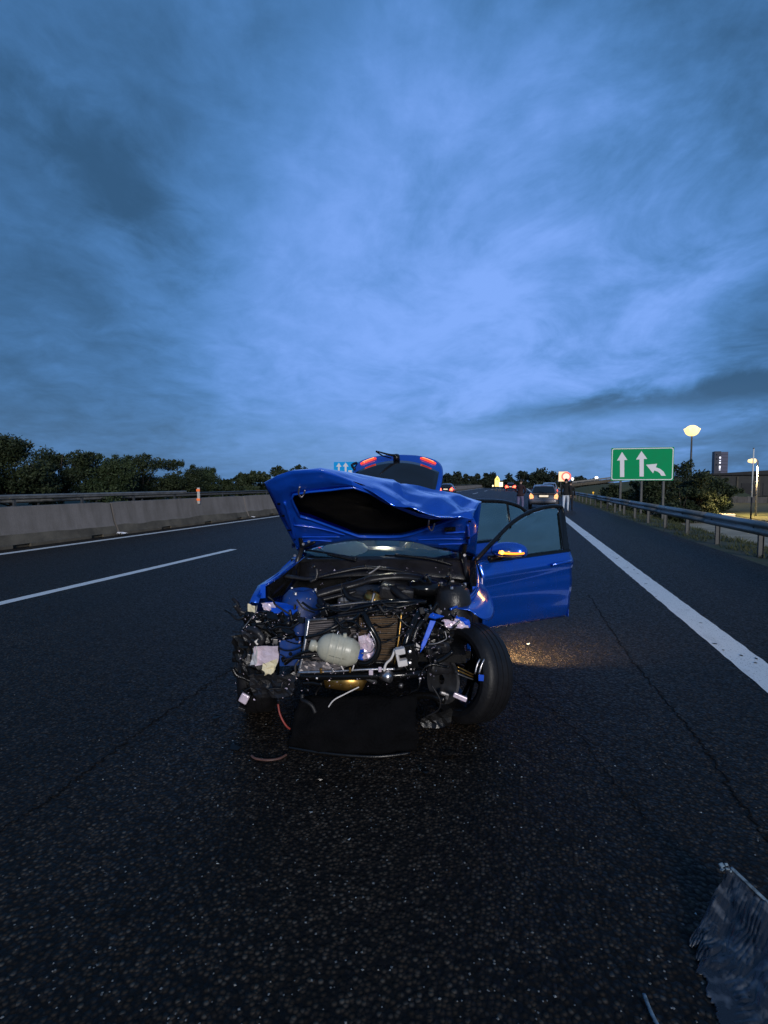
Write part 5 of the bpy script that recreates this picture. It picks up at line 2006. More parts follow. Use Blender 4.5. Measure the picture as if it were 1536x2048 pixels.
# ---------- tailgate raised behind
rows, grow = [], []
TG0, TG1 = Vector((0, 3.26, 1.375)), Vector((0, 3.93, 1.965))
tdir = TG1 - TG0
tn = Vector((0, -tdir.z, tdir.y)).normalized()


def tg(x, s, off=0.0):
    bow = 0.05 * math.sin(s * PI) - 0.10 * (x / 0.62) ** 2 * (0.35 + 0.65 * s)
    return TG0 + tdir * s + Vector((x, 0, 0)) + tn * (off + bow * 0.8)


def tgw(s):
    return float(np.interp(s, [0, .3, .55, .75, .86, .93, .98, 1.0], [.55, .60, .63, .62, .585, .52, .40, .26]))


ss = [0.0, 0.15, 0.3, 0.45, 0.6, 0.72, 0.80, 0.87, 0.93, 0.97, 1.0]
rows = [[tg(x * tgw(s), s) for x in np.linspace(-1, 1, 17)] for s in ss]
gate = part(MB().grid(rows), 'tailgate', M_PAINT, sub=1, solid=0.05)
rows = []
for t in np.linspace(0, 1, 9):
    row = []
    for x in np.linspace(-1, 1, 17):
        smax = 0.80 - 0.24 * abs(x) ** 2.2
        s = 0.06 + (smax - 0.06) * t
        row.append(tg(x * (tgw(s) - 0.055), s, 0.040))
    rows.append(row)
MB().grid(rows).build('rear_window', M_DGLASS, gate, smooth=True, solid=0.006)
for s_ in (-1, 1):
    lp_ = [(0.315 + 0.215 * u, 0.915 - 0.118 * u ** 1.3) for u in np.linspace(0, 1, 8)]
    tlg = MB().tube([tg(s_ * x_, q_, 0.034) for x_, q_ in lp_], [0.014, 0.021, 0.025, 0.027, 0.027, 0.026, 0.023, 0.016], 10, flat=0.8).build('tail_light', M_TAIL, gate, smooth=True)
    MB().tube([tg(s_ * x_, q_ + 0.002, 0.052) for x_, q_ in lp_[1:-1]], 0.011, 6, flat=0.6).build('light_strip', M_TAILC, gate, smooth=True)
wb = tg(-0.02, 0.845, 0.05)
MB().lathe([(-0.03, 0.0), (-0.03, 0.05), (0.05, 0.045), (0.06, 0.0)], 12, Matrix.Translation(wb) @ tn.to_track_quat('X', 'Z').to_matrix().to_4x4()).build('wiper_pivot', M_BLACK, gate, smooth=True)
wtip = L(752, 902, 3.55)
MB().tube(smooth_path([wb + tn * 0.05, wb.lerp(wtip, 0.35) + tn * 0.02, wtip], 4), [0.026, 0.023, 0.02, 0.018, 0.016, 0.014, 0.012, 0.010, 0.008], 8).build('rear_wiper', M_BLACK, gate, smooth=True)
MB().tube([wb.lerp(wtip, 0.30) + Vector((0.01, 0, -0.026)), wb.lerp(wtip, .65) + Vector((-0.01, 0, -0.03)), wtip + Vector((0, 0, -0.008))], 0.010, 6).build('wiper_blade', M_BLACKG, gate)
MB().tube(smooth_path([tg(-0.60, 0.66, 0.03), tg(-0.655, 0.78, 0.05), tg(-0.60, 0.88, 0.02)], 4), 0.02, 6).build('gate_latch', M_BLACK, gate, smooth=True)
for s_ in (-1, 1):
    part(MB().tube([(s_ * 0.56, 3.36, 1.0), (s_ * 0.57, 3.62, 1.62)], 0.012, 8), 'gate_strut', M_BLACK)

# ---------- open doors on the left side
def open_door(hx, hy, length, ang, zb0, zb1, belt0, belt1, top, rear=False, mirror=False):
    """hinge at (hx, hy); the door swings out by ang from the car's side; its outer face looks at the camera"""
    e = part(MB().box((0, 0, 0), (0.001, 0.001, 0.001)), 'door', M_PAINT) if False else None
    ux, uy = math.sin(ang), math.cos(ang)
    U = Vector((ux, uy, 0))
    Nn = Vector((uy, -ux, 0))          # outward (towards the camera when opened)

    def dp(u, z, o=0.0):
        return Vector((hx, hy, z)) + U * u + Nn * (o - 0.15 * max(0.0, z - 0.975))
    rows = []
    nU, nZ = 14, 12
    for j in range(nZ + 1):
        v = j / nZ
        row = []
        for i in range(nU + 1):
            u = i / nU
            z0 = zb0 + (zb1 - zb0) * u
            z1 = belt0 + (belt1 - belt0) * u
            z = z0 + (z1 - z0) * v
            uu = length * u
            if rear:
                cut = 0.22 * max(0, 0.55 - v) ** 1.2 * (u ** 4)
                uu -= cut
            else:
                uu += 0.05 * (1 - v) * (1 - u) - 0.02 * (1 - u) * v
            o = 0.055 * math.sin(min(1, v * 1.15) * PI * 0.62)
            # shoulder crease and the hollow below it
            ridge = 0.78 + 0.05 * u
            o += 0.020 * math.exp(-((v - ridge) / 0.055) ** 2) - 0.016 * math.exp(-((v - ridge + 0.13) / 0.08) ** 2)
            o += 0.014 * math.exp(-((v - 0.12) / 0.08) ** 2)
            o -= 0.03 * max(0, v - 0.86) / 0.14
            row.append(dp(uu, z, o))
        rows.append(row)
    d_ = part(MB().grid(rows), 'door', M_PAINT, sub=1, solid=0.012)
    inner_ = []
    inn = MB()
    rows2 = [[dp(length * u * 0.985 + 0.01, zb0 + 0.02 + (belt0 - zb0 - 0.04) * v, -0.055 - 0.02 * math.sin(v * PI)) for u in np.linspace(0, 1, 6)] for v in np.linspace(0, 1, 6)]
    inn.grid(rows2)
    inn.build('door_card', M_DARKG, d_, solid=0.02, smooth=True)
    edge = MB()
    edge.grid([[dp(length - 0.004, zb1 + (belt1 - zb1) * v, 0.03) for v in (0, .5, 1)], [dp(length - 0.006, zb1 + (belt1 - zb1) * v, -0.06) for v in (0, .5, 1)]])
    edge.build('door_edge', M_PAINT, d_, solid=0.008)
    # window frame path
    return d_, dp, U, Nn


DANG = R(53)
d1, dp1, U1, N1 = open_door(0.815, 0.76, 1.115, DANG, 0.385, 0.345, 0.945, 0.965, 1.36)
fr = smooth_path([dp1(-0.02, 0.955), dp1(0.20, 1.10), dp1(0.44, 1.245), dp1(0.68, 1.330), dp1(0.90, 1.365), dp1(1.045, 1.365), dp1(1.098, 1.335), dp1(1.106, 1.16), dp1(1.11, 0.98)], 5)
rs_ = [0.018] * len(fr)
MB().tube(fr, rs_, 8, flat=1.0).build('window_frame', M_BLACK, d1, smooth=True)
MB().prism([dp1(1.035, 0.965, 0.012), dp1(1.115, 0.965, 0.012), dp1(1.10, 1.30, 0.004), dp1(1.065, 1.345, 0.0), dp1(1.025, 1.30, 0.004)], N1 * 0.012).build('pillar_trim', M_BLACKG, d1)
glass1 = [dp1(0.16, 0.962), dp1(0.24, 1.085), dp1(0.46, 1.225), dp1(0.68, 1.312), dp1(0.90, 1.348), dp1(1.02, 1.345), dp1(1.04, 1.30), dp1(1.035, 0.965)]
MB().prism(glass1, N1 * 0.005).build('door_glass', M_GLASS, d1)
MB().prism([dp1(0.10, 0.935, 0.028), dp1(1.11, 0.955, 0.028), dp1(1.11, 0.978, 0.022), dp1(0.10, 0.962, 0.022)], N1 * 0.012).build('waist_seal', M_BLACKG, d1)
MB().tube(smooth_path([dp1(0.80, 0.862, 0.085), dp1(0.86, 0.875, 0.115), dp1(0.98, 0.882, 0.118), dp1(1.06, 0.872, 0.085)], 4), 0.014, 8).build('handle', M_PAINT, d1, smooth=True)
MB().lathe([(0, 0.0), (0, 0.10), (0.004, 0.104), (0.004, 0.0)], 18, Matrix.Translation(dp1(0.93, 0.865, 0.060)) @ N1.to_track_quat('X', 'Z').to_matrix().to_4x4() @ Matrix.Scale(0.42, 4, (0, 0, 1))).build('handle_recess', M_BLACK, d1) if False else None
# mirror
mc = dp1(0.20, 1.03, 0.155)
m_ = MB()
rows = []
prof = [(-0.13, 0.02), (-0.12, 0.055), (-0.06, 0.078), (0.03, 0.085), (0.10, 0.072), (0.135, 0.045), (0.14, 0.0)]
for (q, rr2) in prof:
    row = []
    for a in np.linspace(0, 2 * PI, 17)[:-1]:
        oz = rr2 * math.sin(a) * (1.0 if math.sin(a) > 0 else 0.62)
        row.append(mc + U1 * 0.45 * q + N1 * (q * 0.95 + rr2 * 0.2 * math.cos(a)) + Vector((0, 0, oz)) + (U1 * 0.9 - N1 * 0.4) * rr2 * math.cos(a))
    rows.append(row)
m_.grid(rows, close=True)
m_.add(rows[0], [tuple(range(16))])
m_.build('wing_mirror', M_PAINT, d1, sub=1)
lc, rc = L(1001, 1105, 0.76), L(1049, 1106, 0.80)
# the indicator lies on the front of the mirror shell
def onmir(px, py, y):
    return L(px, py, y)
iy = mc.y - 0.105
pts_ = [L(998, 1104, iy + 0.005), L(1004, 1106, iy), L(1020, 1107.5, iy), L(1036, 1107.5, iy + 0.005), L(1048, 1106.5, iy + 0.015)]
MB().tube(smooth_path(pts_, 4), [0.014, 0.013, 0.012, 0.011, 0.010, 0.009, 0.009, 0.009, 0.009, 0.009, 0.009, 0.009, 0.009, 0.009, 0.009, 0.008, 0.008], 8).build('indicator', M_AMBER, d1, smooth=True)
MB().lathe([(-0.018, 0), (-0.012, 0.012), (0.0, 0.017), (0.012, 0.012), (0.018, 0)], 12, Matrix.Translation(L(1004, 1105, iy - 0.012))).build('indicator_bulb', M_AMBERC, d1, smooth=True)
pts_ = [L(992, 1112, iy + 0.02), L(1020, 1114, iy + 0.01), L(1047, 1112, iy + 0.02)]
MB().tube(smooth_path(pts_, 4), 0.013, 8, flat=0.7).build('mirror_foot', M_BLACK, d1, smooth=True)
MB().tube(smooth_path([dp1(0.10, 0.965, 0.03), mc - Vector((0, 0, 0.05)) - N1 * 0.08, mc - Vector((0, 0, 0.02))], 4), 0.028, 8).build('mirror_arm', M_BLACK, d1, smooth=True)
# lamp of the indicator and the courtesy lamp under the door
ld = bpy.data.lights.new('indicator_glow', 'POINT')
ld.energy = 0.7
ld.color = (1.0, 0.36, 0.05)
ld.shadow_soft_size = 0.02
lo = bpy.data.objects.new('indicator_glow', ld)
COL.objects.link(lo)
lo.parent = car_e
lo.location = L(1004, 1107, iy - 0.05)
ld = bpy.data.lights.new('courtesy_light', 'SPOT')
ld.energy = 115
ld.color = (1.0, 0.70, 0.36)
ld.spot_size = R(95)
ld.spot_blend = 0.8
ld.shadow_soft_size = 0.02
lo = bpy.data.objects.new('courtesy_light', ld)
COL.objects.link(lo)
lo.parent = car_e
lo.location = dp1(0.42, 0.36, -0.16)
spot_to = (Matrix.Translation(WO) @ Matrix.Rotation(YAW - CAR_ROT, 4, 'Z')).inverted() @ at_Z(1064, 1302, 0)
lo.rotation_euler = (spot_to - lo.location).to_track_quat('-Z', 'Y').to_euler()
MB().box(dp1(0.42, 0.385, -0.13), (0.05, 0.02, 0.012), Matrix.Rotation(-DANG + PI / 2, 3, 'Z')).build('courtesy_lamp', mat('lit warm lens', (1, .8, .5), 0.3, emit=(1.0, 0.7, 0.35), estr=3.0), d1)

RANG = R(53.7)
d2, dp2, U2, N2 = open_door(0.845, 1.86, 0.98, RANG, 0.40, 0.40, 0.975, 0.99, 1.38, rear=True)
fr = smooth_path([dp2(0.0, 0.99), dp2(0.03, 1.30), dp2(0.08, 1.385), dp2(0.30, 1.39), dp2(0.55, 1.372), dp2(0.78, 1.31), dp2(0.94, 1.18), dp2(0.97, 1.0)], 5)
MB().tube(fr, 0.022, 8).build('window_frame', M_BLACK, d2, smooth=True)
MB().tube([dp2(0.60, 0.99), dp2(0.58, 1.355)], 0.016, 8).build('window_divider', M_BLACK, d2, smooth=True)
MB().prism([dp2(0.03, 0.99), dp2(0.05, 1.36), dp2(0.30, 1.37), dp2(0.55, 1.355), dp2(0.77, 1.295), dp2(0.92, 1.17), dp2(0.95, 1.0)], N2 * 0.005).build('door_glass', M_GLASS, d2)
MB().tube(smooth_path([dp2(0.72, 0.90, 0.085), dp2(0.78, 0.912, 0.115), dp2(0.87, 0.915, 0.115), dp2(0.93, 0.90, 0.085)], 4), 0.014, 8).build('handle', M_PAINT, d2, smooth=True)
MB().prism([dp2(0.02, 0.962, 0.028), dp2(0.97, 0.978, 0.028), dp2(0.97, 0.998, 0.022), dp2(0.02, 0.985, 0.022)], N2 * 0.012).build('waist_seal', M_BLACKG, d2)

# ---------- fenders
rows = []
FL = [((598, 1112, .64), (600, 1150, .66)), ((575, 1130, .50), (575, 1185, .52)), ((550, 1150, .34), (545, 1205, .36)), ((530, 1163, .18), (520, 1225, .18)), ((516, 1172, .04), (508, 1215, .04)), ((508, 1186, -.06), (501, 1214, -.08)), ((502, 1204, -.14), (500, 1216, -.14))]
for top_, bot_ in FL:
    a_, b_ = L(*top_), L(*bot_)
    rows.append([a_ + Vector((0.05, 0, -0.008)), a_, a_.lerp(b_, .35) + Vector((-0.008, 0, 0)), a_.lerp(b_, .7) + Vector((-0.010, 0, 0)), b_])
part(MB().grid(rows), 'fender', M_PAINT, smooth=True, solid=0.004)
hose('fender_edge', [L(597, 1114, .63), L(560, 1144, .40), L(530, 1167, .15), L(518, 1176, .04)], 0.006, M_PAINT)
poly_panel('inner_fender', [L(590, 1128, .55), L(545, 1160, .30), L(534, 1172, .15), L(536, 1200, .1), L(566, 1190, .3), L(592, 1150, .5)], M_BLACK)
poly_panel('fender_bracket', [L(521, 1170, -.02), L(531, 1168, -.02), L(531, 1196, -.06), L(521, 1197, -.06)], M_PAINTI, 0.006)
# crumpled left fender over the wheel
FR = [[(951, 1118, .62), (957, 1150, .55), (965, 1175, .48), (968, 1185, .40)],
      [(956, 1168, .42), (972, 1180, .40), (984, 1190, .36), (990, 1205, .30)],
      [(948, 1186, .26), (966, 1192, .24), (980, 1205, .20), (988, 1226, .16)],
      [(925, 1202, .12), (945, 1206, .10), (965, 1220, .06), (981, 1243, .04)],
      [(902, 1219, .02), (922, 1215, .00), (940, 1223, -.02), (958, 1232, -.02)]]
rows = [[L(*q) + Vector((0, (0.025, -0.03, 0.02, -0.02)[(i + j) % 4], (0.012, -0.010)[(i * 2 + j) % 2])) for j, q in enumerate(r_)] for i, r_ in enumerate(FR)]
part(MB().grid(rows), 'fender', M_PAINT, sub=2, solid=0.004)
hose('fender_fold', [L(900, 1219, -.02), L(925, 1207, .06), L(948, 1192, .18), L(957, 1176, .3)], 0.010, M_PAINT)
poly_panel('fender_rail', [L(940, 1120, .55), L(951, 1122, .5), L(953, 1175, .35), L(946, 1186, .35), L(940, 1160, .4)], M_BLACK, 0.01)
poly_panel('fender_tab', [L(945, 1173, .33), L(958, 1174, .33), L(957, 1190, .3), L(945, 1190, .3)], M_PAINTI, 0.006)
hose('fender_streak', [L(964, 1156, .45), L(964.5, 1166, .44), L(964, 1174, .43)], 0.004, M_BARE)  # thin pale streak down the fender edge

# ---------- engine bay
# dark tub so that nothing shows through
part(MB().box((0, 0.18, 0.52), (1.30, 0.95, 0.05)), 'engine_tray', M_BLACK)
part(MB().box((0, 0.66, 0.72), (1.36, 0.05, 0.50)), 'firewall', M_BLACK)
# engine block and head
part(MB().box((0.02, 0.26, 0.66), (0.44, 0.46, 0.30)), 'engine_block', M_ALUD, bevel=0.03)
ec = part(MB().box(L(795, 1180, 0.16), (0.23, 0.34, 0.10), Matrix.Rotation(R(8), 3, 'Y')), 'engine_cover', M_DARKG, bevel=0.02)
# left strut tower (blue dome) and the dark one on the right
for (px, py, y, m_, rad) in ((602, 1196, 0.04, M_DUSTB, 0.138), (905, 1185, 0.14, M_DARKG, 0.13)):
    c_ = L(px, py, y)
    o = part(MB().lathe([(-0.22, rad * 1.05), (-0.06, rad * 1.0), (0.02, rad * 0.86), (0.055, rad * 0.6), (0.062, rad * 0.4), (0.05, rad * 0.36), (0.05, 0.0)], 28, Matrix.Translation(c_) @ Matrix.Rotation(-PI / 2, 4, 'Y')), 'strut_tower', m_, smooth=True)
    for a in (0.4, 2.5, 4.6):
        MB().lathe([(0, 0), (0, 0.013), (0.016, 0.011), (0.018, 0)], 8, Matrix.Translation(c_ + Vector((math.cos(a) * rad * .72, math.sin(a) * rad * .72, 0.045))) @ Matrix.Rotation(-PI / 2, 4, 'Y')).build('nut', M_ALU, o)
poly_panel('inner_fender', [L(530, 1205, -.12), L(548, 1204, -.05), L(598, 1212, -.08), L(590, 1224, -.14), L(575, 1231, -.18), L(545, 1227, -.18)], M_PAINTI, 0.008)
crumple(L(523, 1206, -.16), L(549, 1204, -.16), L(552, 1222, -.18), L(526, 1219, -.18), 6, 4, 0.012, 4, 'torn_bracket', M_BARE)
poly_panel('front_rail', [L(542, 1216, -.19), L(596, 1220, -.19), L(584, 1231, -.22), L(545, 1228, -.22)], M_PAINTI, 0.012)
# braces and ducts across the bay (flat black mouldings)
def duct(name, pts, w_, m_=M_DARKG, flat=0.5):
    p_ = smooth_path([L(*q) for q in pts], 5)
    return part(MB().tube(p_, w_, 10, flat=flat), name, m_, smooth=True)


duct('cross_brace', [(572, 1152, .40), (600, 1156, .38), (622, 1157, .36), (670, 1146, .38), (716, 1137, .42), (745, 1136, .44), (800, 1142, .44), (860, 1156, .40), (925, 1172, .34)], 0.030, M_DARKG)
duct('air_duct', [(632, 1190, .06), (665, 1180, .10), (711, 1168, .16), (745, 1158, .22), (800, 1153, .26), (846, 1158, .24)], 0.052, M_DARKG)
duct('air_duct', [(846, 1158, .22), (880, 1165, .22), (925, 1178, .24)], 0.030, M_BLACK)
duct('cable_channel', [(640, 1200, .0), (680, 1190, .05), (712, 1182, .08)], 0.026, M_DARKG)
hose('coolant_hose', [L(808, 1178, .02), L(788, 1176, -.02), L(800, 1190, -.08), L(818, 1204, -.12), L(800, 1213, -.2)], 0.024, M_RUB, n=10)
hose('coolant_hose', [L(640, 1200, -.02), L(648, 1214, -.1), L(640, 1232, -.2), L(628, 1240, -.26)], 0.022, M_RUB, n=10)
hose('coolant_hose', [L(690, 1178, .06), L(700, 1196, -.02), L(730, 1204, -.08)], 0.020, M_RUB, n=10)
part(MB().lathe([(-0.03, 0), (-0.03, 0.07), (0.03, 0.075), (0.035, 0.03), (0.05, 0.03), (0.05, 0)], 18, Matrix.Translation(L(748, 1199, .02)) @ Matrix.Rotation(R(-60), 4, 'Y')), 'oil_cap', M_BRASS, smooth=True)
part(MB().lathe([(-0.03, 0), (-0.03, 0.11), (0.02, 0.12), (0.05, 0.09), (0.055, 0)], 22, Matrix.Translation(L(848, 1176, .16)) @ Matrix.Rotation(-PI / 2, 4, 'Y')), 'brake_fluid_tank', M_BLACKG, smooth=True)
# upper cross member (slam panel), bent
duct('cross_member', [(648, 1224, -.30), (700, 1218, -.30), (760, 1206, -.30), (815, 1202, -.28), (850, 1204, -.24)], 0.026, M_BLACKG)
duct('cross_member', [(660, 1212, -.18), (720, 1205, -.16), (800, 1200, -.16)], 0.014, M_ALUD)
duct('cross_member', [(655, 1236, -.36), (720, 1226, -.36), (800, 1213, -.34), (835, 1206, -.30)], 0.020, M_BLACK)
# ---------- radiator pack
def core(name, quad, nfin, m_, frame=M_ALUD):
    a_, b_, c_, d_ = [L(*q) for q in quad]        # tl, tr, br, bl
    root = part(MB().prism([p_ + Vector((0, 0.012, 0)) for p_ in (a_, b_, c_, d_)], (0, 0.03, 0)), name, M_BLACK)
    fm = MB()
    for i in range(nfin):
        t = (i + 0.5) / nfin
        p0, p1 = a_.lerp(d_, t), b_.lerp(c_, t)
        hh = (a_ - d_).length / nfin * 0.30
        mid = p0.lerp(p1, 0.5) + Vector((0, 0.006 * math.sin(i * 1.7), 0.002 * math.sin(i * 2.3)))
        for q0, q1 in ((p0, mid), (mid, p1)):
            fm.add([q0 + Vector((0, 0, hh)), q1 + Vector((0, 0, hh)), q1 + Vector((0, 0, -hh)), q0 + Vector((0, 0, -hh)),
                    q0 + Vector((0, .014, hh)), q1 + Vector((0, .014, hh)), q1 + Vector((0, .014, -hh)), q0 + Vector((0, .014, -hh))],
                   [(0, 1, 2, 3), (0, 4, 5, 1), (3, 2, 6, 7), (0, 3, 7, 4), (1, 5, 6, 2)])
    fm.build('fins', m_, root)
    fr_ = MB()
    for p0, p1 in ((a_, b_), (b_, c_), (c_, d_), (d_, a_)):
        fr_.tube([p0, p1], 0.009, 6)
    fr_.build('core_frame', frame, root, smooth=True)
    return root


core('radiator', [(614, 1241, -.36), (684, 1236, -.36), (690, 1335, -.40), (604, 1340, -.40)], 24, M_FIN)
core('condenser', [(716, 1232, -.34), (801, 1226, -.33), (789, 1327, -.39), (716, 1322, -.39)], 25, M_FINB, M_BLACK)
core('radiator', [(684, 1240, -.33), (716, 1236, -.33), (716, 1325, -.37), (690, 1332, -.37)], 24, M_FIN)
hose('frame_tube', [L(618, 1238, -.40), L(611, 1285, -.43), L(601, 1334, -.45), L(596, 1352, -.45)], 0.010, M_ALU)
hose('frame_tube', [L(803, 1226, -.36), L(797, 1280, -.40), L(789, 1328, -.42)], 0.006, M_BRASS)
crumple(L(604, 1322, -.43), L(690, 1326, -.44), L(686, 1341, -.45), L(602, 1342, -.45), 12, 4, 0.012, 9, 'crushed_fins', M_FIN)
crumple(L(716, 1272, -.41), L(748, 1268, -.40), L(750, 1318, -.42), L(714, 1322, -.42), 7, 7, 0.020, 12, 'crushed_duct', M_BARE)
crumple(L(712, 1300, -.415), L(728, 1298, -.415), L(726, 1320, -.43), L(712, 1322, -.43), 4, 4, 0.012, 13, 'blue_scrap', M_PAINTI)
# bottom rail
hose('lower_rail', [L(596, 1345, -.46), L(660, 1343, -.47), L(730, 1339, -.47), L(790, 1338, -.46)], 0.008, M_ALU)
hose('lower_beam', [L(600, 1352, -.40), L(700, 1352, -.42), L(800, 1350, -.40), L(850, 1345, -.34)], 0.024, M_BLACKG, n=10)
for px, w_ in ((642, 5), (665, 4), (700, 4), (742, 8), (760, 6)):
    part(MB().box(L(px, 1341 + random.uniform(-3, 4), -.485), (0.003 * w_, 0.012, 0.028)), 'clip', random.choice([M_ALU, M_BRASS, M_BARE]), bevel=0.002)
part(MB().lathe([(-0.14, 0.0), (-0.12, 0.05), (0.0, 0.062), (0.10, 0.055), (0.13, 0.0)], 16, Matrix.Translation(L(692, 1360, -.36))), 'oil_cooler', M_BRASS, smooth=True)

# ---------- coolant tank, ribbed
tc_ = L(676, 1299, -.50)
tm = Matrix.Translation(tc_) @ Matrix.Rotation(R(14), 4, 'Y') @ Matrix.Rotation(R(5), 4, 'Z')
prof = []
for i in range(41):
    t = i / 40
    x = -0.122 + 0.244 * t
    r = 0.085 * (max(0.0, 1 - abs((t - 0.52) / 0.53) ** 3.2)) ** 0.5
    for rc_ in (0.30, 0.47, 0.63, 0.79):
        r += 0.0055 * math.exp(-((t - rc_) / 0.014) ** 2)
    prof.append((x, max(0.0, r)))
tank = part(MB().lathe(prof, 32, tm @ Matrix.Scale(0.82, 4, (0, 1, 0))), 'coolant_tank', M_TANK, smooth=True)
MB().lathe([(-0.163, 0.0), (-0.163, 0.030), (-0.135, 0.034), (-0.128, 0.024), (-0.10, 0.034), (-0.07, 0.055)], 20, tm @ Matrix.Translation((0, 0, -0.012))).build('tank_neck', M_TANK, tank, smooth=True)
MB().lathe([(0.0, 0.0), (0.0, 0.013), (0.03, 0.011), (0.03, 0.0)], 10, Matrix.Translation(L(690, 1277, -.50)) @ Matrix.Rotation(-PI / 2, 4, 'Y')).build('tank_nozzle', M_TANK, tank)
hz_ = MB()
for sg in (-1, 1):
    hz_.tube([tm @ Vector((-0.09 + 0.19 * i / 10, -0.070 * (1 - ((i - 5) / 7) ** 2) ** 0.5 * 0.98, -0.02)) for i in range(11)], 0.0028, 6)
hz_.build('tank_seam', M_TANK, tank, smooth=True)
hose('tank_hose', [L(632, 1301, -.50), L(612, 1303, -.50), L(592, 1312, -.48), L(570, 1328, -.44)], 0.010, M_BLACKG)
hose('tank_hose', [L(632, 1310, -.49), L(615, 1314, -.50), L(590, 1316, -.48), L(566, 1322, -.42)], 0.009, M_BLACKG)
hose('loose_hose', [L(728, 1228, -.40), L(740, 1252, -.44), L(757, 1285, -.45), L(752, 1312, -.46), L(735, 1326, -.46), L(715, 1324, -.45)], 0.017, M_BLACKG, n=10)
hose('bare_wire', [L(739, 1262, -.47), L(748, 1278, -.475), L(750, 1290, -.475), L(742, 1304, -.47), L(722, 1307, -.47)], 0.0035, M_ALU)
hose('bracket_arm', [L(612, 1275, -.46), L(640, 1268, -.47), L(668, 1254, -.46), L(690, 1242, -.42)], 0.010, M_BLACK)
hose('bare_wire', [L(677, 1262, -.47), L(674, 1270, -.48), L(671, 1280, -.48)], 0.004, M_ALU)
hose('bare_wire', [L(678, 1326, -.49), L(683, 1333, -.49), L(687, 1340, -.49)], 0.004, M_WHITEP)
hose('bare_wire', [L(708, 1330, -.49), L(704, 1342, -.49)], 0.004, M_WHITEP)
hose('cable', [L(672, 1235, -.40), L(675, 1258, -.45), L(660, 1262, -.47)], 0.014, M_BLACK)

# ---------- left front: torn headlamp carrier, brackets, liner
crumple(L(509, 1293, -.40), L(557, 1292, -.42), L(556, 1326, -.42), L(511, 1332, -.40), 4, 4, 0.008, 21, 'crash_bracket', M_BARE, thick=0.005)
crumple(L(504, 1296, -.38), L(514, 1292, -.42), L(514, 1330, -.42), L(502, 1330, -.38), 3, 6, 0.010, 22, 'bracket_flange', M_WHITEP, thick=0.004)
crumple(L(524, 1328, -.42), L(556, 1318, -.42), L(546, 1346, -.43), L(530, 1350, -.42), 6, 5, 0.014, 23, 'bracket_foot', M_CREAM, thick=0.004)
poly_panel('rail_end', [L(560, 1282, -.34), L(602, 1274, -.34), L(602, 1300, -.36), L(598, 1330, -.36), L(560, 1332, -.36)], M_DUSTB, 0.012)
for (px, py) in ((581, 1308), (594, 1278), (566, 1318)):
    part(MB().lathe([(0, 0), (0, 0.013), (0.006, 0.010), (0.006, 0)], 10, Matrix.Translation(L(px, py, -.375)) @ Matrix.Rotation(-PI / 2, 4, 'Z')), 'bolt', M_BLACK)
crumple(L(468, 1268, -.22), L(505, 1262, -.26), L(510, 1345, -.28), L(466, 1340, -.22), 8, 9, 0.022, 31, 'wheel_arch_liner', M_BLACK, thick=0.006)
crumple(L(498, 1350, -.34), L(592, 1345, -.38), L(585, 1392, -.40), L(505, 1395, -.32), 11, 7, 0.022, 32, 'bumper_liner', M_DARKG, thick=0.006)
crumple(L(480, 1330, -.26), L(520, 1345, -.32), L(515, 1392, -.3), L(485, 1372, -.24), 7, 7, 0.018, 33, 'liner_flap', M_BLACK, thick=0.006)
crumple(L(490, 1222, -.24), L(565, 1232, -.30), L(590, 1278, -.32), L(486, 1275, -.22), 11, 8, 0.030, 34, 'headlight_carrier', M_BLACKG, thick=0.006)
crumple(L(485, 1262, -.26), L(535, 1268, -.34), L(530, 1284, -.36), L(490, 1285, -.28), 8, 4, 0.016, 35, 'headlight_rim', M_DARKG, thick=0.008)
crumple(L(496, 1208, -.20), L(510, 1212, -.22), L(509, 1232, -.24), L(497, 1230, -.22), 3, 4, 0.010, 36, 'torn_tab', M_CREAM, thick=0.003)
hose('lamp_pipe', [L(496, 1258, -.34), L(512, 1262, -.37), L(524, 1276, -.38), L(520, 1286, -.38)], 0.022, M_DARKG, n=10)
# small sensor with a clear lens, hanging low
hs = L(490, 1394, -.30)
sn = part(MB().box(hs, (0.075, 0.05, 0.085), Matrix.Rotation(R(28), 3, 'Y')), 'loose_sensor', M_BLACKG, bevel=0.010)
MB().box(hs + Vector((0.006, -0.031, 0.004)), (0.055, 0.016, 0.062), Matrix.Rotation(R(28), 3, 'Y')).build('sensor_lens', M_BARE, sn, bevel=0.008)
hose('sensor_cable', [hs + Vector((0, 0, 0.04)), L(505, 1372, -.3), L(520, 1350, -.32)], 0.006, M_BLACK)
part(MB().box(L(484, 1417, -.28), (0.05, 0.03, 0.02), Matrix.Rotation(R(20), 3, 'Y')), 'loose_clip', M_DARKG, bevel=0.004)

# ---------- right front: crushed inner wing, module, brake parts
poly_panel('wing_brace', [L(860, 1240, -.36), L(872, 1242, -.36), L(850, 1292, -.40), L(840, 1306, -.41), L(842, 1290, -.40)], M_PAINTI, 0.014, bevel=0.003)
poly_panel('wing_brace', [L(857, 1224, -.30), L(888, 1233, -.32), L(870, 1238, -.33), L(856, 1234, -.33)], M_PAINTI, 0.010)
crumple(L(884, 1240, -.30), L(922, 1240, -.26), L(938, 1256, -.24), L(890, 1256, -.30), 9, 5, 0.022, 41, 'torn_wing_edge', M_BARE, thick=0.004)
crumple(L(905, 1232, -.22), L(940, 1240, -.18), L(940, 1254, -.2), L(916, 1250, -.24), 6, 4, 0.016, 42, 'torn_wing_edge', M_PAINTI, thick=0.004)
crumple(L(842, 1240, -.26), L(905, 1255, -.22), L(905, 1290, -.24), L(850, 1312, -.30), 8, 7, 0.026, 43, 'arch_liner', M_BLACK, thick=0.005)
m_ = MB()
mp_ = L(803, 1313, -.48)
mr_ = Matrix.Rotation(R(-12), 3, 'Y')
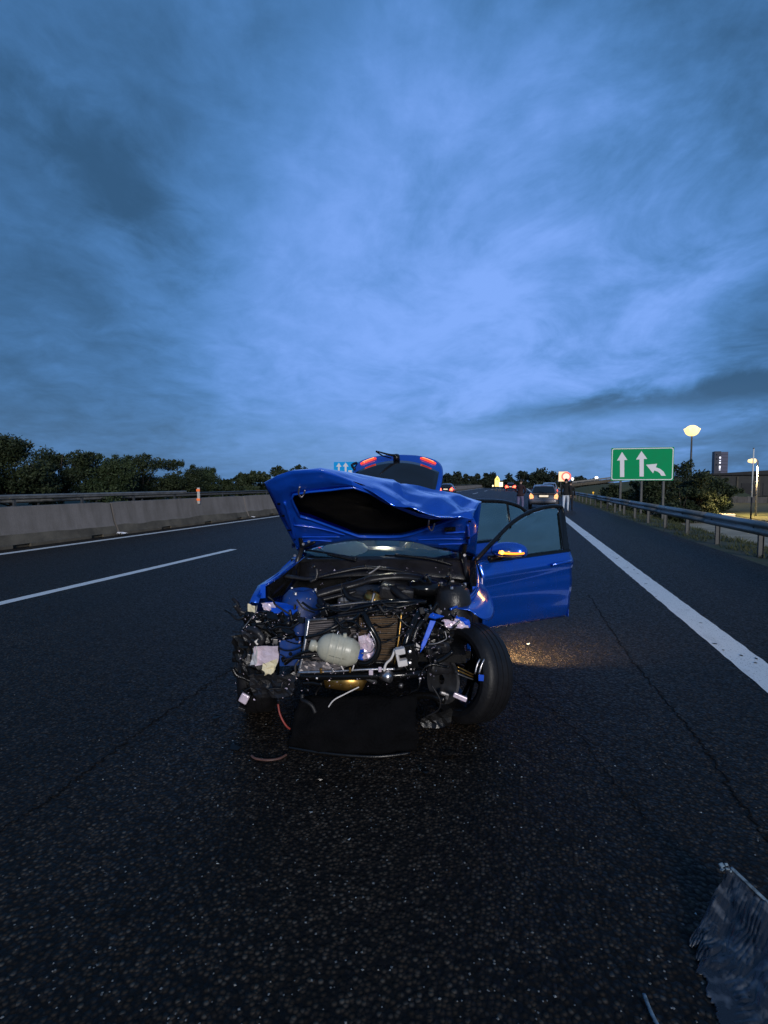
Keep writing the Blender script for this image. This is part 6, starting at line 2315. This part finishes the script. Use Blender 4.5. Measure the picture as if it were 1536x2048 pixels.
for dz in (0.034, -0.034):
    m_.box(mp_ + mr_ @ Vector((0, 0, dz)), (0.056, 0.05, 0.034), mr_)
m_.box(mp_ + mr_ @ Vector((-0.021, 0, 0)), (0.014, 0.05, 0.06), mr_)
part(m_, 'control_module', M_WHITEP, bevel=0.004)
part(MB().box(mp_ + Vector((0.055, 0.03, 0)), (0.06, 0.06, 0.14), mr_), 'module_bracket', M_BLACKG, bevel=0.006)
for dz in (0.035, -0.03):
    part(MB().lathe([(0, 0), (0, 0.012), (0.014, 0.011), (0.018, 0)], 10, Matrix.Translation(mp_ + Vector((0.047, -0.012, dz))) @ Matrix.Rotation(-PI / 2, 4, 'Z')), 'bolt', M_ALU)
hose('earth_strap', [L(790, 1298, -.47), L(783, 1316, -.48), L(772, 1328, -.48), L(768, 1342, -.48)], 0.007, M_WHITEP)
part(MB().lathe([(-0.03, 0), (-0.03, 0.03), (0.03, 0.032), (0.035, 0)], 16, Matrix.Translation(L(773, 1352, -.46)) @ Matrix.Rotation(R(-30), 4, 'Z')), 'horn', M_ALU, smooth=True)
hose('air_pipe', [L(836, 1222, -.30), L(826, 1248, -.36), L(816, 1270, -.40), L(810, 1292, -.42)], 0.024, M_BLACKG, n=10)
hose('air_pipe', [L(846, 1240, -.34), L(832, 1262, -.38), L(826, 1290, -.40), L(832, 1318, -.38)], 0.018, M_BLACK, n=10)
hose('wire_loop', [L(889, 1262, -.32), L(893, 1275, -.33), L(889, 1280, -.34), L(872, 1287, -.36), L(856, 1288, -.38)], 0.0045, M_ALUD)
# suspension upright, brake shield and disc
crumple(L(852, 1290, -.34), L(897, 1285, -.26), L(906, 1345, -.24), L(862, 1350, -.32), 6, 6, 0.012, 51, 'brake_shield', M_DARKG, thick=0.006, smooth=True)

# ---------- left front wheel, knocked round so that its inner side faces the camera
wc = L(928, 1325, 0.06)
wc.z = 0.325
WA = R(-128)
rot = Matrix.Rotation(R(37), 4, 'Z') @ Matrix.Rotation(R(10), 4, 'Y')
wheel_parts(car_e, (wc.x + 0.02, wc.y - 0.04, wc.z), 0.322, 0.235, rim=mat('black alloy', (0.03, 0.03, 0.034), 0.22, metal=0.7), n=48, mtx=rot)
axis = (rot @ Vector((1, 0, 0)))
dc = Vector((wc.x + 0.02, wc.y - 0.04, wc.z)) - axis * 0.16
rm = Matrix.Translation(dc) @ rot
part(MB().lathe([(0.0, 0.03), (0.0, 0.150), (0.022, 0.150), (0.022, 0.03)], 36, Matrix.Translation(dc + Vector((-0.05, -0.03, -0.04))) @ rot), 'brake_disc', M_ALUD, auto=30)
part(MB().box(dc + Vector((-0.02, -0.08, -0.12)), (0.10, 0.06, 0.05), Matrix.Rotation(R(18), 3, 'Y')), 'brake_caliper', M_ALUD, bevel=0.012)
part(MB().box(L(920, 1394, -.30), (0.085, 0.02, 0.028), Matrix.Rotation(R(22), 3, 'Y')), 'caliper_plate', M_BARE, bevel=0.004)
for k_ in range(3):  # metal rods added as golden and bright glints on the spokes
    hose('spoke_glint', [L(914, 1333 + 7 * k_, -.26), L(932, 1342 + 6 * k_, -.24), L(946, 1349 + 5 * k_, -.22)], 0.0045, M_BRASS if k_ < 2 else M_ALUD, sm=3)
for k_ in range(2):
    hose('spoke_glint', [L(950 + 8 * k_, 1348, -.25), L(954 + 9 * k_, 1330, -.24), L(960 + 9 * k_, 1318, -.22)], 0.006, M_ALU, sm=3)
poly_panel('blue_scrap', [L(957, 1349, -.27), L(968, 1350, -.27), L(967, 1362, -.27), L(957, 1361, -.27)], M_PAINTI, 0.006)
hose('control_arm', [L(800, 1400, -.05), L(850, 1390, -.15), L(890, 1400, -.2)], 0.026, M_BLACK)
hose('damper', [L(880, 1240, 0.1), L(885, 1300, .02), L(890, 1360, -.05)], 0.040, M_BLACK)
hose('brake_hose', [L(863, 1370, -.33), L(880, 1400, -.34), L(876, 1420, -.33), L(850, 1434, -.32)], 0.006, M_RUB)
crumple(L(845, 1435, -.30), L(910, 1415, -.26), L(900, 1455, -.28), L(840, 1455, -.30), 8, 4, 0.016, 55, 'liner_scrap', M_BLACK, thick=0.005)
# right front wheel and the rear pair
wheel_parts(car_e, (-0.75, 0.06, 0.325), 0.325, 0.225, rim=MATS['black alloy'], n=40, mtx=Matrix.Rotation(PI + R(12), 4, 'Z'))
wheel_parts(car_e, (-0.76, 2.69, 0.325), 0.325, 0.225, rim=M_ALUD, n=32, mtx=Matrix.Rotation(PI, 4, 'Z'))
wheel_parts(car_e, (0.76, 2.69, 0.325), 0.325, 0.225, rim=M_ALUD, n=32)

# ---------- undertray hanging down to the road
rows = []
wl_inv = (Matrix.Translation(WO) @ Matrix.Rotation(YAW - CAR_ROT, 4, 'Z')).inverted()
top_ = [L(600, 1396, -.36), L(640, 1392, -.38), L(690, 1394, -.38), L(740, 1392, -.38), L(790, 1394, -.38), L(832, 1392, -.35)]
bot_ = [wl_inv @ at_Z(px, py, 0.014) for px, py in ((577, 1494), (622, 1503), (670, 1508), (724, 1511), (778, 1510), (836, 1502))]
NX, NY = 26, 16
for j in range(NY + 1):
    t = j / NY
    row = []
    for i in range(NX + 1):
        u = i / NX * (len(top_) - 1)
        i0 = min(int(u), len(top_) - 2)
        fa = u - i0
        tt = t * (1.0 - 0.05 * max(0, noise.noise(Vector((u * 1.6, 0.3, 8)))) - 0.03 * abs(noise.noise(Vector((u * 7, 1.3, 2)))))
        p_ = top_[i0].lerp(top_[i0 + 1], fa).lerp(bot_[i0].lerp(bot_[i0 + 1], fa), tt)
        p_ = p_ + Vector((0.03 * noise.noise(Vector((9, t * 5, 1))) * (1 if i in (0, NX) else 0.2), -0.05 * math.sin(t * PI) + 0.030 * noise.noise(Vector((u * 1.1, t * 3, 0))), 0.028 * noise.noise(Vector((u * .9, t * 2.6, 5))) * math.sin(t * PI) + 0.012 * abs(noise.noise(Vector((u * 2.2, t * 5, 3))))))
        p_.z = max(p_.z, 0.008)
        row.append(p_)
    rows.append(row)
part(MB().grid(rows), 'undertray', M_TRAY, solid=0.006, smooth=True)
hose('undertray_lip', [wl_inv @ at_Z(px, py, 0.016) for px, py in ((578, 1495), (640, 1505), (700, 1511), (760, 1513), (820, 1506))], 0.010, M_BLACK)
poly_panel('label_plate', [L(760, 1428, -.425), L(778, 1425, -.425), L(793, 1436, -.43), L(792, 1447, -.435), L(762, 1447, -.435)], mat('pale blue plate', (0.06, 0.10, 0.14), 0.6), 0.004)
hose('thin_pipe', [L(718, 1374, -.42), L(690, 1388, -.44), L(668, 1400, -.45), L(657, 1414, -.45)], 0.004, M_WHITEP)
hose('red_cable', [L(556, 1408, -.36), L(559, 1425, -.37), L(565, 1440, -.38), L(573, 1452, -.38), L(580, 1458, -.37)], 0.006, M_RED)

# ---------- small wreckage: hoses, looms, brackets, clips thrown through the crash zone
rr_ = random.Random(77)
ZONES = [((482, 1225, 600, 1290), (-.36, -.18), 22), ((575, 1195, 660, 1240), (-.30, -.05), 10), ((640, 1205, 850, 1240), (-.36, -.2), 16), ((800, 1215, 905, 1300), (-.42, -.2), 24),
         ((800, 1290, 880, 1360), (-.44, -.3), 18), ((690, 1245, 760, 1275), (-.44, -.38), 8), ((560, 1340, 620, 1395), (-.44, -.34), 9), ((620, 1130, 930, 1200), (0.1, 0.4), 22), ((470, 1290, 520, 1400), (-.30, -.2), 8), ((600, 1345, 860, 1372), (-.44, -.3), 16)]
mats_ = [M_BLACK, M_BLACKG, M_DARKG, M_RUB, M_BLACKG, M_ALUD]
for (x0, y0, x1, y1), (ya, yb), cnt in ZONES:
    for i in range(cnt):
        px, py, y = rr_.uniform(x0, x1), rr_.uniform(y0, y1), rr_.uniform(ya, yb)
        c_ = L(px, py, y)
        k_ = rr_.random()
        if k_ < 0.45:
            pts_ = [c_]
            d0 = Vector((rr_.gauss(0, 1), rr_.gauss(0, .5), rr_.gauss(0, .7))).normalized()
            for j in range(rr_.randint(2, 4)):
                d0 = (d0 + Vector((rr_.gauss(0, .6), rr_.gauss(0, .3), rr_.gauss(0, .6)))).normalized()
                pts_.append(pts_[-1] + d0 * rr_.uniform(0.025, 0.06))
            hose('cable', pts_, rr_.choice([0.004, 0.006, 0.009, 0.014]), rr_.choice(mats_), sm=4, n=7)
        elif k_ < 0.8:
            q = Matrix.Rotation(rr_.uniform(0, 3), 3, 'Y') @ Matrix.Rotation(rr_.uniform(-.6, .6), 3, 'X')
            part(MB().box(c_, (rr_.uniform(.02, .07), rr_.uniform(.015, .04), rr_.uniform(.012, .045)), q), 'bracket', rr_.choice(mats_), bevel=0.004)
        elif k_ < 0.93:
            part(MB().lathe([(-.012, 0), (-.012, .012), (.0, .016), (.014, .012), (.016, 0)], 10, Matrix.Translation(c_) @ Matrix.Rotation(rr_.uniform(0, 3), 4, 'Z') @ Matrix.Rotation(rr_.uniform(0, 3), 4, 'Y')), 'connector', rr_.choice([M_BLACKG, M_ALUD, M_DARKG]), smooth=True)
        else:
            part(MB().lathe([(0, 0), (0, 0.009), (0.008, 0.008), (0.010, 0)], 8, Matrix.Translation(c_ - Vector((0, 0.02, 0))) @ Matrix.Rotation(-PI / 2, 4, 'Z')), 'bolt', M_ALU)
for i in range(26):
    x0, y0 = rr_.uniform(480, 880), rr_.uniform(1195, 1330)
    yb = -.47 + 0.25 * abs(x0 - 700) / 200 * rr_.uniform(.3, .8)
    if 615 < x0 < 740 and 1260 < y0:
        continue
    dx, dy = rr_.uniform(25, 70) * rr_.choice([-1, 1]), rr_.uniform(-18, 28)
    hose('loom', [L(x0, y0, yb), L(x0 + dx * .35, y0 + dy * .3 + rr_.uniform(4, 16), yb - 0.01), L(x0 + dx * .7, y0 + dy * .7 + rr_.uniform(-6, 12), yb), L(x0 + dx, y0 + dy, yb + .03)], rr_.choice([0.0035, 0.005, 0.007, 0.010]), rr_.choice([M_BLACK, M_BLACKG, M_RUB]), sm=4, n=7)
# small pale chips added as painted glints among the wreckage
m_ = MB()
for (x0, y0, x1, y1), (ya, yb), cnt in ZONES:
    for i in range(int(cnt * 2.2)):
        c_ = L(rr_.uniform(x0, x1), rr_.uniform(y0, y1), ya - 0.012)
        a_ = [Vector((rr_.uniform(-1, 1), rr_.uniform(-1, 1), rr_.uniform(-1, 1))) * rr_.uniform(.003, .010) for _ in range(3)]
        m_.add([c_ + a_[0], c_ + a_[1], c_ + a_[2], c_ + Vector((0, -.004, 0.002))], [(0, 1, 3), (1, 2, 3), (2, 0, 3)])
o = part(m_, 'glint_chips', M_BARE)
o['kind'] = 'stuff'

# ================================================================== DEBRIS ON THE ROAD
pts = smooth_path([at_Z(503, 1511, 0.012), at_Z(512, 1517, 0.014), at_Z(535, 1520, 0.016), at_Z(558, 1517, 0.014), at_Z(573, 1509, 0.012)], 5)
o = MB().tube(pts, 0.008, 8, flat=0.8).build('rubber_strip', M_BROWN, smooth=True)
tag(o, 'curved reddish brown rubber strip on the road before the wreck', 'debris')

rl = random.Random(91)
m_ = MB()
for i in range(420):
    a = rl.gauss(0, 1) * 0.55
    c_ = WO + h2w(rl.gauss(0.05, 0.75), -0.55 + rl.gauss(0, 0.38), 0)
    c_.z = 0.002
    r = rl.uniform(0.002, 0.0075)
    q = [Vector((rl.uniform(-1, 1) * r, rl.uniform(-1, 1) * r, rl.uniform(0, .8) * r)) for _ in range(4)]
    m_.add([c_ + v for v in q], [(0, 1, 2), (0, 2, 3), (0, 3, 1), (1, 3, 2)])
o = m_.build('glass_crumbs', mat('broken glass', (0.30, 0.34, 0.36), 0.12, spec=0.8))
tag(o, kind='stuff')
for i, (px, py, sz, lab) in enumerate(((470, 1498, 0.06, 'black plastic splinter on the road left of the brown strip'), (905, 1512, 0.07, 'jagged black plastic scrap on the road below the torn wheel'), (850, 1545, 0.04, 'tiny grey scrap on the road in front of the wheel'), (640, 1560, 0.035, 'small dark chip on the road in front of the hanging panel'), (1056, 1290, 0.03, 'pale scrap lying in the warm light under the open door'), (430, 1440, 0.045, 'small dark shard on the road left of the hanging sensor'))):
    c_ = at_Z(px, py, 0.006)
    m2 = MB()
    n_ = rl.randint(5, 7)
    m2.prism([Vector((math.cos(2 * PI * k_ / n_) * sz * rl.uniform(.4, 1), math.sin(2 * PI * k_ / n_) * sz * rl.uniform(.25, .6), rl.uniform(0, .4) * sz)) for k_ in range(n_)], (0, 0, 0.006))
    o = m2.build('plastic_scrap', M_WHITEP if i == 4 else M_BLACKG)
    o.location = c_
    o.rotation_euler = (0, 0, rl.uniform(0, 3))
    tag(o, lab, 'debris', 'small scraps on the road')

# torn piece of clear ribbed plastic, bottom right corner
ap = at_d(1452, 1735, 1.80)
SH = [  # rows from the raised right edge to the torn left edge
    [(1456, 1730, 1.84), (1500, 1772, 1.78), (1545, 1815, 1.72), (1600, 1870, 1.64), (1680, 1960, 1.5)],
    [(1440, 1765, 1.80), (1478, 1835, 1.70), (1520, 1905, 1.58), (1575, 1990, 1.44), (1640, 2090, 1.30)],
    [(1418, 1815, 1.745), (1448, 1880, 1.62), (1488, 1965, 1.48), (1535, 2050, 1.36), (1590, 2150, 1.22)],
    [(1398, 1850, 1.68), (1412, 1910, 1.585), (1440, 1985, 1.47), (1472, 2065, 1.36), (1520, 2170, 1.22)],
    [(1372, 1888, 1.618), (1384, 1935, 1.545), (1402, 2005, 1.448), (1425, 2075, 1.36), (1460, 2180, 1.25)]]
ctrl = [[at_d(*q) for q in r_] for r_ in SH]
NU, NV = 150, 40


def bil(u, v):
    fu, fv = v * (len(ctrl) - 1), u * (len(ctrl[0]) - 1)
    i, j = min(int(fu), len(ctrl) - 2), min(int(fv), len(ctrl[0]) - 2)
    a, b = fu - i, fv - j
    a, b = a * a * (3 - 2 * a) * .4 + a * .6, b
    return (ctrl[i][j] * (1 - b) + ctrl[i][j + 1] * b) * (1 - a) + (ctrl[i + 1][j] * (1 - b) + ctrl[i + 1][j + 1] * b) * a


rows = []
for i in range(NU + 1):
    u = i / NU
    row = []
    for j in range(NV + 1):
        v = j / NV
        vv = v * (0.90 + 0.10 * noise.noise(Vector((u * 11, 0, 0))) + 0.05 * noise.noise(Vector((u * 40, 3, 0))))
        p_ = bil(u, min(vv, 1.0))
        rib = 0.0030 * math.sin((u * 25 + 1.5 * math.sin(v * 2.2) + 0.9 * noise.noise(Vector((u * 6, v * 5, 7.0)))) * 2 * PI) * min(1, v * 4) * max(0.0, 0.45 + 1.3 * noise.noise(Vector((u * 4, v * 3.0, 9.0))))
        p_ = p_ + Vector((0, 0, rib + 0.030 * noise.noise(Vector((u * 4, v * 3, 2.0))) + 0.010 * abs(noise.noise(Vector((u * 13, v * 9, 4.0)))) + 0.003 * noise.noise(Vector((u * 60, v * 40, 1.0)))))
        p_.z = max(p_.z, 0.004)
        row.append(p_)
    rows.append(row)
shard = MB().grid(rows).build('plastic_shard', M_NET, smooth=True, solid=0.003)
tag(shard, 'torn translucent ribbed plastic sheet on the road, bottom right corner', 'debris')
lip = MB().tube(smooth_path([at_d(*q) for q in [(1462, 1735, 1.835), (1500, 1771, 1.775), (1545, 1814, 1.715), (1600, 1869, 1.635), (1680, 1958, 1.5)]], 6), 0.0075, 8, flat=0.7)
lip.build('shard_lip', mat('pale scratched plastic', (0.13, 0.18, 0.22), 0.4, var=0.7, vscale=60), shard, smooth=True)
cap_ = at_d(1452, 1737, 1.83)
m_ = MB()
rl2 = random.Random(8)
for k_ in range(7):
    m_.box(cap_ + Vector((rl2.uniform(-.016, .016), rl2.uniform(-.016, .016), rl2.uniform(-.012, .014))), (rl2.uniform(.008, .022), rl2.uniform(.006, .016), rl2.uniform(.004, .010)), Matrix.Rotation(rl2.uniform(0, 3), 3, 'Z') @ Matrix.Rotation(rl2.uniform(0, 3), 3, 'X'))
m_.build('shard_clip', MATS['pale scratched plastic'], shard, bevel=0.002)
pts = smooth_path([at_Z(1288, 1988, 0.010), at_Z(1297, 2012, 0.010), at_Z(1310, 2040, 0.010), at_Z(1330, 2075, 0.010)], 4)
o = MB().tube(pts, 0.006, 8, flat=0.6).build('plastic_strip', MATS['pale scratched plastic'], smooth=True)
tag(o, 'thin pale plastic strip on the road left of the torn sheet', 'debris')
# litter at the foot of the barrier
for i, (px, py, s_, m_, lab) in enumerate(((243, 1066, 0.24, M_SIGNW, 'crumpled pale litter at the foot of the barrier near its joint'), (505, 1033, 0.16, M_SIGNW, 'small white litter at the foot of the barrier beside the hood'))):
    c_ = at_X(px, py, -11.55)
    o = MB()
    rows = []
    rl = random.Random(60 + i)
    for j in range(5):
        rows.append([Vector(((k2 - 2.5) * s_ / 5, (j - 2) * s_ / 5, 0.03 + rl.uniform(0, s_ * .35))) for k2 in range(6)])
    o.grid(rows)
    ob = o.build('litter', m_, solid=0.003)
    ob.location = (-11.52, c_.y, 0.01)
    tag(ob, lab, 'litter')
